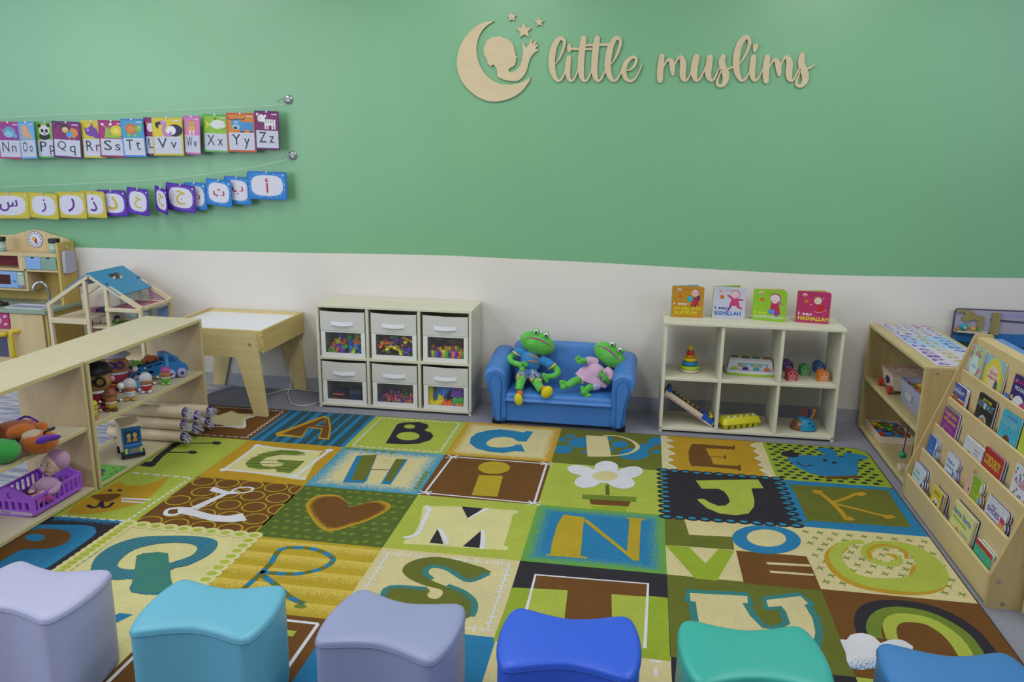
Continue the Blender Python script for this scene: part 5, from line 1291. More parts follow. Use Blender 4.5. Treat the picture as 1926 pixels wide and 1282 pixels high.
# ------------------------------------------------------------------ things on the far shelf unit
ZS = .3043
def base(px, py, z=ZS): return onZ(px, py, z)
def egg_toy(px, py, h, bodyc, hatc, facec, shirt, feet, lb, wide=1.0, hat='cap', rz=.5, accent=None, arms=None, wings=None):
    p = base(px, py); t = thing('toy_figure', lb, 'toy figure', (p.x, p.y, ZS), rz, 'plastic toy figures on the far shelf')
    X = lframe((p.x, p.y, ZS), rz); w = h*.26*wide
    mb = MB(pm(feet)); mb.xf = X
    for s in (-1, 1): mb.ell((s*w*.55, -w*.35, h*.07), (w*.42, w*.62, h*.072), n=10, k=6)
    mb.build('shoes', t)
    mb = MB(pm(shirt)); mb.xf = X; mb.ell((0, 0, h*.30), (w*.95, w*.85, h*.22), n=14, k=8); mb.build('lower_body', t)
    mb = MB(pm(bodyc)); mb.xf = X; mb.ell((0, 0, h*.58), (w*.95, w*.86, h*.27), n=14, k=8); mb.build('head', t)
    ac = arms or hatc
    for s in (-1, 1):
        mb = MB(pm(ac)); mb.xf = X; mb.tube([(s*w*.8, 0, h*.42), (s*w*1.25, -w*.2, h*.40), (s*w*1.5, -w*.55, h*.46)], [w*.17, w*.17, w*.14], 7); mb.ell((s*w*1.52, -w*.6, h*.48), w*.24, n=8, k=5, m=pm('#cfcfd2')); mb.build('arm', t)
    mb = MB(pm(hatc)); mb.xf = X
    if hat == 'cap': mb.lathe([(w*1.0, 0), (w*1.02, h*.06), (w*.75, h*.18), (w*.3, h*.225)], (0, 0, h*.76), 16)
    elif hat == 'brim': mb.lathe([(w*1.5, 0), (w*1.5, h*.02), (w*.85, h*.04), (w*.8, h*.16), (w*.5, h*.20)], (0, 0, h*.78), 16)
    elif hat == 'helmet': mb.ell((0, w*.12, h*.70), (w*1.12, w*1.0, h*.29), n=14, k=8)
    elif hat == 'bow': mb.lathe([(w*.9, 0), (w*1.2, h*.05), (w*.9, h*.12), (w*.3, h*.15)], (0, 0, h*.78), 16)
    mb.build('hat', t)
    for s in (-1, 1):
        mb = MB(pm('#b9869a' if h > .15 else '#c9a0a8')); mb.xf = X; mb.ell((s*w*.98, 0, h*.60), (w*.18, w*.16, h*.07), n=10, k=6); mb.build('ear', t)
    mb = MB(pm('#d0cfd4', .4)); mb.xf = X; mb.lathe([(w*.60, 0), (w*.96, h*.02), (w*.96, h*.05), (w*.6, h*.06)], (0, 0, h*.36), 14); mb.build('belt', t)
    if accent:
        mb = MB(pm(accent)); mb.xf = X
        for s in (-1, 1): mb.tube([(s*w*.38+w*.30*cos(a), -w*.93, h*.62+w*.30*sin(a)) for a in [i*pi/5 for i in range(11)]], w*.09, 5, caps=False)
        mb.build('glasses', t)
    if wings:
        for s in (-1, 1):
            mb = MB(pm(wings)); mb.xf = X; mb.ell((s*w*1.1, w*.9, h*.55), (w*.55, w*.15, h*.28), n=10, k=6); mb.build('wing', t)
    return t
egg_toy(176, 787, .085, '#c0a02e', '#c7b63a', '#fff', '#c0b23a', '#c9842c', 'small yellow toy figure with orange feet at the front left end of the far shelf', hat='cap')
egg_toy(186, 767, .225, '#a0783e', '#1b1a20', '#fff', '#8f2330', '#8f2330', 'large tan toy figure with black cap and black glasses, leftmost on the far shelf', 1.18, 'cap', .5, '#1b1a20', '#8f2330')
egg_toy(211, 772, .108, '#a8753f', '#7a4630', '#fff', '#b8a03a', '#6d3b2a', 'small toy figure in brown hat, yellow shirt and brown boots', hat='brim', accent=None)
egg_toy(246, 752, .108, '#a8663f', '#b9b7bf', '#fff', '#c6c6ca', '#c88c3a', 'small toy figure with white and red helmet and turquoise wings', hat='helmet', wings='#3f8fb0', arms='#a02a44')
egg_toy(276, 738, .104, '#a07048', '#c3c2c8', '#fff', '#a8252e', '#c3c2c8', 'small toy figure with white hood and red belt, middle of the small ones', hat='helmet', arms='#a8252e')
egg_toy(313, 722, .092, '#a86e48', '#a84a86', '#fff', '#62a83c', '#8fc060', 'small toy figure in green and white with a pink hood, beside the truck', hat='cap', arms='#c3c6c2')
egg_toy(224, 727, .198, '#a5743c', '#a9a7bd', '#fff', '#96324a', '#b9a03a', 'large tan toy figure with lilac hat, purple glasses and pink ears', 1.1, 'bow', .5, '#43207a', '#b9869a')
# pink play tub behind them
p = base(199, 730); t = thing('toy_tub', 'pink plastic tub with white rim and red lid behind the toy figures', 'tub', (p.x-.02, p.y, ZS))
X = lframe((p.x-.02, p.y, ZS), .25)
mb = MB(pm('#b03a76')); mb.xf = X; mb.loft([[Vector((sx*w, sy*w, z)) for sx, sy in ((-1, -1), (1, -1), (1, 1), (-1, 1))] for w, z in ((.042, 0), (.052, .088))], smooth=False); mb.build('body', t)
mb = MB(pm('#c9c7cc')); mb.xf = X; mb.box(-.055, .055, -.055, .055, .088, .102, bev=.004); mb.build('rim', t)
mb = MB(pm('#b8402c')); mb.xf = X; mb.ell((0, 0, .108), (.045, .04, .016)); mb.build('lid', t)

# car transporter
A = base(346, 708); B = base(258.6, 723); d = (A-B); yaw = math.atan2(d.y, d.x); wbs = d.length
trk = thing('toy_car_transporter', 'bright blue toy car transporter truck with lilac wheels on the far shelf', 'toy truck', (B.x, B.y, ZS), yaw)
X = lframe((B.x, B.y, ZS), yaw)
M_tb = pm('#2a6fae', .4); M_tw = pm('#9a97c4', .5)
def tp(name, fn, m, par=trk):
    mb = MB(m); mb.xf = X; fn(mb); return mb.build(name, par)
sidef = lambda y: Fr((0, y, -.003), (1, 0, 0), (0, 0, 1.28))
side = [(-.045, .035), (-.04, .058), (-.03, .064), (.135, .083), (.135, .03), (.07, .025), (.035, .03), (.03, .042), (.005, .052), (-.022, .045), (-.03, .03)]
sl1 = [[(-.018, .053), (.022, .058), (.024, .064), (-.016, .058)], [(.038, .060), (.078, .065), (.078, .071), (.040, .066)], [(.092, .067), (.128, .071), (.128, .077), (.092, .073)], [(.05, .036), (.08, .038), (.08, .050), (.05, .048)]]
for y in (.004, .098):
    tp('trailer_side', lambda mb: mb.prism(sidef(y), [side]+[s_[::-1] for s_ in sl1], 0, .006), M_tb)
tp('trailer_deck', lambda mb: (mb.prism(sidef(.094), [(-.035, .056), (.135, .076), (.135, .081), (-.035, .061)], 0, .090), mb.box(-.03, .135, .01, .092, .030, .038)), M_tb)
cab = [(.140, .02), (.140, .098), (.150, .106), (.180, .104), (.205, .085), (.222, .066), (.245, .058), (.256, .045), (.256, .024), (.20, .018)]
tp('cab', lambda mb: mb.prism(sidef(.098), sm(cab, True, 2), 0, .098), M_tb)
tp('windows', lambda mb: (mb.prism(sidef(-.0005+.0005), [(.165, .075), (.168, .094), (.184, .093), (.198, .075)], 0, .0015), mb.obox(Fr((.2135, .05, .0990), (.60, 0, -.80), (0, 1, 0)), .022, .07, .004)), pm('#1f4a80', .2))
tp('exhaust', lambda mb: mb.box(.143, .160, -.004, .012, .03, .140, bev=.004), pm('#4a92cf', .4))
for x in (0, wbs-.012, .165):
    for y in (-.004, .102):
        mb = MB(M_tw); mb.xf = X; f = Fr((x, y, .026), (1, 0, 0), (0, 0, 1)); mb.lathe([(.010, .012), (.020, .010), (.025, .007), (.0255, -.007), (.02, -.01)], fr=f, n=20); mb.lathe([(.010, .0125), (.008, .014)], fr=f, n=12, m=pm('#3c3a5a')); mb.build('wheel', trk)
def toycar(x0, z0, col, lb):
    pr = [(0, 0), (0, .012), (.012, .016), (.022, .026), (.045, .027), (.056, .018), (.072, .014), (.074, .003)]
    an = .150
    P0 = X @ Vector((x0, .052, z0)); t = thing('toy_car', lb, 'toy car', P0, yaw, 'small cars on the transporter')
    XX = X @ Matrix.Translation((x0, .052, z0)) @ Matrix.Rotation(-an, 4, 'Y')
    mb = MB(pm(col)); mb.xf = XX; mb.prism(Fr((0, .022, .003), (1, 0, 0), (0, 0, 1)), sm(pr, True, 2), 0, .044); mb.build('body', t, bevel=.002)
    mb = MB(pm('#2a2a30')); mb.xf = XX
    for x in (.015, .058):
        for y in (-.022, .022): mb.tube([(x, y-.003, .0065), (x, y+.003, .0065)], .0065, 10)
    mb.build('wheels', t)
toycar(-.030, .0785, '#6fa53c', 'small green toy car on the rear deck of the blue transporter'); toycar(.052, .0915, '#b0542c', 'small orange toy car on the front of the transporter deck')

# ------------------------------------------------------------------ rolled prayer mats on the bottom shelf
M_mat = mat('cream_satin', '#d8c8ae', .5, 'streak', col2='#cebb9c', scale=30)
M_mw = pm('#4a2f86'); M_fr = pm('#b9b7c8', .8)
rr = random.Random(5)
def roll(x, y, z, r, L, yaw, lb):
    t = thing('prayer_mat_roll', lb, 'prayer mat', (x, y, z-r), yaw, 'rolled prayer mats on the bottom shelf')
    X = lframe((x, y, z), yaw)          # end of the roll at the origin, body along -x
    mb = MB(M_mat); mb.xf = X; rings = []
    n = 10
    for i in range(n+1):
        q = -L*i/n; rs = r*(1+rr.uniform(-.06, .02)) if 0 < i < n else r*.97
        rings.append([Vector((q, rs*cos(a), rs*sin(a)*.95)) for a in [k*2*pi/20 for k in range(20)]])
    mb.loft([r_[::-1] for r_ in rings]); mb.build('cloth', t)
    mb = MB(M_mw); mb.xf = X
    sp = [(.0015, (r*.94-.0016*a)*cos(a), (r*.94-.0016*a)*sin(a)*.95) for a in [k*.4 for k in range(36)]]
    mb.tube(sp, .0032, 5); mb.ell((-.001, 0, 0), (.002, r*.93, r*.88), n=16, k=6); mb.build('purple_edge', t)
    mb = MB(M_fr); mb.xf = X
    for k in range(26):
        a = k*2*pi/26; rad = r*rr.uniform(.25, .98); yy, zz = rad*cos(a), rad*sin(a)
        ln = rr.uniform(.02, .045); s = rr.uniform(-.018, .018)
        mb.tube([(.002, yy, zz), (ln*.6, yy+s*.5, zz-.004), (ln, yy+s, max(zz-ln*.55, -r+.004))], .0016, 4, caps=False)
    mb.build('fringe', t)
RR = .0305; z0 = .0287+RR; dz = RR*2+.0004
for x, y, z, lb in ((.255, -.655, z0, 'nearest rolled cream prayer mat, at the bottom of the front column'), (.257, -.650, z0+dz, 'rolled cream prayer mat in the middle of the front column of three'), (.268, -.645, z0+2*dz, 'topmost rolled cream prayer mat of the front column of three'),
      (.238, -.520, z0, 'rolled cream prayer mat at the bottom of the middle column'), (.246, -.512, z0+dz, 'rolled cream prayer mat on top of the middle column'),
      (.255, -.425, z0, 'rolled cream prayer mat at the bottom of the rearmost column'), (.268, -.420, z0+dz, 'rolled cream prayer mat on top of the rearmost column')): roll(x, y, z, RR, .40, .0, lb)
# wooden bus
f0 = onZ(234, 864, .0285); f1 = onZ(270, 857, .0285); u = (f1-f0); yawb = math.atan2(u.y, u.x)
W = u.length; bus = thing('wooden_bus', 'pale wooden bus with a blue front standing on the bottom shelf', 'toy bus', ((f0.x+f1.x)/2, (f0.y+f1.y)/2, .0285), yawb)
X = lframe((f0.x, f0.y, .0285), yawb); H = .168; D = .14
M_bw = mat('beech_toy', '#cfc0a8', .5, 'woodz', col2='#c8b698'); M_bb = pm('#1f5f96', .4)
def bp(name, fn, m):
    mb = MB(m); mb.xf = X; fn(mb); return mb.build(name, bus)
bp('body', lambda mb: mb.box(0, W, .012, D, .014, H*.92, bev=.002), M_bw)
rf = Fr((0, 0, H*.92), (1, 0, 0), (0, 1, 0))
bp('roof_slot_shade', lambda mb: mb.poly(rf, [(.01, .01), (W-.01, .01), (W-.01, .1), (.01, .1)], .0005), pm('#5a4a38'))  # dark sheet standing in for the shade inside the roof slots
bp('roof', lambda mb: mb.prism(rf, [[(-.003, 0), (W+.003, 0), (W+.003, D+.002), (-.003, D+.002)]]+[rrect2(W*.3, W*.7, y, y+.013, .004)[::-1] for y in (.022, .05, .078)], 0, .009), M_bw)
bp('bonnet', lambda mb: (mb.box(.002, W-.002, -.012, .012, .014, H*.42, bev=.004), mb.box(.001, W-.001, .002, .012, H*.42, H*.90)), M_bb)
bp('windscreen', lambda mb: mb.box(.010, W-.010, .0005, .002, H*.47, H*.82), pm('#123f6e'))
def peg(mb):
    for x in (W*.34, W*.66):
        f = Fr((x, .0004, 0), (1, 0, 0), (0, 0, 1)); mb.poly(f, ell2(0, H*.68, .013, .014, 16), .0006, pm('#1c2430')); mb.poly(f, ell2(0, H*.675, .010, .012, 14), .0012, pm('#b99a72')); mb.poly(f, [(-.011, H*.49), (.011, H*.49), (.006, H*.60), (-.006, H*.60)], .0010, pm('#b98f3a'))
bp('printed_riders', peg, pm('#b99a72'))
bp('grille', lambda mb: [mb.box(W*.28+k*.005, W*.28+.003+k*.005, -.0136, -.0118, .030, .052) for k in range(9)], pm('#9a8f6a'))
for x in (.010, W-.010):
    bp('headlamp', lambda mb: mb.box(x-.006, x+.006, -.0140, -.0118, .030, .055), pm('#b3c45a'))
bp('bumper', lambda mb: mb.box(-.002, W+.002, -.016, -.010, .014, .024), pm('#1d2530'))
for x in (-.004, W+.004):
    for y in (.012, D-.03):
        mb = MB(pm('#1b2433')); mb.xf = X; mb.tube([(x-.005, y, .0165), (x+.005, y, .0165)], .0165, 16); mb.build('wheel', bus)
# activity booklet
q = [onZ(*p, .029) for p in ((183, 868), (243, 880), (197, 906), (187, 912))]
bk = thing('activity_booklet', 'thin green patterned activity booklet lying on the bottom shelf', 'booklet', (.12, -1.08, .0285))
A_, B_, C_ = Vector((.185, -1.015, .0285)), Vector((.150, -1.175, .0285)), Vector((.0, -.985, .0285))
f = Fr(B_, (A_-B_), (Vector((-.02, -1.13, .0285))-B_))
mb = MB(pm('#5da84a')); mb.prism(Fr(f.o, f.u, -f.v), [(0, 0), (1, 0), (1, -1), (0, -1)][::-1], -.004, 0) if 0 else mb.box(.02, .185, -1.185, -1.005, .0285, .0335)
g_ = Fr((.02, -1.185, .0337)); mb.poly(g_, [(.01, .01), (.155, .01), (.155, .17), (.01, .17)], 0, pm('#6fb552')); mb.poly(g_, [(.02, .02), (.13, .02), (.10, .12), (.02, .15)], .0001, pm('#4a4f78')); 
rg2 = random.Random(2)
for k in range(14):
    x = rg2.uniform(.085, .145); y = rg2.uniform(.02, .16); mb.poly(g_, [(x, y), (x+.010, y), (x+.010, y+.012), (x, y+.012)], .0002+k*2e-6, pm(rg2.choice(['#b05a86', '#274a3a', '#8fae3c', '#2f3038'])))
mb.build('cover', bk)

# ------------------------------------------------------------------ near shelf: soft toys and doll crib
def fuzzy(name, c): return mat(name, c, .9, 'plain', scale=200, bump=.35, spec=.1, sheen=.3)
M_or = fuzzy('orange_plush', '#b8652a'); M_or2 = fuzzy('orange_coat_plush', '#a8532c'); M_pu = fuzzy('purple_plush', '#5a2a96'); M_cr = fuzzy('cream_plush', '#b9ab93')
c0_ = onZ(95, 848, ZS)
pl = thing('plush_toy', 'orange plush toy with a purple bow lying on its back on the near shelf', 'soft toy', (.07, -1.42, ZS))
def ep(name, c, r, m, par=pl, rot=None, n=18, k=12):
    mb = MB(m); mb.ell(c, r, rot=rot, n=n, k=k); return mb.build(name, par)
hc = onZ(74, 830, ZS+.05)
hd = ep('head', (hc.x, hc.y, ZS+.048), (.068, .060, .047), M_or, rot=rotz(.5))
ep('face_patch', (hc.x-.012, hc.y-.006, ZS+.072), (.050, .040, .026), M_cr, hd)
bc = onZ(32, 815, ZS+.05)
body = ep('body', (bc.x-.005, bc.y+.01, ZS+.05), (.105, .075, .050), M_or2, rot=rotz(.35))
ac_ = onZ(40, 812, ZS+.085); ep('arm', (ac_.x, ac_.y, ZS+.088), (.050, .030, .028), M_or, rot=rotz(.9))
tc_ = onZ(81, 802, ZS+.085); ep('arm', (tc_.x-.005, tc_.y, ZS+.070), (.026, .024, .034), M_or)
mb = MB(M_pu); c = onZ(60, 793, ZS+.08); c2 = onZ(34, 790, ZS+.08); c3 = onZ(22, 832, ZS+.05)
mb.tube(sm([tuple(onZ(*p, z_)) for p, z_ in (((0, 800), .37), ((30, 791), .40), ((50, 783), .41), ((72, 793), .39))], k=4), .005, 6)
mb.tube(sm([tuple(onZ(*p, z_)) for p, z_ in (((35, 800), .40), ((26, 812), .39), ((30, 826), .36), ((45, 838), .33))], k=4), .005, 6); mb.build('coat_trim', pl)
b1 = onZ(70, 828, ZS+.088); b2 = onZ(108, 821, ZS+.086); mb = MB(M_pu)
mb.ell(((b1.x*.7+b2.x*.3), (b1.y*.7+b2.y*.3), ZS+.086), (.032, .014, .016), rot=eul(0, .0, math.atan2(b2.y-b1.y, b2.x-b1.x)+.35)); mb.ell((b2.x*.75+b1.x*.25, b2.y*.75+b1.y*.25, ZS+.086), (.030, .010, .012), rot=eul(0, 0, math.atan2(b2.y-b1.y, b2.x-b1.x)-.1)); mb.ell((b1.x*.5+b2.x*.5, b1.y*.5+b2.y*.5, ZS+.088), .010); mb.build('bow', pl)
mb = MB(pm('#17171b', .8)); hp_ = onZ(86, 815, ZS+.09)
for k in range(14):
    a = -1.0+k*.16; mb.tube([(hp_.x-.01, hp_.y, ZS+.088), (hp_.x+.012*cos(a), hp_.y+.012*sin(a), ZS+.105), (hp_.x+.034*cos(a), hp_.y+.034*sin(a), ZS+.108)], .0022, 4)
mb.build('hair_tuft', pl)
gp = thing('plush_toy', 'green plush toy with a round head at the left edge of the near shelf', 'soft toy', (.10, -1.63, ZS))
M_gr = fuzzy('green_plush', '#3d9a48'); M_gd = fuzzy('dark_green_plush', '#1f7a4c')
gc = onZ(6, 848, ZS+.045); g1 = ep('head', (gc.x, gc.y, ZS+.046), (.062, .058, .046), M_gr, gp)
mb = MB(M_gr); mb.box(0, .001, 0, .001, 0, .001) if 0 else None
gc2 = onZ(2, 822, ZS+.06); ep('hood', (gc2.x-.065, gc2.y-.005, ZS+.055), (.06, .055, .054), M_gd, gp)
mb = MB(pm('#20262a', .6)); s0 = onZ(0, 838, ZS+.09); 
mb.tube([(gc.x-.02, gc.y+.02, ZS+.0885), (gc.x+.005, gc.y+.012, ZS+.0915), (gc.x+.03, gc.y+.018, ZS+.0855)], .0015, 5); mb.build('stitched_mouth', gp)
# crib
M_cb = pm('#a058d2', .4); M_cd = pm('#9040c4', .4)
crib = thing('doll_crib', 'purple plastic doll crib with slatted sides on the bottom shelf', 'doll crib', (.06, -1.40, .0285), 0)
cx0, cx1, cy0, cy1, cz = -.052, .157, -1.545, -1.275, .0285
endp = [(0, .012), (.03, .003), (.105, 0), (.18, .003), (.21, .012), (.21, .085), (.18, .090), (.155, .105), (.13, .118), (.105, .122), (.08, .118), (.055, .105), (.03, .090), (0, .085)]
for y in (cy0, cy1):
    holes = [rrect2(.018+k*.030, .034+k*.030, .028, .062, .004, 2)[::-1] for k in range(6)]
    mb = MB(M_cb); mb.prism(Fr((cx0, y+.005, cz), (1, 0, 0), (0, 0, 1)), [endp]+holes, 0, .010); e = mb.build('end_panel', crib)
    if y == cy0:
        mb = MB(pm('#6d2f96')); f = Fr((cx0, y-.0051, cz), (1, 0, 0), (0, 0, 1))
        cr_ = ell2(.105, .088, .013, .013, 16, 0, .9, 2*pi-.6)+ell2(.112, .091, .010, .010, 12, 0, 2*pi-.8, .9); mb.poly(f, cr_, .0004); mb.build('moon_emblem', e)
        mb = MB(pm('#b5a3b8')); mb.poly(f, [(.012, .008), (.198, .008), (.195, .022), (.015, .022)], .0004); mb.text(f, 'Baby Magic', .06, .011, .008, m=pm('#3a3048'), z=.0007); mb.build('sticker', e)
for x in (cx0, cx1-.006):
    mb = MB(M_cb); mb.box(x, x+.006, cy0+.005, cy1-.005, cz+.010, cz+.026); mb.box(x, x+.006, cy0+.005, cy1-.005, cz+.072, cz+.084)
    for k in range(9):
        y = cy0+.016+k*.029; mb.box(x+.0003, x+.0057, y, y+.010, cz+.026, cz+.072)
    mb.build('side_rail', crib)
mb = MB(M_cd); mb.box(cx0+.006, cx1-.006, cy0+.005, cy1-.005, cz+.012, cz+.018); mb.build('crib_floor', crib)
# baby doll
M_skin = pm('#dcbba8', .5); M_pinkc = fuzzy('pink_knit', '#b98fb0'); M_pdress = fuzzy('pink_print', '#bf9ab6')
doll = thing('baby_doll', 'baby doll in a pink knit hat and pink print outfit lying in the purple crib', 'doll', (.07, -1.40, cz+.018))
hx, hy, hz = onY(98, 872, -1.375).x, -1.375, onY(98, 872, -1.375).z
mb = MB(M_skin); mb.ell((hx, hy, hz), (.042, .040, .043), rot=eul(.2, .1, .25), n=20, k=14); mb.ell((hx-.016, hy-.026, hz-.016), (.016, .011, .013)); mb.ell((hx+.012, hy-.026, hz-.016), (.016, .011, .013)); mb.ell((hx-.006, hy-.041, hz-.006), (.0042, .0045, .004)); mb.ell((hx, hy-.012, hz-.028), (.022, .022, .016)); hd = mb.build('head', doll)
for s in (-1, 1):
    mb = MB(pm('#d8d8dc', .3)); ex, ez = hx-.004+s*.015, hz+.007; mb.ell((ex, hy-.0352, ez), (.0068, .0030, .0050)); mb.ell((ex, hy-.0372, ez), (.0040, .0020, .0042), m=pm('#35547a', .2)); mb.ell((ex, hy-.0386, ez), (.0020, .0012, .0022), m=pm('#15151a', .2)); mb.build('eye', hd)
    mb = MB(pm('#8a6a50')); mb.tube([(ex-.008, hy-.037, ez+.011), (ex, hy-.038, ez+.0135), (ex+.008, hy-.036, ez+.011)], .0010, 5); mb.build('eyebrow', hd)
mb = MB(pm('#a5505e')); mb.ell((hx-.004, hy-.0395, hz-.021), (.0068, .003, .0040)); mb.build('lips', hd)
mb = MB(M_pinkc); mb.ell((hx+.014, hy+.018, hz+.013), (.047, .044, .045), rot=eul(.1, .4, .2), n=20, k=12); mb.build('knit_hat', doll)
mb = MB(M_pdress); mb.ell((hx-.002, hy-.035, cz+.072), (.046, .048, .042), rot=eul(-.5, 0, .1)); mb.ell((hx-.006, hy-.085, cz+.045), (.040, .055, .026)); mb.build('dress', doll)
for s in (-1, 1):
    mb = MB(M_pdress); mb.tube(sm([(hx+s*.035, hy-.025, cz+.085), (hx+s*.046, hy-.060, cz+.070), (hx+s*.030, hy-.090, cz+.072)], k=4), [.016, .0155, .015, .0148, .0145, .014, .0135, .013, .0125], 10); mb.ell((hx+s*.026, hy-.100, cz+.074), (.012, .013, .010), m=M_skin); mb.build('arm', doll)
    mb = MB(pm('#b0577e')); mb.tube(sm([(hx+s*.018, hy-.11, cz+.045), (hx+s*.03, hy-.13, cz+.058), (hx+s*.024, hy-.150, cz+.04)], k=3), .015, 8); mb.build('leg', doll)
mb = MB(fuzzy('magenta_cloth', '#a03a78')); 
for k in range(7): mb.ell((hx-.06+.018*k*.9, hy-.095-.01*(k % 3), cz+.050+.006*(k % 2)), (.026, .022, .016), rot=rotz(k))
mb.use(pm('#4a1f4e', .8)); mb.ell((hx-.035, hy-.10, cz+.067), (.03, .018, .010)); 
tag(mb.build('doll_blanket'), 'crumpled magenta and dark purple doll cloth beside the baby doll', 'doll clothes')
# ------------------------------------------------------------------ fabric bins in the left cube shelf
M_fab = mat('grey_cream_fabric', '#c8c7c0', .85, 'plain', scale=220, bump=.25, spec=.1)
M_fabw = mat('white_fabric', '#dadad6', .8, 'plain', scale=220, bump=.15, spec=.1)
M_fabin = mat('bin_lining', '#a5a59c', .85)
M_film = mat('clear_film', '#dfe3e6', .12, alpha=.05, spec=.5)
M_handle = mat('white_webbing', '#e2e2ea', .7, bump=.1, scale=150)
W3 = .911/3
def inst(name, me, X, mats_, label, cat, group):
    o = bpy.data.objects.new(name, me); COL.objects.link(o); o.matrix_basis = X
    for i, m_ in enumerate(mats_):
        o.material_slots[i].link = 'OBJECT'; o.material_slots[i].material = m_
    o['label'] = label; o['category'] = cat; o['group'] = group
    return o
def proto(fn):
    mb = MB(pm('#808080')); fn(mb)
    me = bpy.data.meshes.new('toy_piece'); me.from_pydata([tuple(v) for v in mb.V], [], mb.F); me.materials.append(mb.mats[0]); me.polygons.foreach_set('use_smooth', mb.S); me.update(); return me
waffle = proto(lambda mb: mb.prism(Fr((0, 0, -.003)), [[(-.021, -.021), (-.008, -.021), (-.008, -.016), (.008, -.016), (.008, -.021), (.021, -.021), (.021, -.008), (.016, -.008), (.016, .008), (.021, .008), (.021, .021), (.008, .021), (.008, .016), (-.008, .016), (-.008, .021), (-.021, .021), (-.021, .008), (-.016, .008), (-.016, -.008), (-.021, -.008)]]+[[(x-.0035, y-.0035), (x-.0035, y+.0035), (x+.0035, y+.0035), (x+.0035, y-.0035)] for x in (-.009, .009) for y in (-.009, .009)], 0, .006))
gear = proto(lambda mb: mb.prism(Fr((0, 0, -.003)), [[((.022 if (i//2) % 2 else .017)*cos(i*2*pi/32), (.022 if (i//2) % 2 else .017)*sin(i*2*pi/32)) for i in range(32)], ell2(0, 0, .006, .006, 12)[::-1]], 0, .006))
link = proto(lambda mb: [mb.tube([(0, 0, 0), (.03*cos(a), .03*sin(a), 0)], .007, 8) and mb.ell((.034*cos(a), .034*sin(a), 0), (.012, .012, .008), n=10, k=6) for a in (0, 1.57, 3.14, 4.71)])
tubep = proto(lambda mb: mb.loft([[Vector((r*cos(a), r*sin(a), z)) for a in [k*2*pi/14 for k in range(14)]] for r, z in ((.009, -.022), (.011, -.018), (.011, .018), (.009, .022))]))
ringp = proto(lambda mb: mb.tube([(.013*cos(a), .013*sin(a), 0) for a in [k*2*pi/16 for k in range(17)]], .0045, 7, caps=False))
tile = proto(lambda mb: mb.box(-.035, .035, -.035, .035, -.003, .003, bev=.0015))
bead = proto(lambda mb: [mb.ell((.0058*cos(a), .0058*sin(a), 0), (.0046, .0046, .0042), n=7, k=5) for a in (0, 2.09, 4.19)])
def brickf(nx_, ny_):
    def f(mb):
        s = .0165; mb.box(0, nx_*s*2, 0, ny_*s*2, 0, .028, bev=.0015)
        for i in range(nx_):
            for j in range(ny_): mb.lathe([(.0105, 0), (.0105, .007), (.009, .009)], (s+i*2*s, s+j*2*s, .028), 14)
    return proto(f)
b22, b42, b12 = brickf(2, 2), brickf(4, 2), brickf(1, 2)
rc = random.Random(11)
PAL = {'blue': '#2a76cc', 'yellow': '#dcc822', 'green': '#46ac40', 'orange': '#e06a24', 'purple': '#6a32b0', 'red': '#c43026', 'lime': '#a6ca30', 'pink': '#d84a9e', 'teal': '#2a8f88'}
BINN = {(0, 1): 'top left', (1, 1): 'top middle', (2, 1): 'top right', (0, 0): 'bottom left', (1, 0): 'bottom middle', (2, 0): 'bottom right'}
BINC = {(0, 1): 'waffle blocks and gears', (1, 1): 'yellow and orange jack links', (2, 1): 'coloured plastic pegs', (0, 0): 'stacked dark tiles', (1, 0): 'small purple and orange clusters', (2, 0): 'big studded building bricks'}
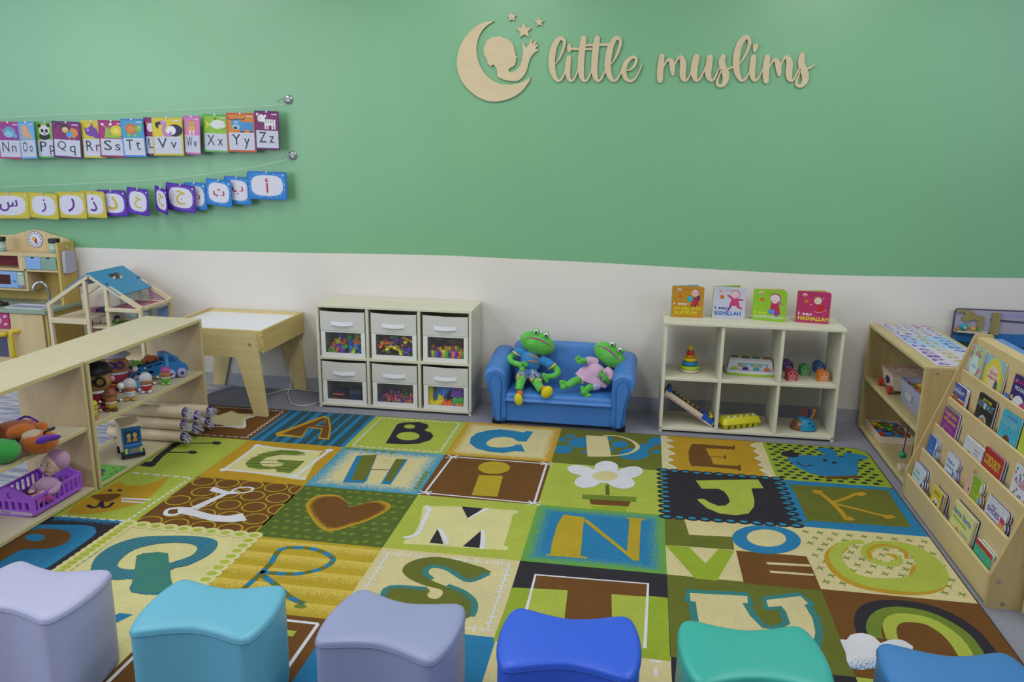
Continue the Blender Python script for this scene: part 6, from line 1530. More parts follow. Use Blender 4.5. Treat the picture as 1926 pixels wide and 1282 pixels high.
for (k, r_), nm in BINN.items():
    zb = (.3095 if r_ else .0285); H = .268 if r_ else .252
    xa = k*W3+.0155+ (.004 if k else .006); xb = (k+1)*W3-.0125+ (0 if k < 2 else -.006); dx = (xb-xa)
    tw = {(0, 1): .01, (1, 1): -.005, (2, 1): .0, (0, 0): .015, (1, 0): .0, (2, 0): -.01}[k, r_]
    tilt = .0
    X = XA @ Matrix.Translation(((xa+xb)/2, .004, zb)) @ Matrix.Rotation(tw*.6, 4, 'Z')
    w = dx/2-.003; D = .265
    P0 = X @ Vector((0, 0, 0))
    b = thing('fabric_bin', 'cream fabric bin in the %s cube holding %s' % (nm, BINC[k, r_]), 'storage bin', P0, .0117, 'fabric bins in the cube shelf')
    def bp_(name, fn, m, par=b):
        mb = MB(m); mb.xf = X; fn(mb); return mb.build(name, par)
    bp_('bin_body', lambda mb: (mb.box(-w, -w+.004, .006, D, 0, H), mb.box(w-.004, w, .006, D, 0, H), mb.box(-w, w, D-.004, D, 0, H), mb.box(-w+.004, w-.004, .006, D-.004, 0, .004)), M_fabin)
    hw = H*.575; sg = .006
    fx = Fr((0, .006, 0), (1, 0, 0), (0, 0, 1))
    bp_('front_flap', lambda mb: mb.prism(Fr((0, .004, 0), (1, 0, 0), (0, 0, 1)), [(-w, hw), (w, hw), (w, H-.002), (0, H-.005), (-w, H)], 0, .004), M_fab)
    fr = bp_('window_frame', lambda mb: mb.prism(fx, [[(-w, .0), (w, .0), (w, hw+.002), (-w, hw+.002)], [(-w+.026, .024), (-w+.026, hw-.010), (w-.024, hw-.010), (w-.024, .024)]], 0, .003), M_fabw)
    bp_('window_film', lambda mb: mb.poly(fx, [(-w+.020, .020), (w-.020, .020), (w-.020, hw-.004), (-w+.020, hw-.004)], .001), M_film, fr)
    hz = hw+(H-hw)*.40
    def hd_(mb):
        q = sm([(-.066, -.001), (-.050, -.007), (0, -.013), (.050, -.007), (.066, -.001)], False, 4)
        mb.loft([[Vector((x, y-.001, hz-.011-.004*cos(x/.066*1.5))), Vector((x, y, hz-.011-.004*cos(x/.066*1.5))), Vector((x, y, hz+.011-.002*cos(x/.066*1.5))), Vector((x, y-.001, hz+.011-.002*cos(x/.066*1.5)))] for x, y in q], smooth=False)
    bp_('handle', hd_, M_handle)
    # contents
    def put(name, me, x, y, z, rot, cols, what):
        cn = rc.choice(cols) if isinstance(cols, (list, tuple)) else cols
        XX = X @ Matrix.Translation((x, y, z)) @ (rot if isinstance(rot, Matrix) else Matrix.Rotation(rot, 4, 'Z')).to_4x4()
        inst(name, me, XX, [pm(PAL.get(cn, cn), .4)], '%s %s in the %s fabric bin' % (cn if cn in PAL else 'dark', what, nm), 'toy', '%ss in the %s bin' % (what, nm))
    rx = lambda: eul(rc.uniform(.4, 1.5), rc.uniform(-.5, .5), rc.uniform(-1.2, 1.2))
    if (k, r_) == (0, 1):
        for lay, n_, zz in ((0, 6, .028), (1, 6, .050), (2, 5, .074), (3, 4, .094)):
            for i in range(n_):
                x = -w+.03+(2*w-.06)*(i+.5)/n_+rc.uniform(-.008, .008)+(.012*lay); x = min(x, w-.028)
                put('waffle_block' if (i+lay) % 3 else 'toy_gear', waffle if (i+lay) % 3 else gear, x, .034+lay*.018+rc.uniform(0, .012), zz, rx(), ['blue', 'blue', 'yellow', 'green', 'orange', 'red', 'purple', 'lime'], 'waffle block' if (i+lay) % 3 else 'toy gear')
    elif (k, r_) == (1, 1):
        for i in range(22):
            put('jack_link', link, rc.uniform(-w+.04, w-.045), .045+rc.uniform(0, .07), .035+.085*(i/22), eul(rc.uniform(.2, 1.4), rc.uniform(-.6, .6), rc.uniform(-1.5, 1.5)), ['yellow', 'orange', 'orange', 'lime', 'teal', 'purple', 'yellow'], 'jack link')
    elif (k, r_) == (2, 1):
        for i in range(15):
            x = -w+.034+(2*w-.07)*i/14; put('toy_peg', tubep if i % 4 else ringp, x, .030+rc.uniform(0, .02), .030+rc.uniform(.0, .012), eul(rc.uniform(-.15, .15), rc.uniform(-.1, .1), 0) if i % 4 else eul(1.4, 0, 0), ['orange', 'yellow', 'purple', 'red', 'green', 'purple', 'green'], 'peg')
        for i in range(12):
            x = -w+.034+(2*w-.07)*i/11; put('toy_peg', tubep, x, .075+rc.uniform(0, .02), .045+rc.uniform(.0, .012), eul(rc.uniform(-.3, .3), rc.uniform(-.4, .4), 0), ['orange', 'yellow', 'purple', 'red', 'green', 'lime'], 'peg')
        mb = MB(mat('brown_bag', '#5a3428', .35, 'plain', scale=20, bump=.3)); mb.xf = X; mb.ell((.03, .17, .075), (.09, .05, .07), n=20, k=12); o = mb.build('plastic_bag'); tag(o, 'crumpled brown plastic bag behind the pegs in the top right bin', 'bag')
    elif (k, r_) == (0, 0):
        for i in range(9): put('magnet_tile', tile, -.045+rc.uniform(-.006, .006), .07+rc.uniform(-.006, .006), .012+i*.0065, rc.uniform(-.15, .15), ['#2a2438', '#1f2a4a', 'orange', '#20304a', '#3a1f2c', '#1e3a4a'], 'tile')
        for i in range(12): put('magnet_tile', tile, .055+rc.uniform(-.004, .004), .06+rc.uniform(-.004, .004), .012+i*.0062, rc.uniform(-.06, .06), ['#1c4a52', '#1b2a5a', '#1d5a4a', '#141420'], 'tile')
    elif (k, r_) == (1, 0):
        for i in range(100):
            lay = i//24; x = rc.uniform(-w+.032, w-.032); put('toy_cluster', bead, x, .018+lay*.014+rc.uniform(0, .012), .012+lay*.012+rc.uniform(0, .014)+ (.012 if abs(x) < .05 else 0), rx(), ['purple', 'purple', 'pink', 'orange', 'orange', 'yellow', 'green', 'red', 'purple'], 'bead cluster')
    else:
        def bk_(me, x, y, z, e, c): put('building_brick', me, x, y, z, eul(*e), [c], 'building brick')
        bk_(b42, -.085, .030, .012, (0, -1.5708, 0), 'yellow'); bk_(b22, -.108, .02, .008, (0, 0, 0), 'yellow'); bk_(b12, -.055, .060, .008, (1.4, 0, 0), 'yellow')
        bk_(b42, -.045, .070, .020, (1.2, -.9, 0), 'blue'); bk_(b42, -.06, .060, .100, (1.1, 0, .1), 'blue'); bk_(b22, .018, .06, .060, (1.3, .2, 0), 'purple')
        bk_(b22, .035, .02, .030, (.2, 0, .1), 'green'); bk_(b22, .040, .02, .005, (0, 0, .05), 'blue'); bk_(b42, -.035, .025, .006, (0, 0, -.05), 'orange'); bk_(b22, .055, .06, .045, (1.0, .3, .1), 'blue')
        bk_(b22, .050, .07, .09, (1.0, -.2, 0), 'orange'); bk_(b22, .060, .02, .006, (0, 0, 0), 'yellow'); bk_(b22, -.08, .09, .05, (1.2, .3, 0), 'blue'); bk_(b12, -.03, .08, .09, (.5, .2, 0), 'lime'); bk_(b22, -.105, .12, .03, (1.2, 0, 0), 'blue')
# ------------------------------------------------------------------ the two frog plush toys on the sofa
def SP(x, y, Y): return onY(890+x/5.827, 600+y/5.827, Y)
M_frog = mat('frog_plush', '#52a842', .9, 'mottle', col2='#62b552', scale=30, bump=.3, spec=.08, sheen=.2)
def remeshed(mb, name, par, vox=.0042, smooth=6):
    o = mb.build(name, par)
    r = o.modifiers.new('remesh', 'REMESH'); r.mode = 'VOXEL'; r.voxel_size = vox; r.use_smooth_shade = True
    s = o.modifiers.new('smooth', 'SMOOTH'); s.iterations = smooth; s.factor = .5
    return o
def limb(mb, pts, r, n=12, m=None): mb.tube(sm([tuple(p) for p in pts], k=4), [x[0] for x in sm([(v,) for v in r], k=4)], n, m)
def rot_img(a):        # tilt in the picture plane, leaning back a little
    return Matrix.Rotation(-a, 3, 'Y')
def face(root, body, hc, R, rx, rz, eyes, mouth, yoff):
    for i, (ex, ey) in enumerate(eyes):
        c = SP(ex, ey, hc.y-.040); mb = MB(pm('#d6d6dc', .3)); mb.ell(c, (.0135, .010, .0125)); mb.ell(c+Vector((0, -.0075, -.001)), (.0075, .004, .0075), m=pm('#15151a', .15))
        mb.ell(c+Vector((-.002, -.0112, .002)), (.0016, .001, .0016), m=pm('#e0e0e0', .2)); e = mb.build('eye', body)
    mb = MB(fuzzy('frog_mouth_felt', '#b0408c'))
    pts = []
    inv = (R.inverted())
    for x, y in sm(mouth, False, 6):
        # find where the sight line meets the head ellipsoid
        d = ray(890+x/5.827, 600+y/5.827); o_ = inv @ (CAM-hc); dd = inv @ d
        rr_ = Vector((rx, .064 if rx > .1 else .060, rz)); o2 = Vector([o_[i]/rr_[i] for i in range(3)]); d2 = Vector([dd[i]/rr_[i] for i in range(3)])
        a = d2.dot(d2); b = 2*o2.dot(d2); c = o2.dot(o2)-1; disc = b*b-4*a*c
        t = (-b-math.sqrt(max(disc, 0)))/(2*a); pts.append(CAM+d*(t))
    n = len(pts); mb.tube(pts, [.0048*max(.35, sin(pi*(i+.6)/(n+.2))) for i in range(n)], 8); mb.build('mouth', body)
# frog in the blue shirt
yb = .19
f1 = thing('frog_plush', 'larger green frog plush in blue shirt and yellow slippers sitting on the sofa', 'soft toy', (1.93, .16, .192))
hc = SP(705, 262, .215); R1 = rot_img(-.28); R1 = Matrix.Rotation(.32, 3, 'Y')
mb = MB(M_frog)
mb.ell(hc, (.104, .064, .062), rot=R1, n=24, k=16)
for ex, ey in ((690, 135), (795, 172)): mb.ell(SP(ex, ey+5, .205), (.022, .022, .021))
T0 = SP(650, 370, .22); T1 = SP(600, 580, .155); mb.ell((T0+T1)/2, (.050, .045, .062), rot=Matrix.Rotation(-.15, 3, 'Y')); mb.ell(T1+Vector((0, .02, .0)), (.048, .042, .030))
limb(mb, [SP(470, 375, .19), SP(398, 430, .165), SP(440, 478, .135), SP(545, 505, .110)], [.0195, .018, .017, .017])
for x, y in ((545, 545), (580, 500), (560, 480), (525, 555)): mb.ell(SP(x, y, .105), (.013, .011, .013), n=10, k=6)
limb(mb, [SP(860, 500, .19), SP(930, 570, .165), SP(890, 620, .135), SP(800, 630, .115)], [.0195, .018, .017, .017])
for x, y in ((775, 610), (785, 650), (805, 680), (770, 640)): mb.ell(SP(x, y, .110), (.013, .011, .013), n=10, k=6)
limb(mb, [SP(550, 610, .13), SP(520, 680, .05), SP(500, 780, .01)], [.029, .026, .020])
limb(mb, [SP(660, 640, .13), SP(710, 710, .06), SP(745, 790, .02)], [.029, .026, .019])
body = remeshed(mb, 'body', f1)
face(f1, body, hc, R1, .104, .062, [(690, 137), (798, 174)], [(568, 210), (640, 204), (720, 222), (800, 262), (885, 325)], 0)
M_shirt = fuzzy('blue_shirt_cloth', '#2f7dba')
mb = MB(M_shirt); mb.ell((T0+T1)/2+Vector((0, -.002, .002)), (.056, .050, .064), rot=Matrix.Rotation(-.15, 3, 'Y'), n=22, k=14)
limb(mb, [SP(560, 385, .20), SP(500, 365, .19), SP(455, 395, .175)], [.030, .027, .024]); limb(mb, [SP(740, 440, .20), SP(810, 475, .19), SP(865, 515, .175)], [.030, .027, .024])
mb.loft([[SP(x, y, Y) for x, y, Y in row] for row in (((470, 540, .15), (600, 560, .105), (740, 590, .13), (760, 600, .19), (600, 560, .21), (470, 530, .19)), ((455, 575, .15), (600, 605, .098), (750, 635, .13), (765, 640, .19), (600, 600, .21), (460, 560, .19)))])
sh = remeshed(mb, 'shirt', f1, .004, 4)
for a, b in (((430, 345), (515, 410)), ((835, 545), (905, 490))):
    for off, c in ((0, '#c9cf5a'), (-14 if a[0] < 600 else 14, '#c7a070')):
        p0 = SP(a[0]+abs(off)*(1 if a[0] < 600 else -1), a[1]+4-0*off, .160); p1 = SP(b[0]+abs(off)*(1 if a[0] < 600 else -1), b[1]-6, .160)
        mb = MB(pm(c, .8)); mm = (p0+p1)/2+Vector((0, -.012, 0)); mb.tube(sm([tuple(p0), tuple(mm), tuple(p1)], k=4), .0028, 6); mb.build('sleeve_stripe', f1)
fy = .104
def surf(x, y, off=.0012):          # point on the chest
    c = (T0+T1)/2+Vector((0, -.002, .002)); Rm = Matrix.Rotation(-.15, 3, 'Y'); inv = Rm.inverted(); o_ = inv @ (CAM-c); dd = inv @ ray(890+x/5.827, 600+y/5.827); rr_ = (.056+off, .050+off, .064+off)
    o2 = Vector([o_[i]/rr_[i] for i in range(3)]); d2 = Vector([dd[i]/rr_[i] for i in range(3)]); a = d2.dot(d2); b = 2*o2.dot(d2); cc_ = o2.dot(o2)-1; di = b*b-4*a*cc_
    return CAM+ray(890+x/5.827, 600+y/5.827)*((-b-math.sqrt(max(di, 0)))/(2*a))
mb = MB(pm('#c08a4a', .8))
for st in ([(598, 410), (612, 378), (628, 408), (648, 384), (655, 420)], [(668, 425), (680, 402), (700, 405), (695, 430), (672, 428)], [(712, 436), (722, 412), (745, 418), (752, 442), (730, 445)], [(597, 452), (650, 455), (700, 470), (748, 492)], [(600, 462), (650, 466), (700, 480), (745, 500)]):
    mb.tube([surf(x, y) for x, y in sm(st, False, 3)], .0022, 5)
mb.build('shirt_print', sh)
mb = MB(mat('plaid_cloth', '#3a4a72', .9, 'mottle', col2='#9ea4b8', scale=90))
limb(mb, [SP(560, 590, .15), SP(535, 620, .11), SP(520, 655, .065)], [.036, .034, .031]); limb(mb, [SP(640, 610, .15), SP(675, 640, .11), SP(705, 668, .075)], [.036, .034, .031])
sho = remeshed(mb, 'shorts', f1, .004, 3)
mb = MB(pm('#b9b43c', .8))
for pth in ([(500, 600, .085), (495, 640, .045)], [(650, 640, .085), (640, 665, .06)], [(735, 655, .075), (740, 680, .055)]): mb.tube([SP(*p)+Vector((0, -.012, 0)) for p in pth], .008, 6)
mb.build('plaid_stripe', sho)
M_slip = fuzzy('yellow_slipper', '#cdbf1f'); M_slo = fuzzy('orange_slipper_lining', '#c96a24')
for c, r, rt, oc in ((SP(497, 880, -.022), (.024, .018, .034), -.15, SP(510, 812, -.005)), (SP(808, 800, -.005), (.029, .019, .038), .55, SP(778, 760, .008))):
    mb = MB(M_slo); mb.ell(oc, (.019, .017, .016), rot=Matrix.Rotation(rt, 3, 'Y')); s = mb.build('slipper_lining', f1)
    mb = MB(M_slip); mb.ell(c, r, rot=Matrix.Rotation(rt, 3, 'Y')); s = mb.build('slipper', f1)
# small frog in pink
f2 = thing('frog_plush', 'smaller green frog plush in a pale pink dress leaning on the right sofa arm', 'soft toy', (2.26, .15, .192))
hc2 = SP(1492, 392, .20); R2 = Matrix.Rotation(.62, 3, 'Y')
mb = MB(M_frog); mb.ell(hc2, (.099, .060, .058), rot=R2, n=24, k=16)
for ex, ey in ((1532, 285), (1628, 345)): mb.ell(SP(ex, ey, .19), (.019, .019, .019))
D0 = SP(1390, 520, .19); D1 = SP(1280, 640, .12); mb.ell((D0+D1)/2, (.045, .040, .045))
limb(mb, [SP(1290, 450, .16), SP(1230, 455, .14), SP(1165, 450, .12)], [.016, .015, .016])
for x, y in ((1128, 440), (1155, 415), (1170, 480), (1145, 462)): mb.ell(SP(x, y, .115), (.012, .010, .010), n=10, k=6)
limb(mb, [SP(1500, 690, .13), SP(1450, 650, .11), SP(1410, 600, .105)], [.016, .015, .014]); 
for x, y in ((1405, 570), (1392, 600), (1430, 660)): mb.ell(SP(x, y, .100), (.009, .009, .012), n=10, k=6)
limb(mb, [SP(1190, 650, .12), SP(1110, 680, .08), SP(1020, 735, .045)], [.024, .022, .020]); mb.ell(SP(985, 740, .04), (.018, .018, .018)); mb.ell(SP(965, 695, .04), (.013, .013, .016)); mb.ell(SP(1000, 690, .045), (.010, .012, .013))
limb(mb, [SP(1330, 730, .11), SP(1270, 750, .07), SP(1225, 785, .045)], [.022, .019, .017]); mb.ell(SP(1215, 800, .035), (.020, .018, .020)); mb.ell(SP(1195, 755, .035), (.012, .012, .014)); mb.ell(SP(1275, 835, .035), (.014, .012, .010)); mb.ell(SP(1240, 845, .035), (.014, .012, .010))
b2 = remeshed(mb, 'body', f2)
face(f2, b2, hc2, R2, .099, .058, [(1524, 275), (1612, 338)], [(1358, 288), (1430, 308), (1500, 352), (1560, 405), (1612, 462)], 0)
M_pk = fuzzy('pale_pink_cloth', '#c4a0bc')
mb = MB(M_pk); mb.ell((D0+D1)/2+Vector((.004, -.004, 0)), (.056, .047, .050), rot=Matrix.Rotation(.6, 3, 'Y'), n=20, k=14)
limb(mb, [SP(1350, 480, .17), SP(1280, 455, .155), SP(1235, 460, .145)], [.028, .024, .020]); limb(mb, [SP(1450, 560, .16), SP(1505, 610, .14), SP(1500, 670, .125)], [.028, .026, .020])
mb.loft([[SP(x, y, Y) for x, y, Y in row] for row in (((1180, 530, .12), (1250, 600, .075), (1380, 690, .085), (1490, 700, .14), (1400, 560, .20), (1250, 500, .18)), ((1110, 600, .11), (1200, 680, .068), (1320, 720, .070), (1455, 765, .10), (1450, 680, .18), (1200, 560, .17)))])
dr = remeshed(mb, 'dress', f2, .004, 4)
mb = MB(fuzzy('white_bloomers', '#b9b4cc')); limb(mb, [SP(1230, 650, .12), SP(1175, 665, .095)], [.028, .026]); limb(mb, [SP(1370, 720, .11), SP(1300, 735, .085)], [.028, .026]); remeshed(mb, 'bloomers', f2, .004, 3)
# ------------------------------------------------------------------ toys in the right cube shelf
def B4(x, y): return (1220+x/4.005, 520+y/4.005)
SBZ, SBL = .3095, .0285
def onS(x, y, z): return onZ(*B4(x, y), z)
# stacking rings
p = onS(306, 712, SBZ); t = thing('stacking_ring_toy', 'wooden ring stacker with lime, blue, yellow, orange and red rings', 'toy', (p.x, p.y, SBZ))
q = (p.x, p.y, SBZ); k = 1.0
mb = MB(M_bw); mb.lathe([(.045, 0), (.052, .004), (.053, .010), (.050, .016)], q); mb.build('base', t)
for c, r, z0_, z1_ in (('#9dbb2c', .054, .014, .036), ('#1f74b5', .045, .036, .058), ('#cbb91c', .036, .058, .079), ('#c97a1c', .028, .079, .096), ('#b52a20', .0205, .096, .118)):
    mb = MB(pm(c, .35)); h = z1_-z0_; mb.lathe([(r*.80, z0_), (r*.96, z0_+h*.2), (r, z0_+h*.5), (r*.96, z0_+h*.8), (r*.80, z1_)], q, 28); mb.build('ring', t)
mb = MB(pm('#b5a33a')); f = Fr((q[0], q[1], SBZ+.133), (1, 0, 0), (0, 0, 1)); mb.cyl((q[0], q[1], SBZ+.116), (q[0], q[1], SBZ+.126), .005, n=10); mb.prism(f, star2(0, 0, .017, .010, 9), -.004, .004); mb.build('sun_topper', t)
# musical pop-up toy
a = onS(575, 730, SBZ); b = onS(958, 755, SBZ); u = (b-a); yw = math.atan2(u.y, u.x); L = u.length
t = thing('pop_up_toy', 'white and green musical pop-up toy with four coloured switches', 'toy', ((a.x+b.x)/2, (a.y+b.y)/2, SBZ), yw); X = lframe((a.x, a.y, SBZ), yw)
def tp2(name, fn, m, par=t):
    mb = MB(m); mb.xf = X; fn(mb); return mb.build(name, par)
fp = sm([(.0, .03), (.004, .005), (.02, -.012), (L/2, -.024), (L-.02, -.012), (L-.004, .005), (L, .03), (L, .105), (L-.02, .115), (.02, .115), (0, .105)], True, 3)
tp2('base', lambda mb: mb.prism(Fr((0, 0, 0)), fp, 0, .012), pm('#93b52a', .35))
tp2('body', lambda mb: (mb.prism(Fr((0, 0, 0)), [(x*.985+L*.0075, y*.98+.001) for x, y in fp], .012, .026), mb.loft([[Vector((x, y, z)) for x, y in ((x0, y0), (L-x0, y0), (L-x0, y1), (x0, y1))] for x0, y0, y1, z in ((.014, .022, .110, .026), (.020, .036, .106, .070), (.026, .050, .100, .080))], smooth=False)), pm('#c8c8d0', .35))
pf = Fr((0, .0255, .034), (1, 0, 0), Vector((0, .25, 1)).normalized())
tp2('picture_panel', lambda mb: mb.poly(pf, [(L*.24, 0), (L*.84, 0), (L*.84, .026), (L*.24, .026)], .0006), pm('#6fa8b8'))
for i, c in enumerate(('#c78f1c', '#b8b8c0', '#c9b13a', '#c0c4c8')):
    tp2('animal_picture', lambda mb: mb.poly(pf, ell2(L*(.30+i*.155), .012, .011, .010, 14), .0012), pm(c))
for i, (c, lid) in enumerate((('#8fbf3a', '#7fa83a'), ('#4a2a8a', '#7a3a3c'), ('#2a9aa0', '#3a8f9a'), ('#cc5f2a', '#b84a3a'))):
    x = L*(.19+i*.21)
    tp2('switch', lambda mb: mb.box(x-.014, x+.014, .004, .022, .024, .040, bev=.004), pm(c, .35))
    tp2('flip_lid', lambda mb: (mb.box(x-.021, x+.021, .052, .098, .080, .083, bev=.001), mb.box(x-.017, x+.017, .056, .094, .083, .084, pm('#5f6a3a'))), pm(lid, .35))
# toy barns
def barn(x, y, col, lb):
    p = onS(x, y, SBZ); w = .026; ry = .12; X = lframe((p.x, p.y, SBZ), ry); t = thing('toy_barn', lb, 'toy barn', (p.x, p.y, SBZ), ry, 'five small counting barns')
    pr = [(-w, 0), (w, 0), (w, .034), (w*.85, .046), (w*.35, .056), (0, .058), (-w*.35, .056), (-w*.85, .046), (-w, .034)]
    mb = MB(pm(col, .4)); mb.xf = X; mb.prism(Fr((0, .048, 0), (1, 0, 0), (0, 0, 1)), pr, 0, .048); mb.build('walls', t, bevel=.0015)
    mb = MB(pm(col, .3)); mb.xf = X; mb.prism(Fr((0, .051, 0), (1, 0, 0), (0, 0, 1)), [(w+.002, .034), (w*.88, .048), (w*.37, .059), (0, .061), (-w*.37, .059), (-w*.88, .048), (-w-.002, .034), (-w, .034), (-w*.85, .046), (-w*.35, .056), (0, .058), (w*.35, .056), (w*.85, .046), (w, .034)], 0, .054); mb.build('roof', t)
    mb = MB(pm('#cfcfcf')); mb.xf = X; f = Fr((0, -.0002, 0), (1, 0, 0), (0, 0, 1))
    def st(pts, ww):
        L_, R_2 = ribbon2(pts, ww); n = len(L_); mb.add([f(*q_, .0006) for q_ in L_]+[f(*q_, .0006) for q_ in R_2], [(n+i, n+i+1, i+1, i) for i in range(n-1)])
    d = .015
    for sg in (([(-d, .002), (-d, .030), ], .002), ([(d, .002), (d, .030)], .002), ([(-d, .030), (d, .030)], .002), ([(-d, .003), (d, .003)], .002), ([(-d, .003), (d, .030)], .0018), ([(d, .003), (-d, .030)], .0018), ([(-w+.002, .034), (-w*.8, .043), (-w*.3, .052), (0, .054), (w*.3, .052), (w*.8, .043), (w-.002, .034)], .0018)): st(*sg)
    mb.poly(f, [(-.006, .010), (.006, .010), (.006, .022), (-.006, .022)], .0010); mb.poly(f, [(-.004, .012), (.004, .012), (.004, .020), (-.004, .020)], .0013, pm(col, .4)); mb.poly(f, ell2(0, .041, .004, .003, 10), .0008); mb.build('door_marks', t)
barn(1050, 712, '#4a2480', 'purple toy barn at the back left of the barn group'); barn(1180, 745, '#3f9a4a', 'green toy barn in the middle of the barn group'); barn(1288, 722, '#2560a0', 'blue toy barn at the back right of the barn group')
barn(1080, 785, '#b0283a', 'red toy barn in front at left of the barn group'); barn(1317, 792, '#d0741c', 'orange toy barn in front at right of the barn group')
# leaning wooden tumble ramp
t = thing('wooden_music_ramp', 'long wooden ramp toy leaning diagonally in the lower left cube', 'toy', (2.78, .12, SBL))
def RB(x, y, Y): return onY(*B4(x, y), Y)
a0 = RB(120, 865, .12); a1 = RB(505, 1110, .12); b0 = RB(125, 905, .12)
u = (a1-a0).normalized(); v = Vector((0, 1, 0)); nn_ = u.cross(v)*-1
L = (a1-a0).length
fr2 = Fr(a0, u, (u.cross(Vector((0, -1, 0)))*-1).normalized())
upv = Vector((-u.z, 0, u.x)) if u.x > 0 else Vector((u.z, 0, -u.x))     # up, in the xz plane
c0_ = RB(112, 905, .115); L = (RB(470, 1150, .115)-c0_).length; u = (RB(470, 1150, .115)-c0_).normalized(); upv = Vector((-u.z, 0, u.x))
c0_ = c0_+upv*0
f = Fr(c0_, u, upv)
while True:
    lo = min(f(x, y, 0).z for x in (0, L) for y in (0, .05))
    if lo >= SBL+.0005: break
    f.o.z += .001
def bx2(mb, x0, x1, h0, h1, y0, y1, m=None): mb.prism(f, [(x0, h0), (x1, h0), (x1, h1), (x0, h1)], -y1, -y0, m)
mb = MB(M_bw); bx2(mb, 0, L, 0, .006, 0, .09); bx2(mb, 0, L, .006, .032, 0, .006); bx2(mb, 0, L, .006, .032, .084, .09); mb.build('tray', t)
mb = MB(pm('#c2b8b8')); bx2(mb, 0.0, L*.98, .001, .012, -.0012, 0); lt_ = mb.build('printed_strip', t)
mb = MB(pm('#9c3040')); 
for i in range(24): bx2(mb, .02+i*L*.032, .02+i*L*.032+.006*(.6+.4*((i*7) % 3)/2), .003, .009, -.0020, -.0013)
mb.build('strip_lettering', lt_)
for i in range(9):
    mb = MB(pm(['#2a2a30', '#3a3a40'][i % 2])); bx2(mb, .045+i*.028, .060+i*.028, .028, .034, .012, .078); mb.build('rung', t)
    mb = MB(pm(['#2a4a8a', '#3f8a4a', '#8a9a2c', '#b9a62c', '#c07a2c', '#a83a3a', '#6a3a7a', '#2a7a8a', '#b94a6a'][i])); bx2(mb, .047+i*.028, .058+i*.028, .034, .0355, .014, .076); mb.build('tone_bar', t)
mb = MB(pm('#1c55b0', .35)); bx2(mb, L-.075, L-.006, .010, .036, -.002, .092); mb.build('blue_end_block', t)
mb = MB(pm('#1d4f9a', .35)); mb.tube([f(.012, .04, -.0), f(.012, .04, -.09)], .013, 14); mb.build('blue_roller', t)
mb = MB(pm('#c9b82c', .35)); 
for zz in (-.02, -.07): mb.tube([f(L-.03, .037, zz), f(L-.03, .055, zz)], .010, 12)
mb.build('yellow_knob', t)
# egg carton
a = RB(550, 1120, .085); b = RB(895, 1030, .17); p0 = onS(570, 1165, SBL); p1 = onS(890, 1080, SBL); u = (p1-p0); yw = math.atan2(u.y, u.x); L = min(u.length, .265)
X = lframe((p0.x+.002, p0.y+.012, SBL), yw*.62); t = thing('egg_carton', 'yellow plastic egg carton holding white eggs, lid shut', 'egg carton', (p0.x, p0.y, SBL), yw*.62)
Lx, Wd = .225, .075
mb = MB(pm('#c6c01c', .4)); mb.xf = X
for i in range(6):
    for j in range(2): mb.loft([[Vector((.020+i*.037+r*cos(a_), .020+j*.036+r*sin(a_), z)) for a_ in [k_*2*pi/12 for k_ in range(12)]] for r, z in ((.010, 0), (.013, .004), (.0185, .026))])
mb.box(0, Lx, 0, Wd, .024, .030, bev=.002); mb.build('cup_tray', t)
mb = MB(pm('#cbc62a', .4)); mb.xf = X
mb.loft([[Vector((x, y, z)) for x, y in rrect2(i_, Lx-i_, i_, Wd-i_, .012, 4)] for i_, z in ((-.004, .030), (-.002, .034), (.006, .060), (.010, .063))]); mb.build('lid', t)
for i in range(5):
    mb = MB(pm('#c4c4cc', .4)); mb.xf = X; mb.ell((.035+i*.039, .024, .064), (.0085, .0085, .008)); mb.build('egg_top', t)
# hedgehog peg toy
p = onS(1170, 1160, SBL); ry = -.15; X = lframe((p.x, p.y+.03, SBL), ry); t = thing('peg_bug_toy', 'brown and blue domed bug toy with three worm pegs standing up', 'toy', (p.x, p.y+.03, SBL), ry)
mb = MB(pm('#7a5630', .45)); mb.xf = X
def dome(s, z0_, sx=.068, sy=.050, h=.066, x_off=0): return [[Vector((x_off+sx*s*cos(el)*cos(a_), sy*s*cos(el)*sin(a_), z0_+h*s*sin(el))) for a_ in [k_*2*pi/28 for k_ in range(28)]] for el in [k_*pi/2/9*.98 for k_ in range(10)]]
mb.loft([[Vector((v.x, v.y, .0)) for v in dome(.94, .004)[0]]]+dome(1, .004)); mb.build('body', t)
mb = MB(pm('#1f86b0', .35)); mb.xf = X
rings = dome(1.035, .004); rs = []
for rg_ in rings: rs.append([Vector((v.x, v.y, v.z)) for v in rg_])
n = 28; vs = [v for r_ in rs for v in r_]; fs = []
for a_ in range(len(rs)-1):
    for i in range(n):
        j = (i+1) % n; c = (rs[a_][i]+rs[a_+1][j])/2
        if c.x > -.008+.0*c.z or c.z > .052+(.3*abs(c.x) if c.x < 0 else 0)-.0: fs.append((a_*n+i, a_*n+j, (a_+1)*n+j, (a_+1)*n+i))
mb.add(vs, fs, True); mb.build('blue_shell', t)
for c, x, z in (('#101418', .030, .045), ('#101418', .005, .068), ('#101418', .045, .030)):
    mb = MB(pm(c)); mb.xf = X; y = -.052*math.sqrt(max(0, 1-(x/.0704)**2-((z-.004)/.0683)**2)); mb.ell((x, y, z), (.006, .003, .005), n=12, k=6); mb.build('peg_hole', t)
mb = MB(pm('#8a2a8a')); mb.xf = X; mb.ell((-.045, -.036, .030), (.006, .004, .006)); mb.build('eye', t)
mb = MB(pm('#c9c0b0')); mb.xf = X; mb.ell((-.022, -.047, .036), (.007, .003, .007)); mb.ell((-.022, -.050, .036), (.003, .002, .003), m=pm('#20180f')); mb.build('eye', t)
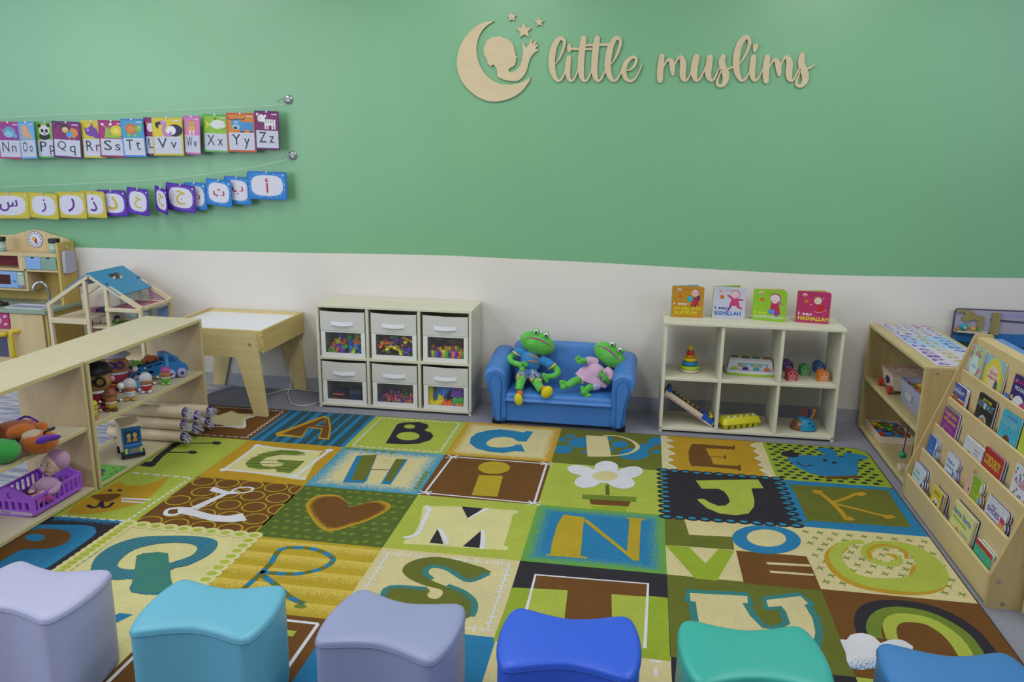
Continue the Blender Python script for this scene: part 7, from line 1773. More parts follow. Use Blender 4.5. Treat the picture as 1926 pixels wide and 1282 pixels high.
for x, c, ln, nm_ in ((-.005, '#a02a1c', .05, 'red'), (.017, '#4a2060', .045, 'purple'), (.036, '#c97a1c', .050, 'orange')):
    mb = MB(pm(c, .4)); mb.xf = X; mb.tube(sm([(x, 0, .060), (x+.002+(x-.0)*.2, -.004, .060+ln*.6), (x+x*.35, -.004, .060+ln)], k=4), [.0055, .0055, .005, .005, .005, .0052, .006, .007, .0075], 10); mb.ell((x+x*.35, -.004, .062+ln), .0085, n=12, k=8); o = mb.build('worm_peg', t)

# ------------------------------------------------------------------ picture books standing open on the right shelf
BT = .6135
def girl(mb, f, P2, z, dress, arms, hair='#8a5a3a', cloth='#b85a90', face_='#cfb9a8', hijab=True):
    """small drawn figure; P2 maps unit coords"""
    def e(cx, cy, rx, ry, c):
        z[0] += 5e-5; mb.poly(f, [P2(*q) for q in ell2(cx, cy, rx, ry, 18)], z[0], pm(c))
    def pl_(pts, c):
        z[0] += 5e-5; mb.poly(f, [P2(*q) for q in pts], z[0], pm(c))
    def s_(pts, w, c):
        z[0] += 5e-5; L_, R2 = ribbon2(pts, w); n = len(L_); mb.add([f(*P2(*q), z[0]) for q in L_]+[f(*P2(*q), z[0]) for q in R2], [(n+i, n+i+1, i+1, i) for i in range(n-1)], m=pm(c))
    return e, pl_, s_
def board_book(pxs, cover, edge, title, art, label, lean):
    TL, TR, BR, BL = pxs
    bl = onZ(*BL, BT); br = onZ(*BR, BT); uu = (br-bl); uu.z = 0
    W = uu.length; yw = math.atan2(uu.y, uu.x); H = W*1.02
    # height from the photo along the leaning plane
    vv = Vector((-sin(yw)*sin(lean), cos(yw)*sin(lean), cos(lean)))
    u = uu.normalized(); n = u.cross(vv)
    d = ray(*TL); tt = (bl-CAM).dot(n)/d.dot(n); H = ((CAM+d*tt)-bl).dot(vv)
    t = thing('board_book', label, 'book', bl+uu/2, yw, 'i say board books on top of the shelf')
    F_ = Fr(bl, u, vv)
    mb = MB(pm(cover, .35)); th = .009
    out = [(0, 0), (W-.010, 0), (W-.003, .003), (W, .010), (W, H-.012), (W-.004, H-.004), (W-.012, H), (0, H)]
    mb.prism(F_, out, -.0015, .0); z = [.0001]
    P2 = lambda x, y: (x*W, y*H)
    def tx(s_, x, y, h, w, c, fat=.0008):
        z[0] += 1e-4; mb.text(F_, s_, x*W, y*H, h*H, m=pm(c), z=z[0], w=w*W, fat=fat)
    art(mb, F_, P2, z)
    for a_ in title: tx(*a_)
    z[0] += 1e-4; mb.poly(F_, [P2(*q) for q in ell2(.22, .88, .07, .05, 14)], z[0], pm('#c9b3ac')); z[0] += 1e-4; mb.poly(F_, [P2(*q) for q in ell2(.22, .86, .05, .02, 10)], z[0], pm('#b85a50'))
    z[0] += 1e-4; mb.poly(F_, [P2(*q) for q in ell2(.27, .68, .07, .06, 16)], z[0], pm('#c0652c')); z[0] += 1e-4; mb.text(F_, '20', .23*W, .66*H, .04*H, m=pm('#9a3a20'), z=z[0], w=.08*W)
    z[0] += 1e-4; mb.text(F_, 'NOOR H. DEE', .36*W, .89*H, .018*H, m=pm('#3a3030'), z=z[0], w=.22*W)
    mb.build('front_cover', t)
    mb = MB(pm('#c4c1b8')); mb.prism(F_, [(x*.985, .002+y*.985) for x, y in out], -.006, -.0015); mb.build('pages', t)
    # back half of the book swung open behind so it stands
    hinge = F_(0, 0, -.006); u2 = (Matrix.Rotation(.42, 3, 'Z') @ u); 
    mb = MB(pm(edge, .35)); G = Fr(hinge, u2, Vector((0, 0, 1))); mb.prism(G, [(x*.97, y*cos(lean)) for x, y in out], -.006, 0); mb.build('back_cover', t)
def art1(mb, f, P2, z):
    e, p_, s_ = girl(mb, f, P2, z, '', '')
    e(.82, .62, .06, .10, '#4a2a6a'); s_([(.78, .72), (.90, .82)], .05, '#b8667a'); p_([(.66, .66), (.78, .66), (.86, .40), (.60, .38)], '#a82a34'); s_([(.66, .42), (.60, .26), (.60, .24)], .05, '#8a2a34'); s_([(.74, .40), (.74, .34)], .05, '#3a1f3a'); s_([(.66, .62), (.50, .70)], .05, '#a0523a'); e(.57, .60, .10, .10, '#2a9aa0'); e(.57, .63, .06, .05, '#4aa0b0'); e(.73, .80, .13, .12, '#a05a50'); e(.72, .79, .11, .11, '#cfb0a8'); s_([(.68, .77), (.72, .75), (.77, .78)], .012, '#7a3a3a'); e(.68, .81, .01, .012, '#3a2a2a'); e(.77, .82, .01, .012, '#3a2a2a')
def art2(mb, f, P2, z):
    e, p_, s_ = girl(mb, f, P2, z, '', '')
    s_([(.60, .62), (.44, .74)], .06, '#b03a68'); s_([(.70, .60), (.92, .60)], .06, '#b03a68'); e(.95, .60, .03, .03, '#cfb0a8'); e(.42, .76, .03, .03, '#cfb0a8'); p_([(.58, .66), (.76, .66), (.82, .44), (.84, .40), (.50, .42)], '#b8386a'); s_([(.56, .42), (.46, .24)], .06, '#7a2a8a'); s_([(.74, .40), (.90, .32)], .06, '#b03a5a'); e(.68, .77, .15, .14, '#c07a9a'); e(.68, .84, .10, .06, '#8a5a3a'); e(.67, .77, .12, .11, '#d0b4b4'); s_([(.60, .77), (.64, .78)], .008, '#6a6a8a'); s_([(.70, .78), (.75, .78)], .008, '#6a6a8a'); s_([(.64, .71), (.72, .72)], .01, '#6a5a6a')
def art3(mb, f, P2, z):
    e, p_, s_ = girl(mb, f, P2, z, '', '')
    p_([(.54, .62), (.76, .62), (.84, .24), (.52, .22)], '#a8284a'); p_([(.74, .68), (.94, .54), (.78, .56)], '#b0568c'); e(.66, .76, .17, .15, '#a85a80'); e(.66, .82, .13, .08, '#8a5a3a'); e(.65, .74, .14, .12, '#d2c0c0'); s_([(.56, .76), (.60, .77)], .010, '#5a4a4a'); s_([(.68, .77), (.72, .76)], .010, '#5a4a4a'); s_([(.61, .68), (.64, .66), (.66, .70)], .014, '#5a2a2a'); e(.61, .60, .03, .02, '#d8c8d0'); e(.68, .60, .03, .02, '#d8c8d0'); p_([(.46, .36), (.68, .38), (.66, .26), (.48, .24)], '#4a86b8'); e(.62, .18, .10, .03, '#a82a34') if 0 else None; p_([(.66, .28), (.80, .30), (.78, .18), (.66, .16)], '#7a3a9a')
def art4(mb, f, P2, z):
    e, p_, s_ = girl(mb, f, P2, z, '', '')
    s_([(.66, .58), (.76, .76)], .03, '#a05a60'); e(.78, .80, .02, .02, '#c9a8a8'); e(.42, .58, .02, .02, '#c9a8a8'); p_([(.62, .60), (.74, .60), (.88, .46), (.78, .36), (.60, .38)], '#b02428'); s_([(.52, .37), (.66, .34), (.80, .38), (.92, .48)], .014, '#c9a0a0'); e(.93, .48, .025, .025, '#4a2080'); e(.70, .30, .025, .02, '#4a2080'); e(.62, .72, .12, .12, '#b88a70'); e(.62, .71, .105, .105, '#cfbcae'); s_([(.57, .69), (.60, .68)], .01, '#3a3a2a'); s_([(.65, .69), (.68, .70)], .01, '#3a3a2a'); e(.54, .84, .03, .02, '#4a7a3a')
def BK(x0, y0, s): return lambda x, y: (x0+x/s, y0+y/s)
b7 = BK(1256, 530, 11.744); b8 = BK(1410, 530, 11.744)
board_book([b7(100, 85), b7(805, 95), b7(770, 795), b7(72, 770)], '#b0801f', '#7a9a9c', [('I say', .07, .38, .10, .42, '#cfccd0'), ('AS-SALAMU', .07, .245, .095, .86, '#c9c81c'), ("'ALAYKUM", .07, .10, .115, .72, '#c9c81c')], art1, 'mustard board book titled I say as-salamu alaykum, leftmost on the shelf top', .03)
board_book([b7(1020, 95), b7(1730, 135), b7(1690, 825), b7(975, 795)], '#b6b6c6', '#86ab2f', [('I say', .07, .27, .11, .38, '#1f3f7a'), ('BISMILLAH', .07, .11, .12, .80, '#1f6aa8')], art2, 'white board book titled I say bismillah with a girl in a pink dress', .03)
board_book([b8(105, 150), b8(830, 190), b8(780, 895), b8(40, 825)], '#82b02c', '#b8ab4a', [('I say', .07, .19, .12, .36, '#c3c81c'), ('ALHAMDULILLAH', .07, .09, .085, .86, '#b9ccb4')], art3, 'lime green board book titled I say alhamdulillah, third along the shelf top', .03)
board_book([b8(1065, 190), b8(1812, 235), b8(1745, 935), b8(1005, 880)], '#a82f5c', '#b4ad4a', [('I say', .07, .22, .11, .42, '#cfc9d0'), ('MASHALLAH', .07, .08, .12, .90, '#c9c81c')], art4, 'dark pink board book titled I say mashallah, rightmost on the shelf top', .03)
# ------------------------------------------------------------------ right corner shelf
rj = random.Random(21)
ZT = .5975
CC = ['#7a3a9a', '#b0508a', '#3f6ab0', '#3f9a5a', '#b0424a', '#b39a2c', '#5a7ab8', '#4a3a8a']
def mat_sheet(y0, y1, rows, cols, chars, bgc, label):
    mb = MB(pm('#c0bdc8')); x0, x1 = 3.775, 4.018; mb.box(x0, x1, y0, y1, ZT, ZT+.003, bev=.001)
    f = Fr((x0, y1, ZT+.003), (0, -1, 0), (1, 0, 0)) if 0 else Fr((x0, y0, ZT+.003)); z = [.0002]
    if bgc:
        mb.poly(f, [(.006, .008), (x1-x0-.006, .008), (x1-x0-.006, y1-y0-.008), (.006, y1-y0-.008)], .0001, pm(bgc))
    w, h = (x1-x0)/cols, (y1-y0)/rows; k = 0
    for r_ in range(rows):
        for c_ in range(cols):
            z[0] += 2e-6; col = pm(CC[(k*5+r_) % len(CC)])
            mb.text(f, chars[k % len(chars)], (c_+.18)*w, (y1-y0)-(r_+.82)*h, h*.62, m=col, z=z[0], w=w*.62, fat=w*.02)
            mb.poly(f, [((c_+.47)*w, (y1-y0)-(r_+.55)*h), ((c_+.53)*w, (y1-y0)-(r_+.55)*h), ((c_+.53)*w, (y1-y0)-(r_+.35)*h), ((c_+.47)*w, (y1-y0)-(r_+.35)*h)], z[0]+.0001, pm('#c8c8d0')); k += 1
    return tag(mb.build('number_mat'), label, 'play mat', 'paper play mats on the corner shelf')
mat_sheet(.075, .345, 6, 5, 'ABCDEFGHIJKLMNOPQRSTUVWXYZ1234', None, 'white letter mat at the wall end of the corner shelf top')
mat_sheet(-.205, .072, 4, 3, 'SPKMRGTNFHLB', '#9ab9d6', 'pale blue mat with chunky coloured shapes in the middle of the corner shelf top')
mat_sheet(-.545, -.208, 5, 3, '6C9E5J187P4D', None, 'white number mat at the book rack end of the corner shelf top')
# shape sorting wagon
yaw = math.atan2(-.041-.07, 3.787-3.751)
ZM = .3045
wg = thing('shape_sorter_wagon', 'pale wooden shape sorting wagon with red wheels on the corner shelf', 'toy wagon', (3.86, .02, ZM), 0)
wx0, wx1, wy0, wy1 = 3.768, 3.965, -.012, .185
mb = MB(M_bw); mb.loft([[Vector((x, y, z)) for x, y in ((wx0+i, wy0+i), (wx1-i, wy0+i), (wx1-i, wy1-i), (wx0+i, wy1-i))] for i, z in ((.012, ZM+.018), (0, ZM+.098), (.0, ZM+.100))], smooth=False); mb.build('body', wg)
f = Fr((wx0-.004, wy0-.004, ZM+.1005)); W_, D_ = wx1-wx0+.008, wy1-wy0+.008
holes = [[(.03, .03), (.055, .03), (.0425, .052)], rrect2(.085, .110, .028, .050, .001, 1), ell2(.15, .04, .013, .013, 14), [(.03, .085), (.06, .080), (.058, .100), (.036, .104)], star2(.10, .09, .015, .008), rrect2(.14, .165, .08, .10, .006, 2), ell2(.06, .135, .012, .012, 12), [(.11, .125), (.14, .125), (.125, .15)]]
mb = MB(mat('wagon_lid', '#b9a296', .5, 'wood', col2='#b09684')); mb.prism(f, [[(0, 0), (W_, 0), (W_, D_), (0, D_)]]+[h[::-1] for h in holes], 0, .006); ld = mb.build('shape_lid', wg)
mb = MB(pm('#a83a2c')); mb.box(wx0+.01, wx1-.03, wy1-.035, wy1-.031, ZM+.1066, ZM+.108); mb.build('red_line', ld)
mb = MB(pm('#2f1f6a')); f = Fr((wx0-.0005, .065, ZM+.062), (0, -1, 0), Vector((-.15, 0, 1)).normalized()); mb.prism(f, [(0, -.022), (.022, 0), (0, .022), (-.022, 0)], 0, .008); mb.build('diamond_block', wg)
for x, y in ((wx0-.005, wy1-.02), (wx0-.005, wy0+.02), (wx1+.005, wy1-.02), (wx1+.005, wy0+.02)):
    mb = MB(pm('#b0281f', .35)); mb.tube([(x-.008, y, ZM+.0215), (x+.006, y, ZM+.0215)], .0215, 22); mb.build('wheel', wg)
# grey woven bin with beads
gb = thing('storage_bin', 'grey woven storage bin full of wooden beads on the corner shelf', 'storage bin', (3.87, -.22, ZM))
M_gw = mat('grey_weave', '#9d9cae', .8, 'mottle', col2='#8c8ba0', scale=160, bump=.3)
def ringb(i, z, dip=0):
    return [Vector((x, y, z)) for x, y in rrect2(3.782-i, 3.955+i, -.362-i, -.085+i, .015, 3)]
mb = MB(M_gw); mb.loft([ringb(-.006, ZM), ringb(.0, ZM+.06), ringb(.004, ZM+.112), ringb(0, ZM+.112), ringb(-.008, ZM+.06), ringb(-.012, ZM+.006)], caps=True); mb.build('bin_body', gb)
mb = MB(pm('#b2b6bc')); mb.prism(Fr((3.7805, -.19, ZM+.045), (0, -1, 0), Vector((-.05, 0, 1)).normalized()), rrect2(0, .09, 0, .030, .004, 2), 0, .003); mb.build('label_holder', gb)
mb = MB(M_gw); mb.tube([v+Vector((0, 0, .001)) for v in ringb(.002, ZM+.112)]+[ringb(.002, ZM+.113)[0]], .0035, 6, caps=False); mb.build('rolled_rim', gb)
k = 0
for i in range(7):
    for j in range(3):
        x = 3.81+j*.05+rj.uniform(-.006, .006); y = -.335+i*.036+rj.uniform(-.004, .004); c, nm_ = [('#1f7a44', 'green'), ('#8a5a2a', 'brown'), ('#b0407a', 'pink'), ('#c9b52c', 'yellow'), ('#a03a2a', 'red'), ('#8a9a2a', 'olive'), ('#c47a2a', 'orange')][(i*3+j*2) % 7]
        mb = MB(pm(c, .35)); mb.ell((x, y, ZM+.082+rj.uniform(-.006, .012)), .0168, n=14, k=9); o = tag(mb.build('wooden_bead'), '%s wooden bead in the grey woven bin' % nm_, 'bead', 'wooden beads in the woven bin')
# tray of shapes
tr = thing('shape_tray', 'shallow wooden tray full of coloured shapes on the lowest corner shelf', 'tray', (3.84, .19, .0285))
x0, x1, y0, y1 = 3.755, 3.930, .035, .325
mb = MB(M_bw)
for q in ((x0, x1, y0, y0+.009), (x0, x1, y1-.009, y1), (x0, x0+.009, y0+.009, y1-.009), (x1-.009, x1, y0+.009, y1-.009)): mb.box(*q, .0285, .064, bev=.001)
mb.box(x0+.009, x1-.009, y0+.009, y1-.009, .0285, .034); mb.build('tray_box', tr)
sh_ = [proto(lambda mb, s_=s_: mb.prism(Fr((0, 0, -.003)), s_, 0, .006)) for s_ in (ell2(0, 0, .017, .017, 18), [(-.017, -.014), (.017, -.014), (0, .018)], rrect2(-.015, .015, -.015, .015, .002, 1), rrect2(-.022, .022, -.009, .009, .006, 3), star2(0, 0, .019, .010))]
for i in range(7):
    for j in range(5):
        x = x0+.026+j*.031+rj.uniform(-.004, .004); y = y0+.03+i*.038+rj.uniform(-.004, .004); cn = rj.choice(['red', 'green', 'blue', 'yellow', 'orange', 'red', 'green', 'teal', 'purple'])
        inst('wooden_shape', rj.choice(sh_), Matrix.Translation((x, y, .047+.006*((i+j) % 3)+rj.uniform(0, .003))) @ eul(rj.uniform(-.3, .3), rj.uniform(-.3, .3), rj.uniform(0, 6)).to_4x4(), [pm(PAL[cn])], '%s flat shape piece in the wooden tray' % cn, 'toy', 'flat shapes in the wooden tray')
for (x, y, c, nm_) in ((3.80, .17, '#1f7a4a', 'dark green'), (3.87, .12, '#2f8a4a', 'green'), (3.83, .23, '#a02a2a', 'red'), (3.89, .21, '#1f6a8a', 'blue')):
    mb = MB(pm(c)); mb.tube([(x+.02*cos(a), y+.02*sin(a), .066+.006*sin(a)) for a in [k_*2*pi/20 for k_ in range(21)]], .0032, 6, caps=False); tag(mb.build('toy_ring'), '%s plastic ring on top of the shapes in the tray' % nm_, 'toy', 'rings on the shape tray')
# hanging bead on a cord, and the red hoop behind
hb = thing('pull_cord_toy', 'blue cord with a green wooden ball hanging from the shelf edge', 'toy', (3.715, -.395, .13))
mb = MB(pm('#28267a')); mb.tube(sm([(3.741, -.40, .288), (3.7385, -.402, .24), (3.7365, -.398, .19), (3.735, -.393, .142)], k=4), .0025, 6); mb.build('cord', hb)
mb = MB(pm('#1f7f58', .3)); mb.ell((3.735, -.392, .126), .0165, n=18, k=12); mb.build('ball', hb)
mb = MB(pm('#b02a44', .4)); hc_ = (3.84, -.47)
mb.loft([[Vector((3.80+dx, -.455-.085*cos(a), .028+.115+.113*sin(a))) for dx in (-.02, .02, .02, -.02)] for a in [pi/2-.2+k_*(pi+.4)/16 for k_ in range(17)]], smooth=False); mb.loft([[Vector((3.80+dx, -.455-.080*cos(a), .028+.115+.108*sin(a))) for dx in (-.022, .022, .022, -.022)] for a in [pi/2-.2+k_*(pi+.4)/16 for k_ in range(17)]], smooth=False)
hp_o = mb.build('drum_hoop'); tag(hp_o, 'red wooden drum hoop standing at the end of the lowest corner shelf', 'toy drum')
mb = MB(M_bw); mb.box(3.745, 3.79, -.345, -.300, .0285, .052, bev=.002); tag(mb.build('wooden_block'), 'small plain wooden block on the lowest corner shelf', 'toy block')

# ------------------------------------------------------------------ wall mirror with its reflected scene painted and modelled on, blue play tray
pn = thing('mirror_panel', 'rounded framed play panel with painted water and a toy ledge in the right corner', 'play board', (4.5, .40, 0))  # a mirror; water and toy ledge are its reflections, painted and modelled on
px0, px1, pz0, pz1, py = 4.165, 5.05, .0, .690, .405
out = [(px0, pz0), (px1, pz0), (px1, pz1)]+[(px0+.022-.022*sin(a*pi/12), pz1-.022+.022*cos(a*pi/12)) for a in range(7)]
f = Fr((0, py, 0), (1, 0, 0), (0, 0, 1))
mb = MB(pm('#4a4660', .4)); mb.prism(f, out, -.012, 0); mb.build('frame', pn)
Z_ = .0006
mb = MB(pm('#9c98a8', .3)); mb.poly(f, [(px0+.006, .56), (px1-.006, .56), (px1-.006, pz1-.006), (px0+.012, pz1-.006), (px0+.006, pz1-.02)], Z_)  # grey area is the mirror's reflection of the room, painted on
mb.poly(f, [(px0+.18, .628), (px1-.01, .600), (px1-.01, .61), (px0+.18, .640)], Z_*2, pm('#4a4458')); mb.poly(f, [(px0+.18, .655), (px1-.01, .635), (px1-.01, .655), (px0+.18, .672)], Z_*2, pm('#8f8db4')); mb.build('upper_reflection', pn)
mb = MB(pm('#2a66a0', .35)); mb.poly(f, [(px0+.006, .515), (px1-.006, .46), (px1-.006, .562), (px0+.006, .562)], Z_*2)  # blue and green bands paint the lower part of the reflection
mb.poly(f, [(px0+.006, .01), (px1-.006, .01), (px1-.006, .46), (px0+.15, .50), (px0+.006, .517)], Z_*2, pm('#22433c', .35)); mb.poly(f, [(px0+.33, .40), (px0+.40, .50), (px0+.46, .53), (px0+.55, .52), (px0+.6, .40)], Z_*3, pm('#1a2c30', .4)); mb.build('painted_reflection', pn)
mb = MB(mat('reflected_olive_ply', '#8f8453', .45, 'woodz', col2='#857a49'))
hook = [(px0+.010, .684), (px0+.075, .684), (px0+.110, .655), (px0+.145, .650), (px0+.145, .562), (px0+.120, .562), (px0+.116, .628), (px0+.085, .630), (px0+.055, .620), (px0+.036, .640), (px0+.050, .655), (px0+.045, .670), (px0+.010, .668)]
mb.prism(f, sm(hook, True, 2), .001, .010); mb.build('reflected_bracket', pn)  # bracket, post, ledge and toys model what the mirror reflects
mb = MB(mat('reflected_olive_ply', '#8f8453')); mb.box(px0+.185, px0+.225, py-.014, py-.001, .555, .675); mb.build('reflected_post', pn)
mb = MB(M_maple); mb.prism(Fr((0, 0, .566)), [(px0+.004, py-.001), (px0+.012, py-.035), (px0+.08, py-.052), (px0+.16, py-.045), (px0+.165, py-.001)], 0, .008); mb.build('reflected_ledge', pn)
for dx, c, r, lb in ((.012, '#b0563a', .010, 'tiny red and orange figure at the left end of the reflected ledge'), (.045, '#2a8aa0', .020, 'small round reflected teal toy on the ledge reflected in the mirror panel'), (.092, '#c08a3a', .013, 'tiny orange toy on the ledge reflected in the mirror panel'), (.125, '#4f8a3a', .010, 'tiny green toy near the bracket on the reflected ledge')):
    mb = MB(pm(c, .4)); mb.ell((px0+dx, py-.026, .574+r), (r, r*.8, r)); mb.ell((px0+dx+.003, py-.030-r*.5, .574+r*.9), (r*.4, r*.3, r*.4), m=pm('#c0b03a')); tag(mb.build('reflected_toy'), lb, 'toy', 'tiny toys reflected in the mirror panel')
bt = thing('play_tray_table', 'pale blue play tray table behind the book rack', 'table', (4.25, -.1, 0))
q0 = Vector((4.20, -.03, .615)); 
mb = MB(pm('#5f8fca', .35)); mb.box(4.10, 4.245, -.33, -.022, .595, .622, bev=.006); mb.build('tray_top', bt)
mb = MB(pm('#5f8fca', .35)); mb.box(4.105, 4.240, -.325, -.027, .0, .595) ; mb.build('pedestal', bt)

# ------------------------------------------------------------------ board books in the rack
ANG = .11; SA, CA_ = sin(ANG), cos(ANG)
bu, bv = Vector((0, -1, 0)), Vector((SA, 0, CA_)); bn = bu.cross(bv)
def C1(x, y): return (1680+x/4.577, 620+y/4.577)
def C2(x, y): return (1660+x/3.56, 800+y/3.56)
def C3(x, y): return (1700+x/5.34, 840+y/5.34)
def rack_book(tier, TL, TR, cover, title, label, n=1, art=(), pages='#c4c3c4', tabs=0, tabc='#b9bcd0', th=None, backc=None, tilt=0):
    z0_, x0_ = LIPS[tier]; c = Vector((x0_+.0155, 0, z0_))
    def hit(p):
        d = ray(*p); t = (c-CAM).dot(bn)/d.dot(bn); return CAM+d*t
    a, b = hit(TL), hit(TR); top = (a.z+b.z)/2; y0, y1 = a.y, min(b.y, a.y-.03)
    y1 = max(y1, -1.474)
    if tilt: y1 = y0-.12
    zb = max(z0_-.075, .006)+.0095; H = (top-zb)/CA_; W = y0-y1
    xb = c.x+(zb-z0_)*SA/CA_
    O = Vector((xb, y0, zb)); f = Fr(O, bu, bv); th = th or .007
    t = thing('board_book', label, 'book', O+Vector((0, -W/2, 0)), 0, 'board books in the display rack')
    def outl(w, ex=0):
        if tabs:
            pts = [(0, 0), (w, 0)]; m_ = tabs; hh = H/m_
            for k_ in range(m_):
                for a_ in range(7): t_ = -pi/2+pi*a_/6; pts.append((w+.012*cos(t_)+ex, hh*(k_+.5)+hh*.46*sin(t_)))
            pts += [(w, H), (0, H)]; return pts
        r = .006; return [(0, 0), (w, 0)]+[(w-r+r*cos(a_), H-r+r*sin(a_)) for a_ in (0, .5, 1.0, 1.57)]+[(0, H)]
    mb = MB(pm(cover, .3)); mb.prism(f, outl(W), -.0012, 0); z = [.0002]
    for s_ in art:
        z[0] += 6e-5; k_ = s_[0]
        if k_ == 'r': mb.poly(f, [(s_[1]*W, s_[2]*H), (s_[3]*W, s_[2]*H), (s_[3]*W, s_[4]*H), (s_[1]*W, s_[4]*H)], z[0], pm(s_[5]))
        elif k_ == 'e': mb.poly(f, ell2(s_[1]*W, s_[2]*H, s_[3]*W, s_[4]*W, 18), z[0], pm(s_[5]))
        elif k_ == 'd':
            for i in range(s_[1]): z[0] += 2e-6; mb.poly(f, ell2(rj.uniform(.06, .94)*W, rj.uniform(s_[3], s_[4])*H, s_[5], s_[5], 8), z[0], pm(rj.choice(s_[2])))
    for s_ in title:
        z[0] += 8e-5; mb.text(f, s_[0], s_[1]*W, s_[2]*H, s_[3]*H, m=pm(s_[5]), z=z[0], w=s_[4]*W, fat=.0006)
    if tabs:
        for k_ in range(tabs):
            hh = H/tabs; z[0] += 6e-5; mb.poly(f, ell2(W+.002, hh*(k_+.5), .009, hh*.34, 14), z[0], pm('#c6c8d0' if k_ == tabs-1 else tabc))
    mb.build('cover', t)
    mb = MB(pm(pages, .6)); mb.prism(f, [(x*.995, y*.985) for x, y in outl(W)], -th+.0012, -.0012); mb.build('pages', t)
    mb = MB(pm(backc or cover, .3)); mb.prism(f, outl(W), -th, -th+.0012); mb.build('back_cover', t)
    cols_ = ['#2a2a3a', '#b5b3b0', '#3a6a4a', '#b8a04a', '#8a3a4a', '#4a4a7a']
    for i in range(1, n):
        off = -th*i-.0012*i; g2 = Fr(O+bn*off, bu, bv); cc = backc if backc else cols_[(i*3+tier) % 6]
        lab = label.split(' board book')[0]
        t2 = thing('board_book', 'board book number %s behind the %s one in its stack' % (['zero', 'two', 'three', 'four'][i], lab), 'book', O+bn*off, 0, 'board books in the display rack')
        t2['label'] = '%s behind the %s' % (['', 'book right', 'second book', 'third book'][i], ' '.join(label.split()[:11]))
        dy = .0012*i
        mb = MB(pm(cc, .35)); mb.prism(g2, [(x+dy, y) for x, y in outl(W)], -.0012, 0); mb.build('cover', t2)
        mb = MB(pm(pages, .6)); mb.prism(g2, [(x*.995+dy, y*.985) for x, y in outl(W)], -th+.0012, -.0012); mb.build('pages', t2)
# top tier
rack_book(4, C1(682, 110), C1(800, 180), '#9ab0a0', [('bible', .35, .50, .09, .3, '#7fa0c8')], 'white floral board book at the left end of the top rack tier', 3, [('d', 60, ['#b8506a', '#c7b04a', '#4a8a5a', '#5a5aa0', '#b86a9a', '#a8c0b0'], .05, .95, .009), ('e', .5, .55, .28, .3, '#b4c8c8')])
rack_book(4, C1(822, 207), C1(980, 288), '#a8b33a', [('God', .3, .62, .08, .4, '#b8406a'), ('made me', .25, .52, .07, .5, '#b8406a')], 'sunny yellow and green board book beside the floral one on the top tier', 3, [('r', 0, .75, 1, 1, '#7fa8c0'), ('e', .5, .60, .42, .42, '#c7b83a'), ('e', .5, .58, .30, .26, '#c9b8a0'), ('r', 0, 0, 1, .22, '#6f9a2c'), ('e', .75, .40, .10, .16, '#3a4a6a')])
rack_book(4, C1(1055, 378), C1(1190, 450), '#2a1a66', [('i', .2, .86, .05, .04, '#b0b0c8'), ('SAW', .32, .84, .07, .4, '#b8306a'), ('MOON', .2, .68, .09, .6, '#c6c6d4')], 'midnight blue board book with a white moon, rightmost on the top tier', 1, [('e', .6, .25, .45, .45, '#c2c2cc'), ('e', .95, .2, .35, .4, '#a03a7a'), ('e', .14, .48, .07, .07, '#c9a83a'), ('e', .16, .86, .08, .06, '#b0305a')])
# second from top
rack_book(3, C1(500, 428), C1(640, 512), '#2c3f94', [('FUTURE', .2, .88, .05, .5, '#7a9ad0'), ('PRESIDENT', .08, .74, .11, .84, '#c6c6d0')], 'blue white and red board book with the word president', 1, [('r', 0, 0, 1, .60, '#c2bfc4'), ('r', 0, .34, 1, .56, '#a8302c'), ('e', .5, .34, .22, .26, '#8a5a34'), ('r', .3, 0, .7, .2, '#8a5a34')], th=.016)
rack_book(3, C1(750, 537), C1(895, 628), '#16181f', [('FUTURE', .28, .87, .055, .5, '#c9b82c'), ('ASTR NAUT', .05, .70, .15, .90, '#6f9aa8')], 'black board book titled astronaut with a brown face in a helmet', 3, [('d', 40, ['#5a5a6a', '#8a7a3a', '#6a3a5a', '#3a6a7a'], .05, .95, .0022), ('e', .44, .76, .08, .08, '#c0c4d0'), ('e', .5, .26, .26, .30, '#8fa4b0'), ('e', .5, .24, .22, .26, '#a0683a'), ('e', .44, .2, .05, .04, '#d4d4d8'), ('e', .62, .2, .05, .04, '#d4d4d8')])
rack_book(3, C1(955, 683), C1(1112, 775), '#2f9ab8', [('FUTURE', .3, .88, .05, .5, '#8a5a9a'), ('ENGINEER', .08, .70, .14, .84, '#7fb0b8')], 'turquoise board book with a child in white glasses', 3, [('d', 24, ['#3a5a9a', '#b86a9a', '#2f7a9a', '#b0a04a'], .05, .7, .004), ('e', .5, .26, .24, .28, '#5a3420'), ('e', .42, .24, .09, .07, '#c4c8cc'), ('e', .64, .24, .09, .07, '#c4c8cc'), ('e', .42, .24, .04, .04, '#2a2020'), ('e', .64, .24, .04, .04, '#2a2020')])
rack_book(3, C1(1135, 790), C1(1270, 880), '#a5b83a', [], 'lime board book cut by the right frame edge on the second tier', 1)
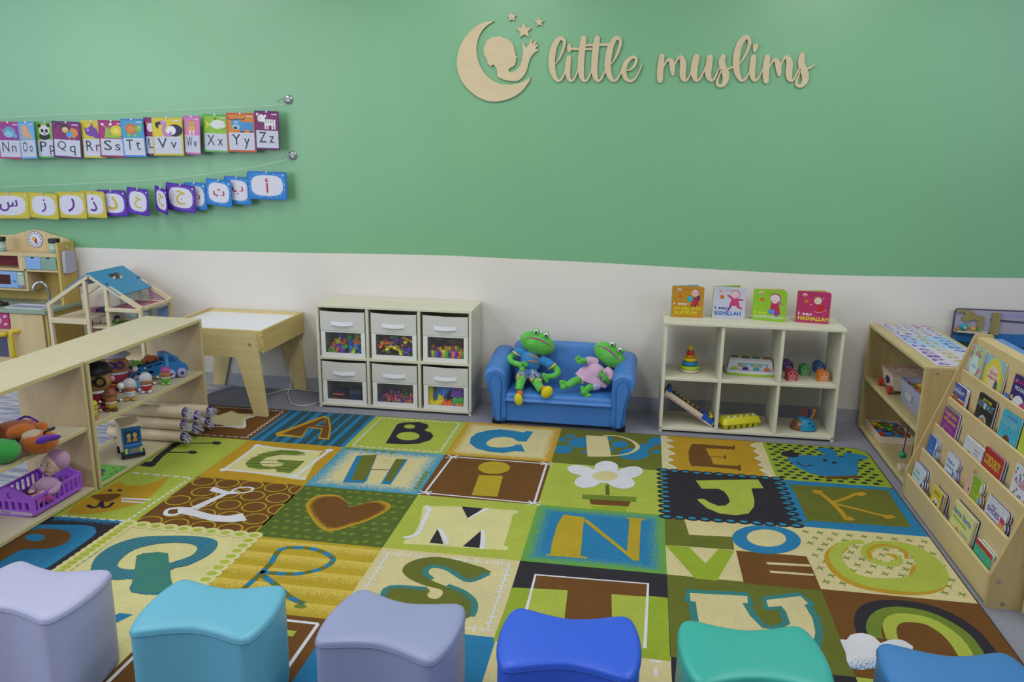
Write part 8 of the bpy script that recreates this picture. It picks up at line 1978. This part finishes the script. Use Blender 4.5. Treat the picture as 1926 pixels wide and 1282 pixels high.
# middle tier
rack_book(2, C1(455, 643), C1(575, 738), '#7a2486', [('Song & Story', .08, .78, .12, .84, '#c9b03a'), ('of Opposites', .12, .62, .12, .80, '#c9b03a'), ('A first concept book', .2, .50, .03, .6, '#b88a5a')], 'purple board book titled song and story of opposites in yellow letters', 3, [('e', .2, .22, .18, .2, '#b5a3b4'), ('e', .2, .22, .1, .12, '#8a6a5a'), ('e', .75, .12, .25, .16, '#c09a3a'), ('r', 0, .96, 1, 1, '#4f9a3c')], th=.008)
rack_book(2, C1(622, 915), C1(785, 1022), '#b9bac4', [('the gentle', .55, .76, .04, .3, '#7a7a8a'), ('hedgehog', .55, .64, .04, .3, '#7a7a8a'), ('counts to ten', .5, .50, .04, .38, '#7a7a8a')], 'white board book with a bushy green ball on the cover', 1, [('e', .38, .30, .20, .18, '#2f7a3c'), ('e', .34, .38, .14, .14, '#3f8a46'), ('r', 0, 0, .02, 1, '#8a8a9a')], th=.012)
rack_book(2, C1(800, 1012), C1(962, 1112), '#9c2028', [('CORDUROY', .08, .58, .26, .84, '#c7b13a')], 'red board book titled corduroy in yellow letters', 3, [('e', .55, .12, .14, .16, '#a87a2c'), ('r', 0, 0, .03, 1, '#7a2a5a')], th=.0075, pages='#b5b5bc')
rack_book(2, C2(898, 256), C2(1000, 320), '#bcbcc6', [('I', .3, .62, .06, .04, '#6a6a8a'), ('SEE', .42, .60, .12, .42, '#b04a6a')], 'white board book with the word see at the right frame edge', 1, [('d', 14, ['#5a4a8a', '#2f7a7a', '#b04a6a'], .3, .95, .006), ('e', .55, .15, .3, .3, '#7a3a2a')])
# fourth
rack_book(1, C1(318, 898), C1(388, 945), '#2a5aa8', [('Hey', .1, .66, .10, .5, '#4f86c4'), ('diddle', .1, .50, .10, .7, '#4f86c4'), ('rhymes', .1, .34, .10, .7, '#4f86c4')], 'blue board book with tabbed pages at the left of the fourth tier', 4, [('r', .9, 0, 1, 1, '#b8bcc8')], tabs=3, tabc='#8a8a98', th=.006, backc='#b5b8c4', pages='#a8a8b4')
rack_book(1, C1(478, 1048), C1(560, 1118), '#bcc0cc', [('Wheels on', .1, .74, .10, .7, '#3f78b4'), ('the bus go', .1, .58, .10, .74, '#3f78b4'), ('round', .2, .42, .10, .55, '#3f78b4')], 'white board book with blue lettering and tabbed page edge', 3, [('r', .8, 0, 1, .6, '#3a5aa0')], tabs=3, tabc='#8a9ac0', th=.0075, backc='#8a86b0', pages='#b0b0bc')
rack_book(1, C3(668, 250), C3(800, 350), '#6f9a2c', [('My', .55, .70, .10, .2, '#b4b83a'), ('Picture', .45, .54, .12, .45, '#b4b83a'), ('Colors', .45, .38, .12, .45, '#b4b83a')], 'green board book with a baby face on its left side', 2, [('e', .12, .60, .26, .60, '#c09a88'), ('e', .20, .55, .05, .07, '#5a3a30'), ('r', .9, 0, 1, 1, '#b5b03a')], tabs=3, tabc='#5a8ab8', th=.008)
rack_book(1, C2(712, 462), C2(838, 575), '#b8b9c6', [('What', .25, .78, .06, .24, '#5a3a7a'), ('SHOES', .10, .60, .15, .62, '#4a2a8a'), ('Would You', .12, .46, .06, .6, '#7a3a7a'), ('Choose?', .2, .34, .08, .5, '#3a5a9a')], 'white board book titled what shoes with coloured tabs', 3, [('r', .78, 0, 1, .75, '#a02a5a'), ('e', .88, .25, .12, .14, '#3a7ab8'), ('e', .85, .5, .1, .1, '#c08a3a')], tabs=3, tabc='#b0a05a', th=.0075, backc='#4a3a6a')
# bottom
rack_book(0, C3(120, 142), C3(212, 235), '#b9c2cc', [('I love', .15, .72, .10, .5, '#2f9a9a'), ('the zoo', .1, .56, .10, .66, '#2f9a9a')], 'white board book with teal letters and navy tabs, leftmost on the bottom tier', 3, [('e', .45, .18, .30, .24, '#3a4456')], tabs=3, tabc='#3a4a7a', th=.008, backc='#2a4480')
rack_book(0, C2(345, 392), C2(412, 470), '#c0ae2a', [('BEAR', .2, .80, .08, .5, '#a86a3a')], 'yellow board book with a round black and white face', 3, [('e', .45, .45, .28, .26, '#c2c2c2'), ('e', .35, .5, .08, .08, '#1c1c22'), ('e', .58, .5, .08, .08, '#1c1c22'), ('e', .45, .34, .07, .06, '#1c1c22'), ('r', .92, 0, 1, 1, '#3a2a6a')], th=.0075, pages='#a8a8b4')
rack_book(0, C2(482, 494), C2(622, 632), '#c3c07e', [('llama llama', .08, .74, .14, .84, '#2468a8'), ('wakey-wake', .1, .58, .12, .66, '#7fb04a'), ('anna dewdney', .55, .44, .05, .38, '#5a8ab0')], 'pale yellow board book titled llama llama in blue letters', 3, [('r', 0, 0, 1, .22, '#b9b33a'), ('e', .42, .22, .12, .22, '#b08a44'), ('r', 0, 0, .04, 1, '#b5a36a')], th=.008)
rack_book(0, C2(628, 752), C2(738, 868), '#2f9a68', [('WORDS', .15, .60, .12, .6, '#5a9ac0')], 'green board book with a red top edge at the right end of the bottom tier', 2, [('r', 0, .86, 1, 1, '#a82432'), ('e', .5, .12, .3, .2, '#c0c4cc'), ('e', .25, .45, .08, .08, '#c0a83a'), ('e', .75, .42, .08, .08, '#c0a83a')], th=.012)
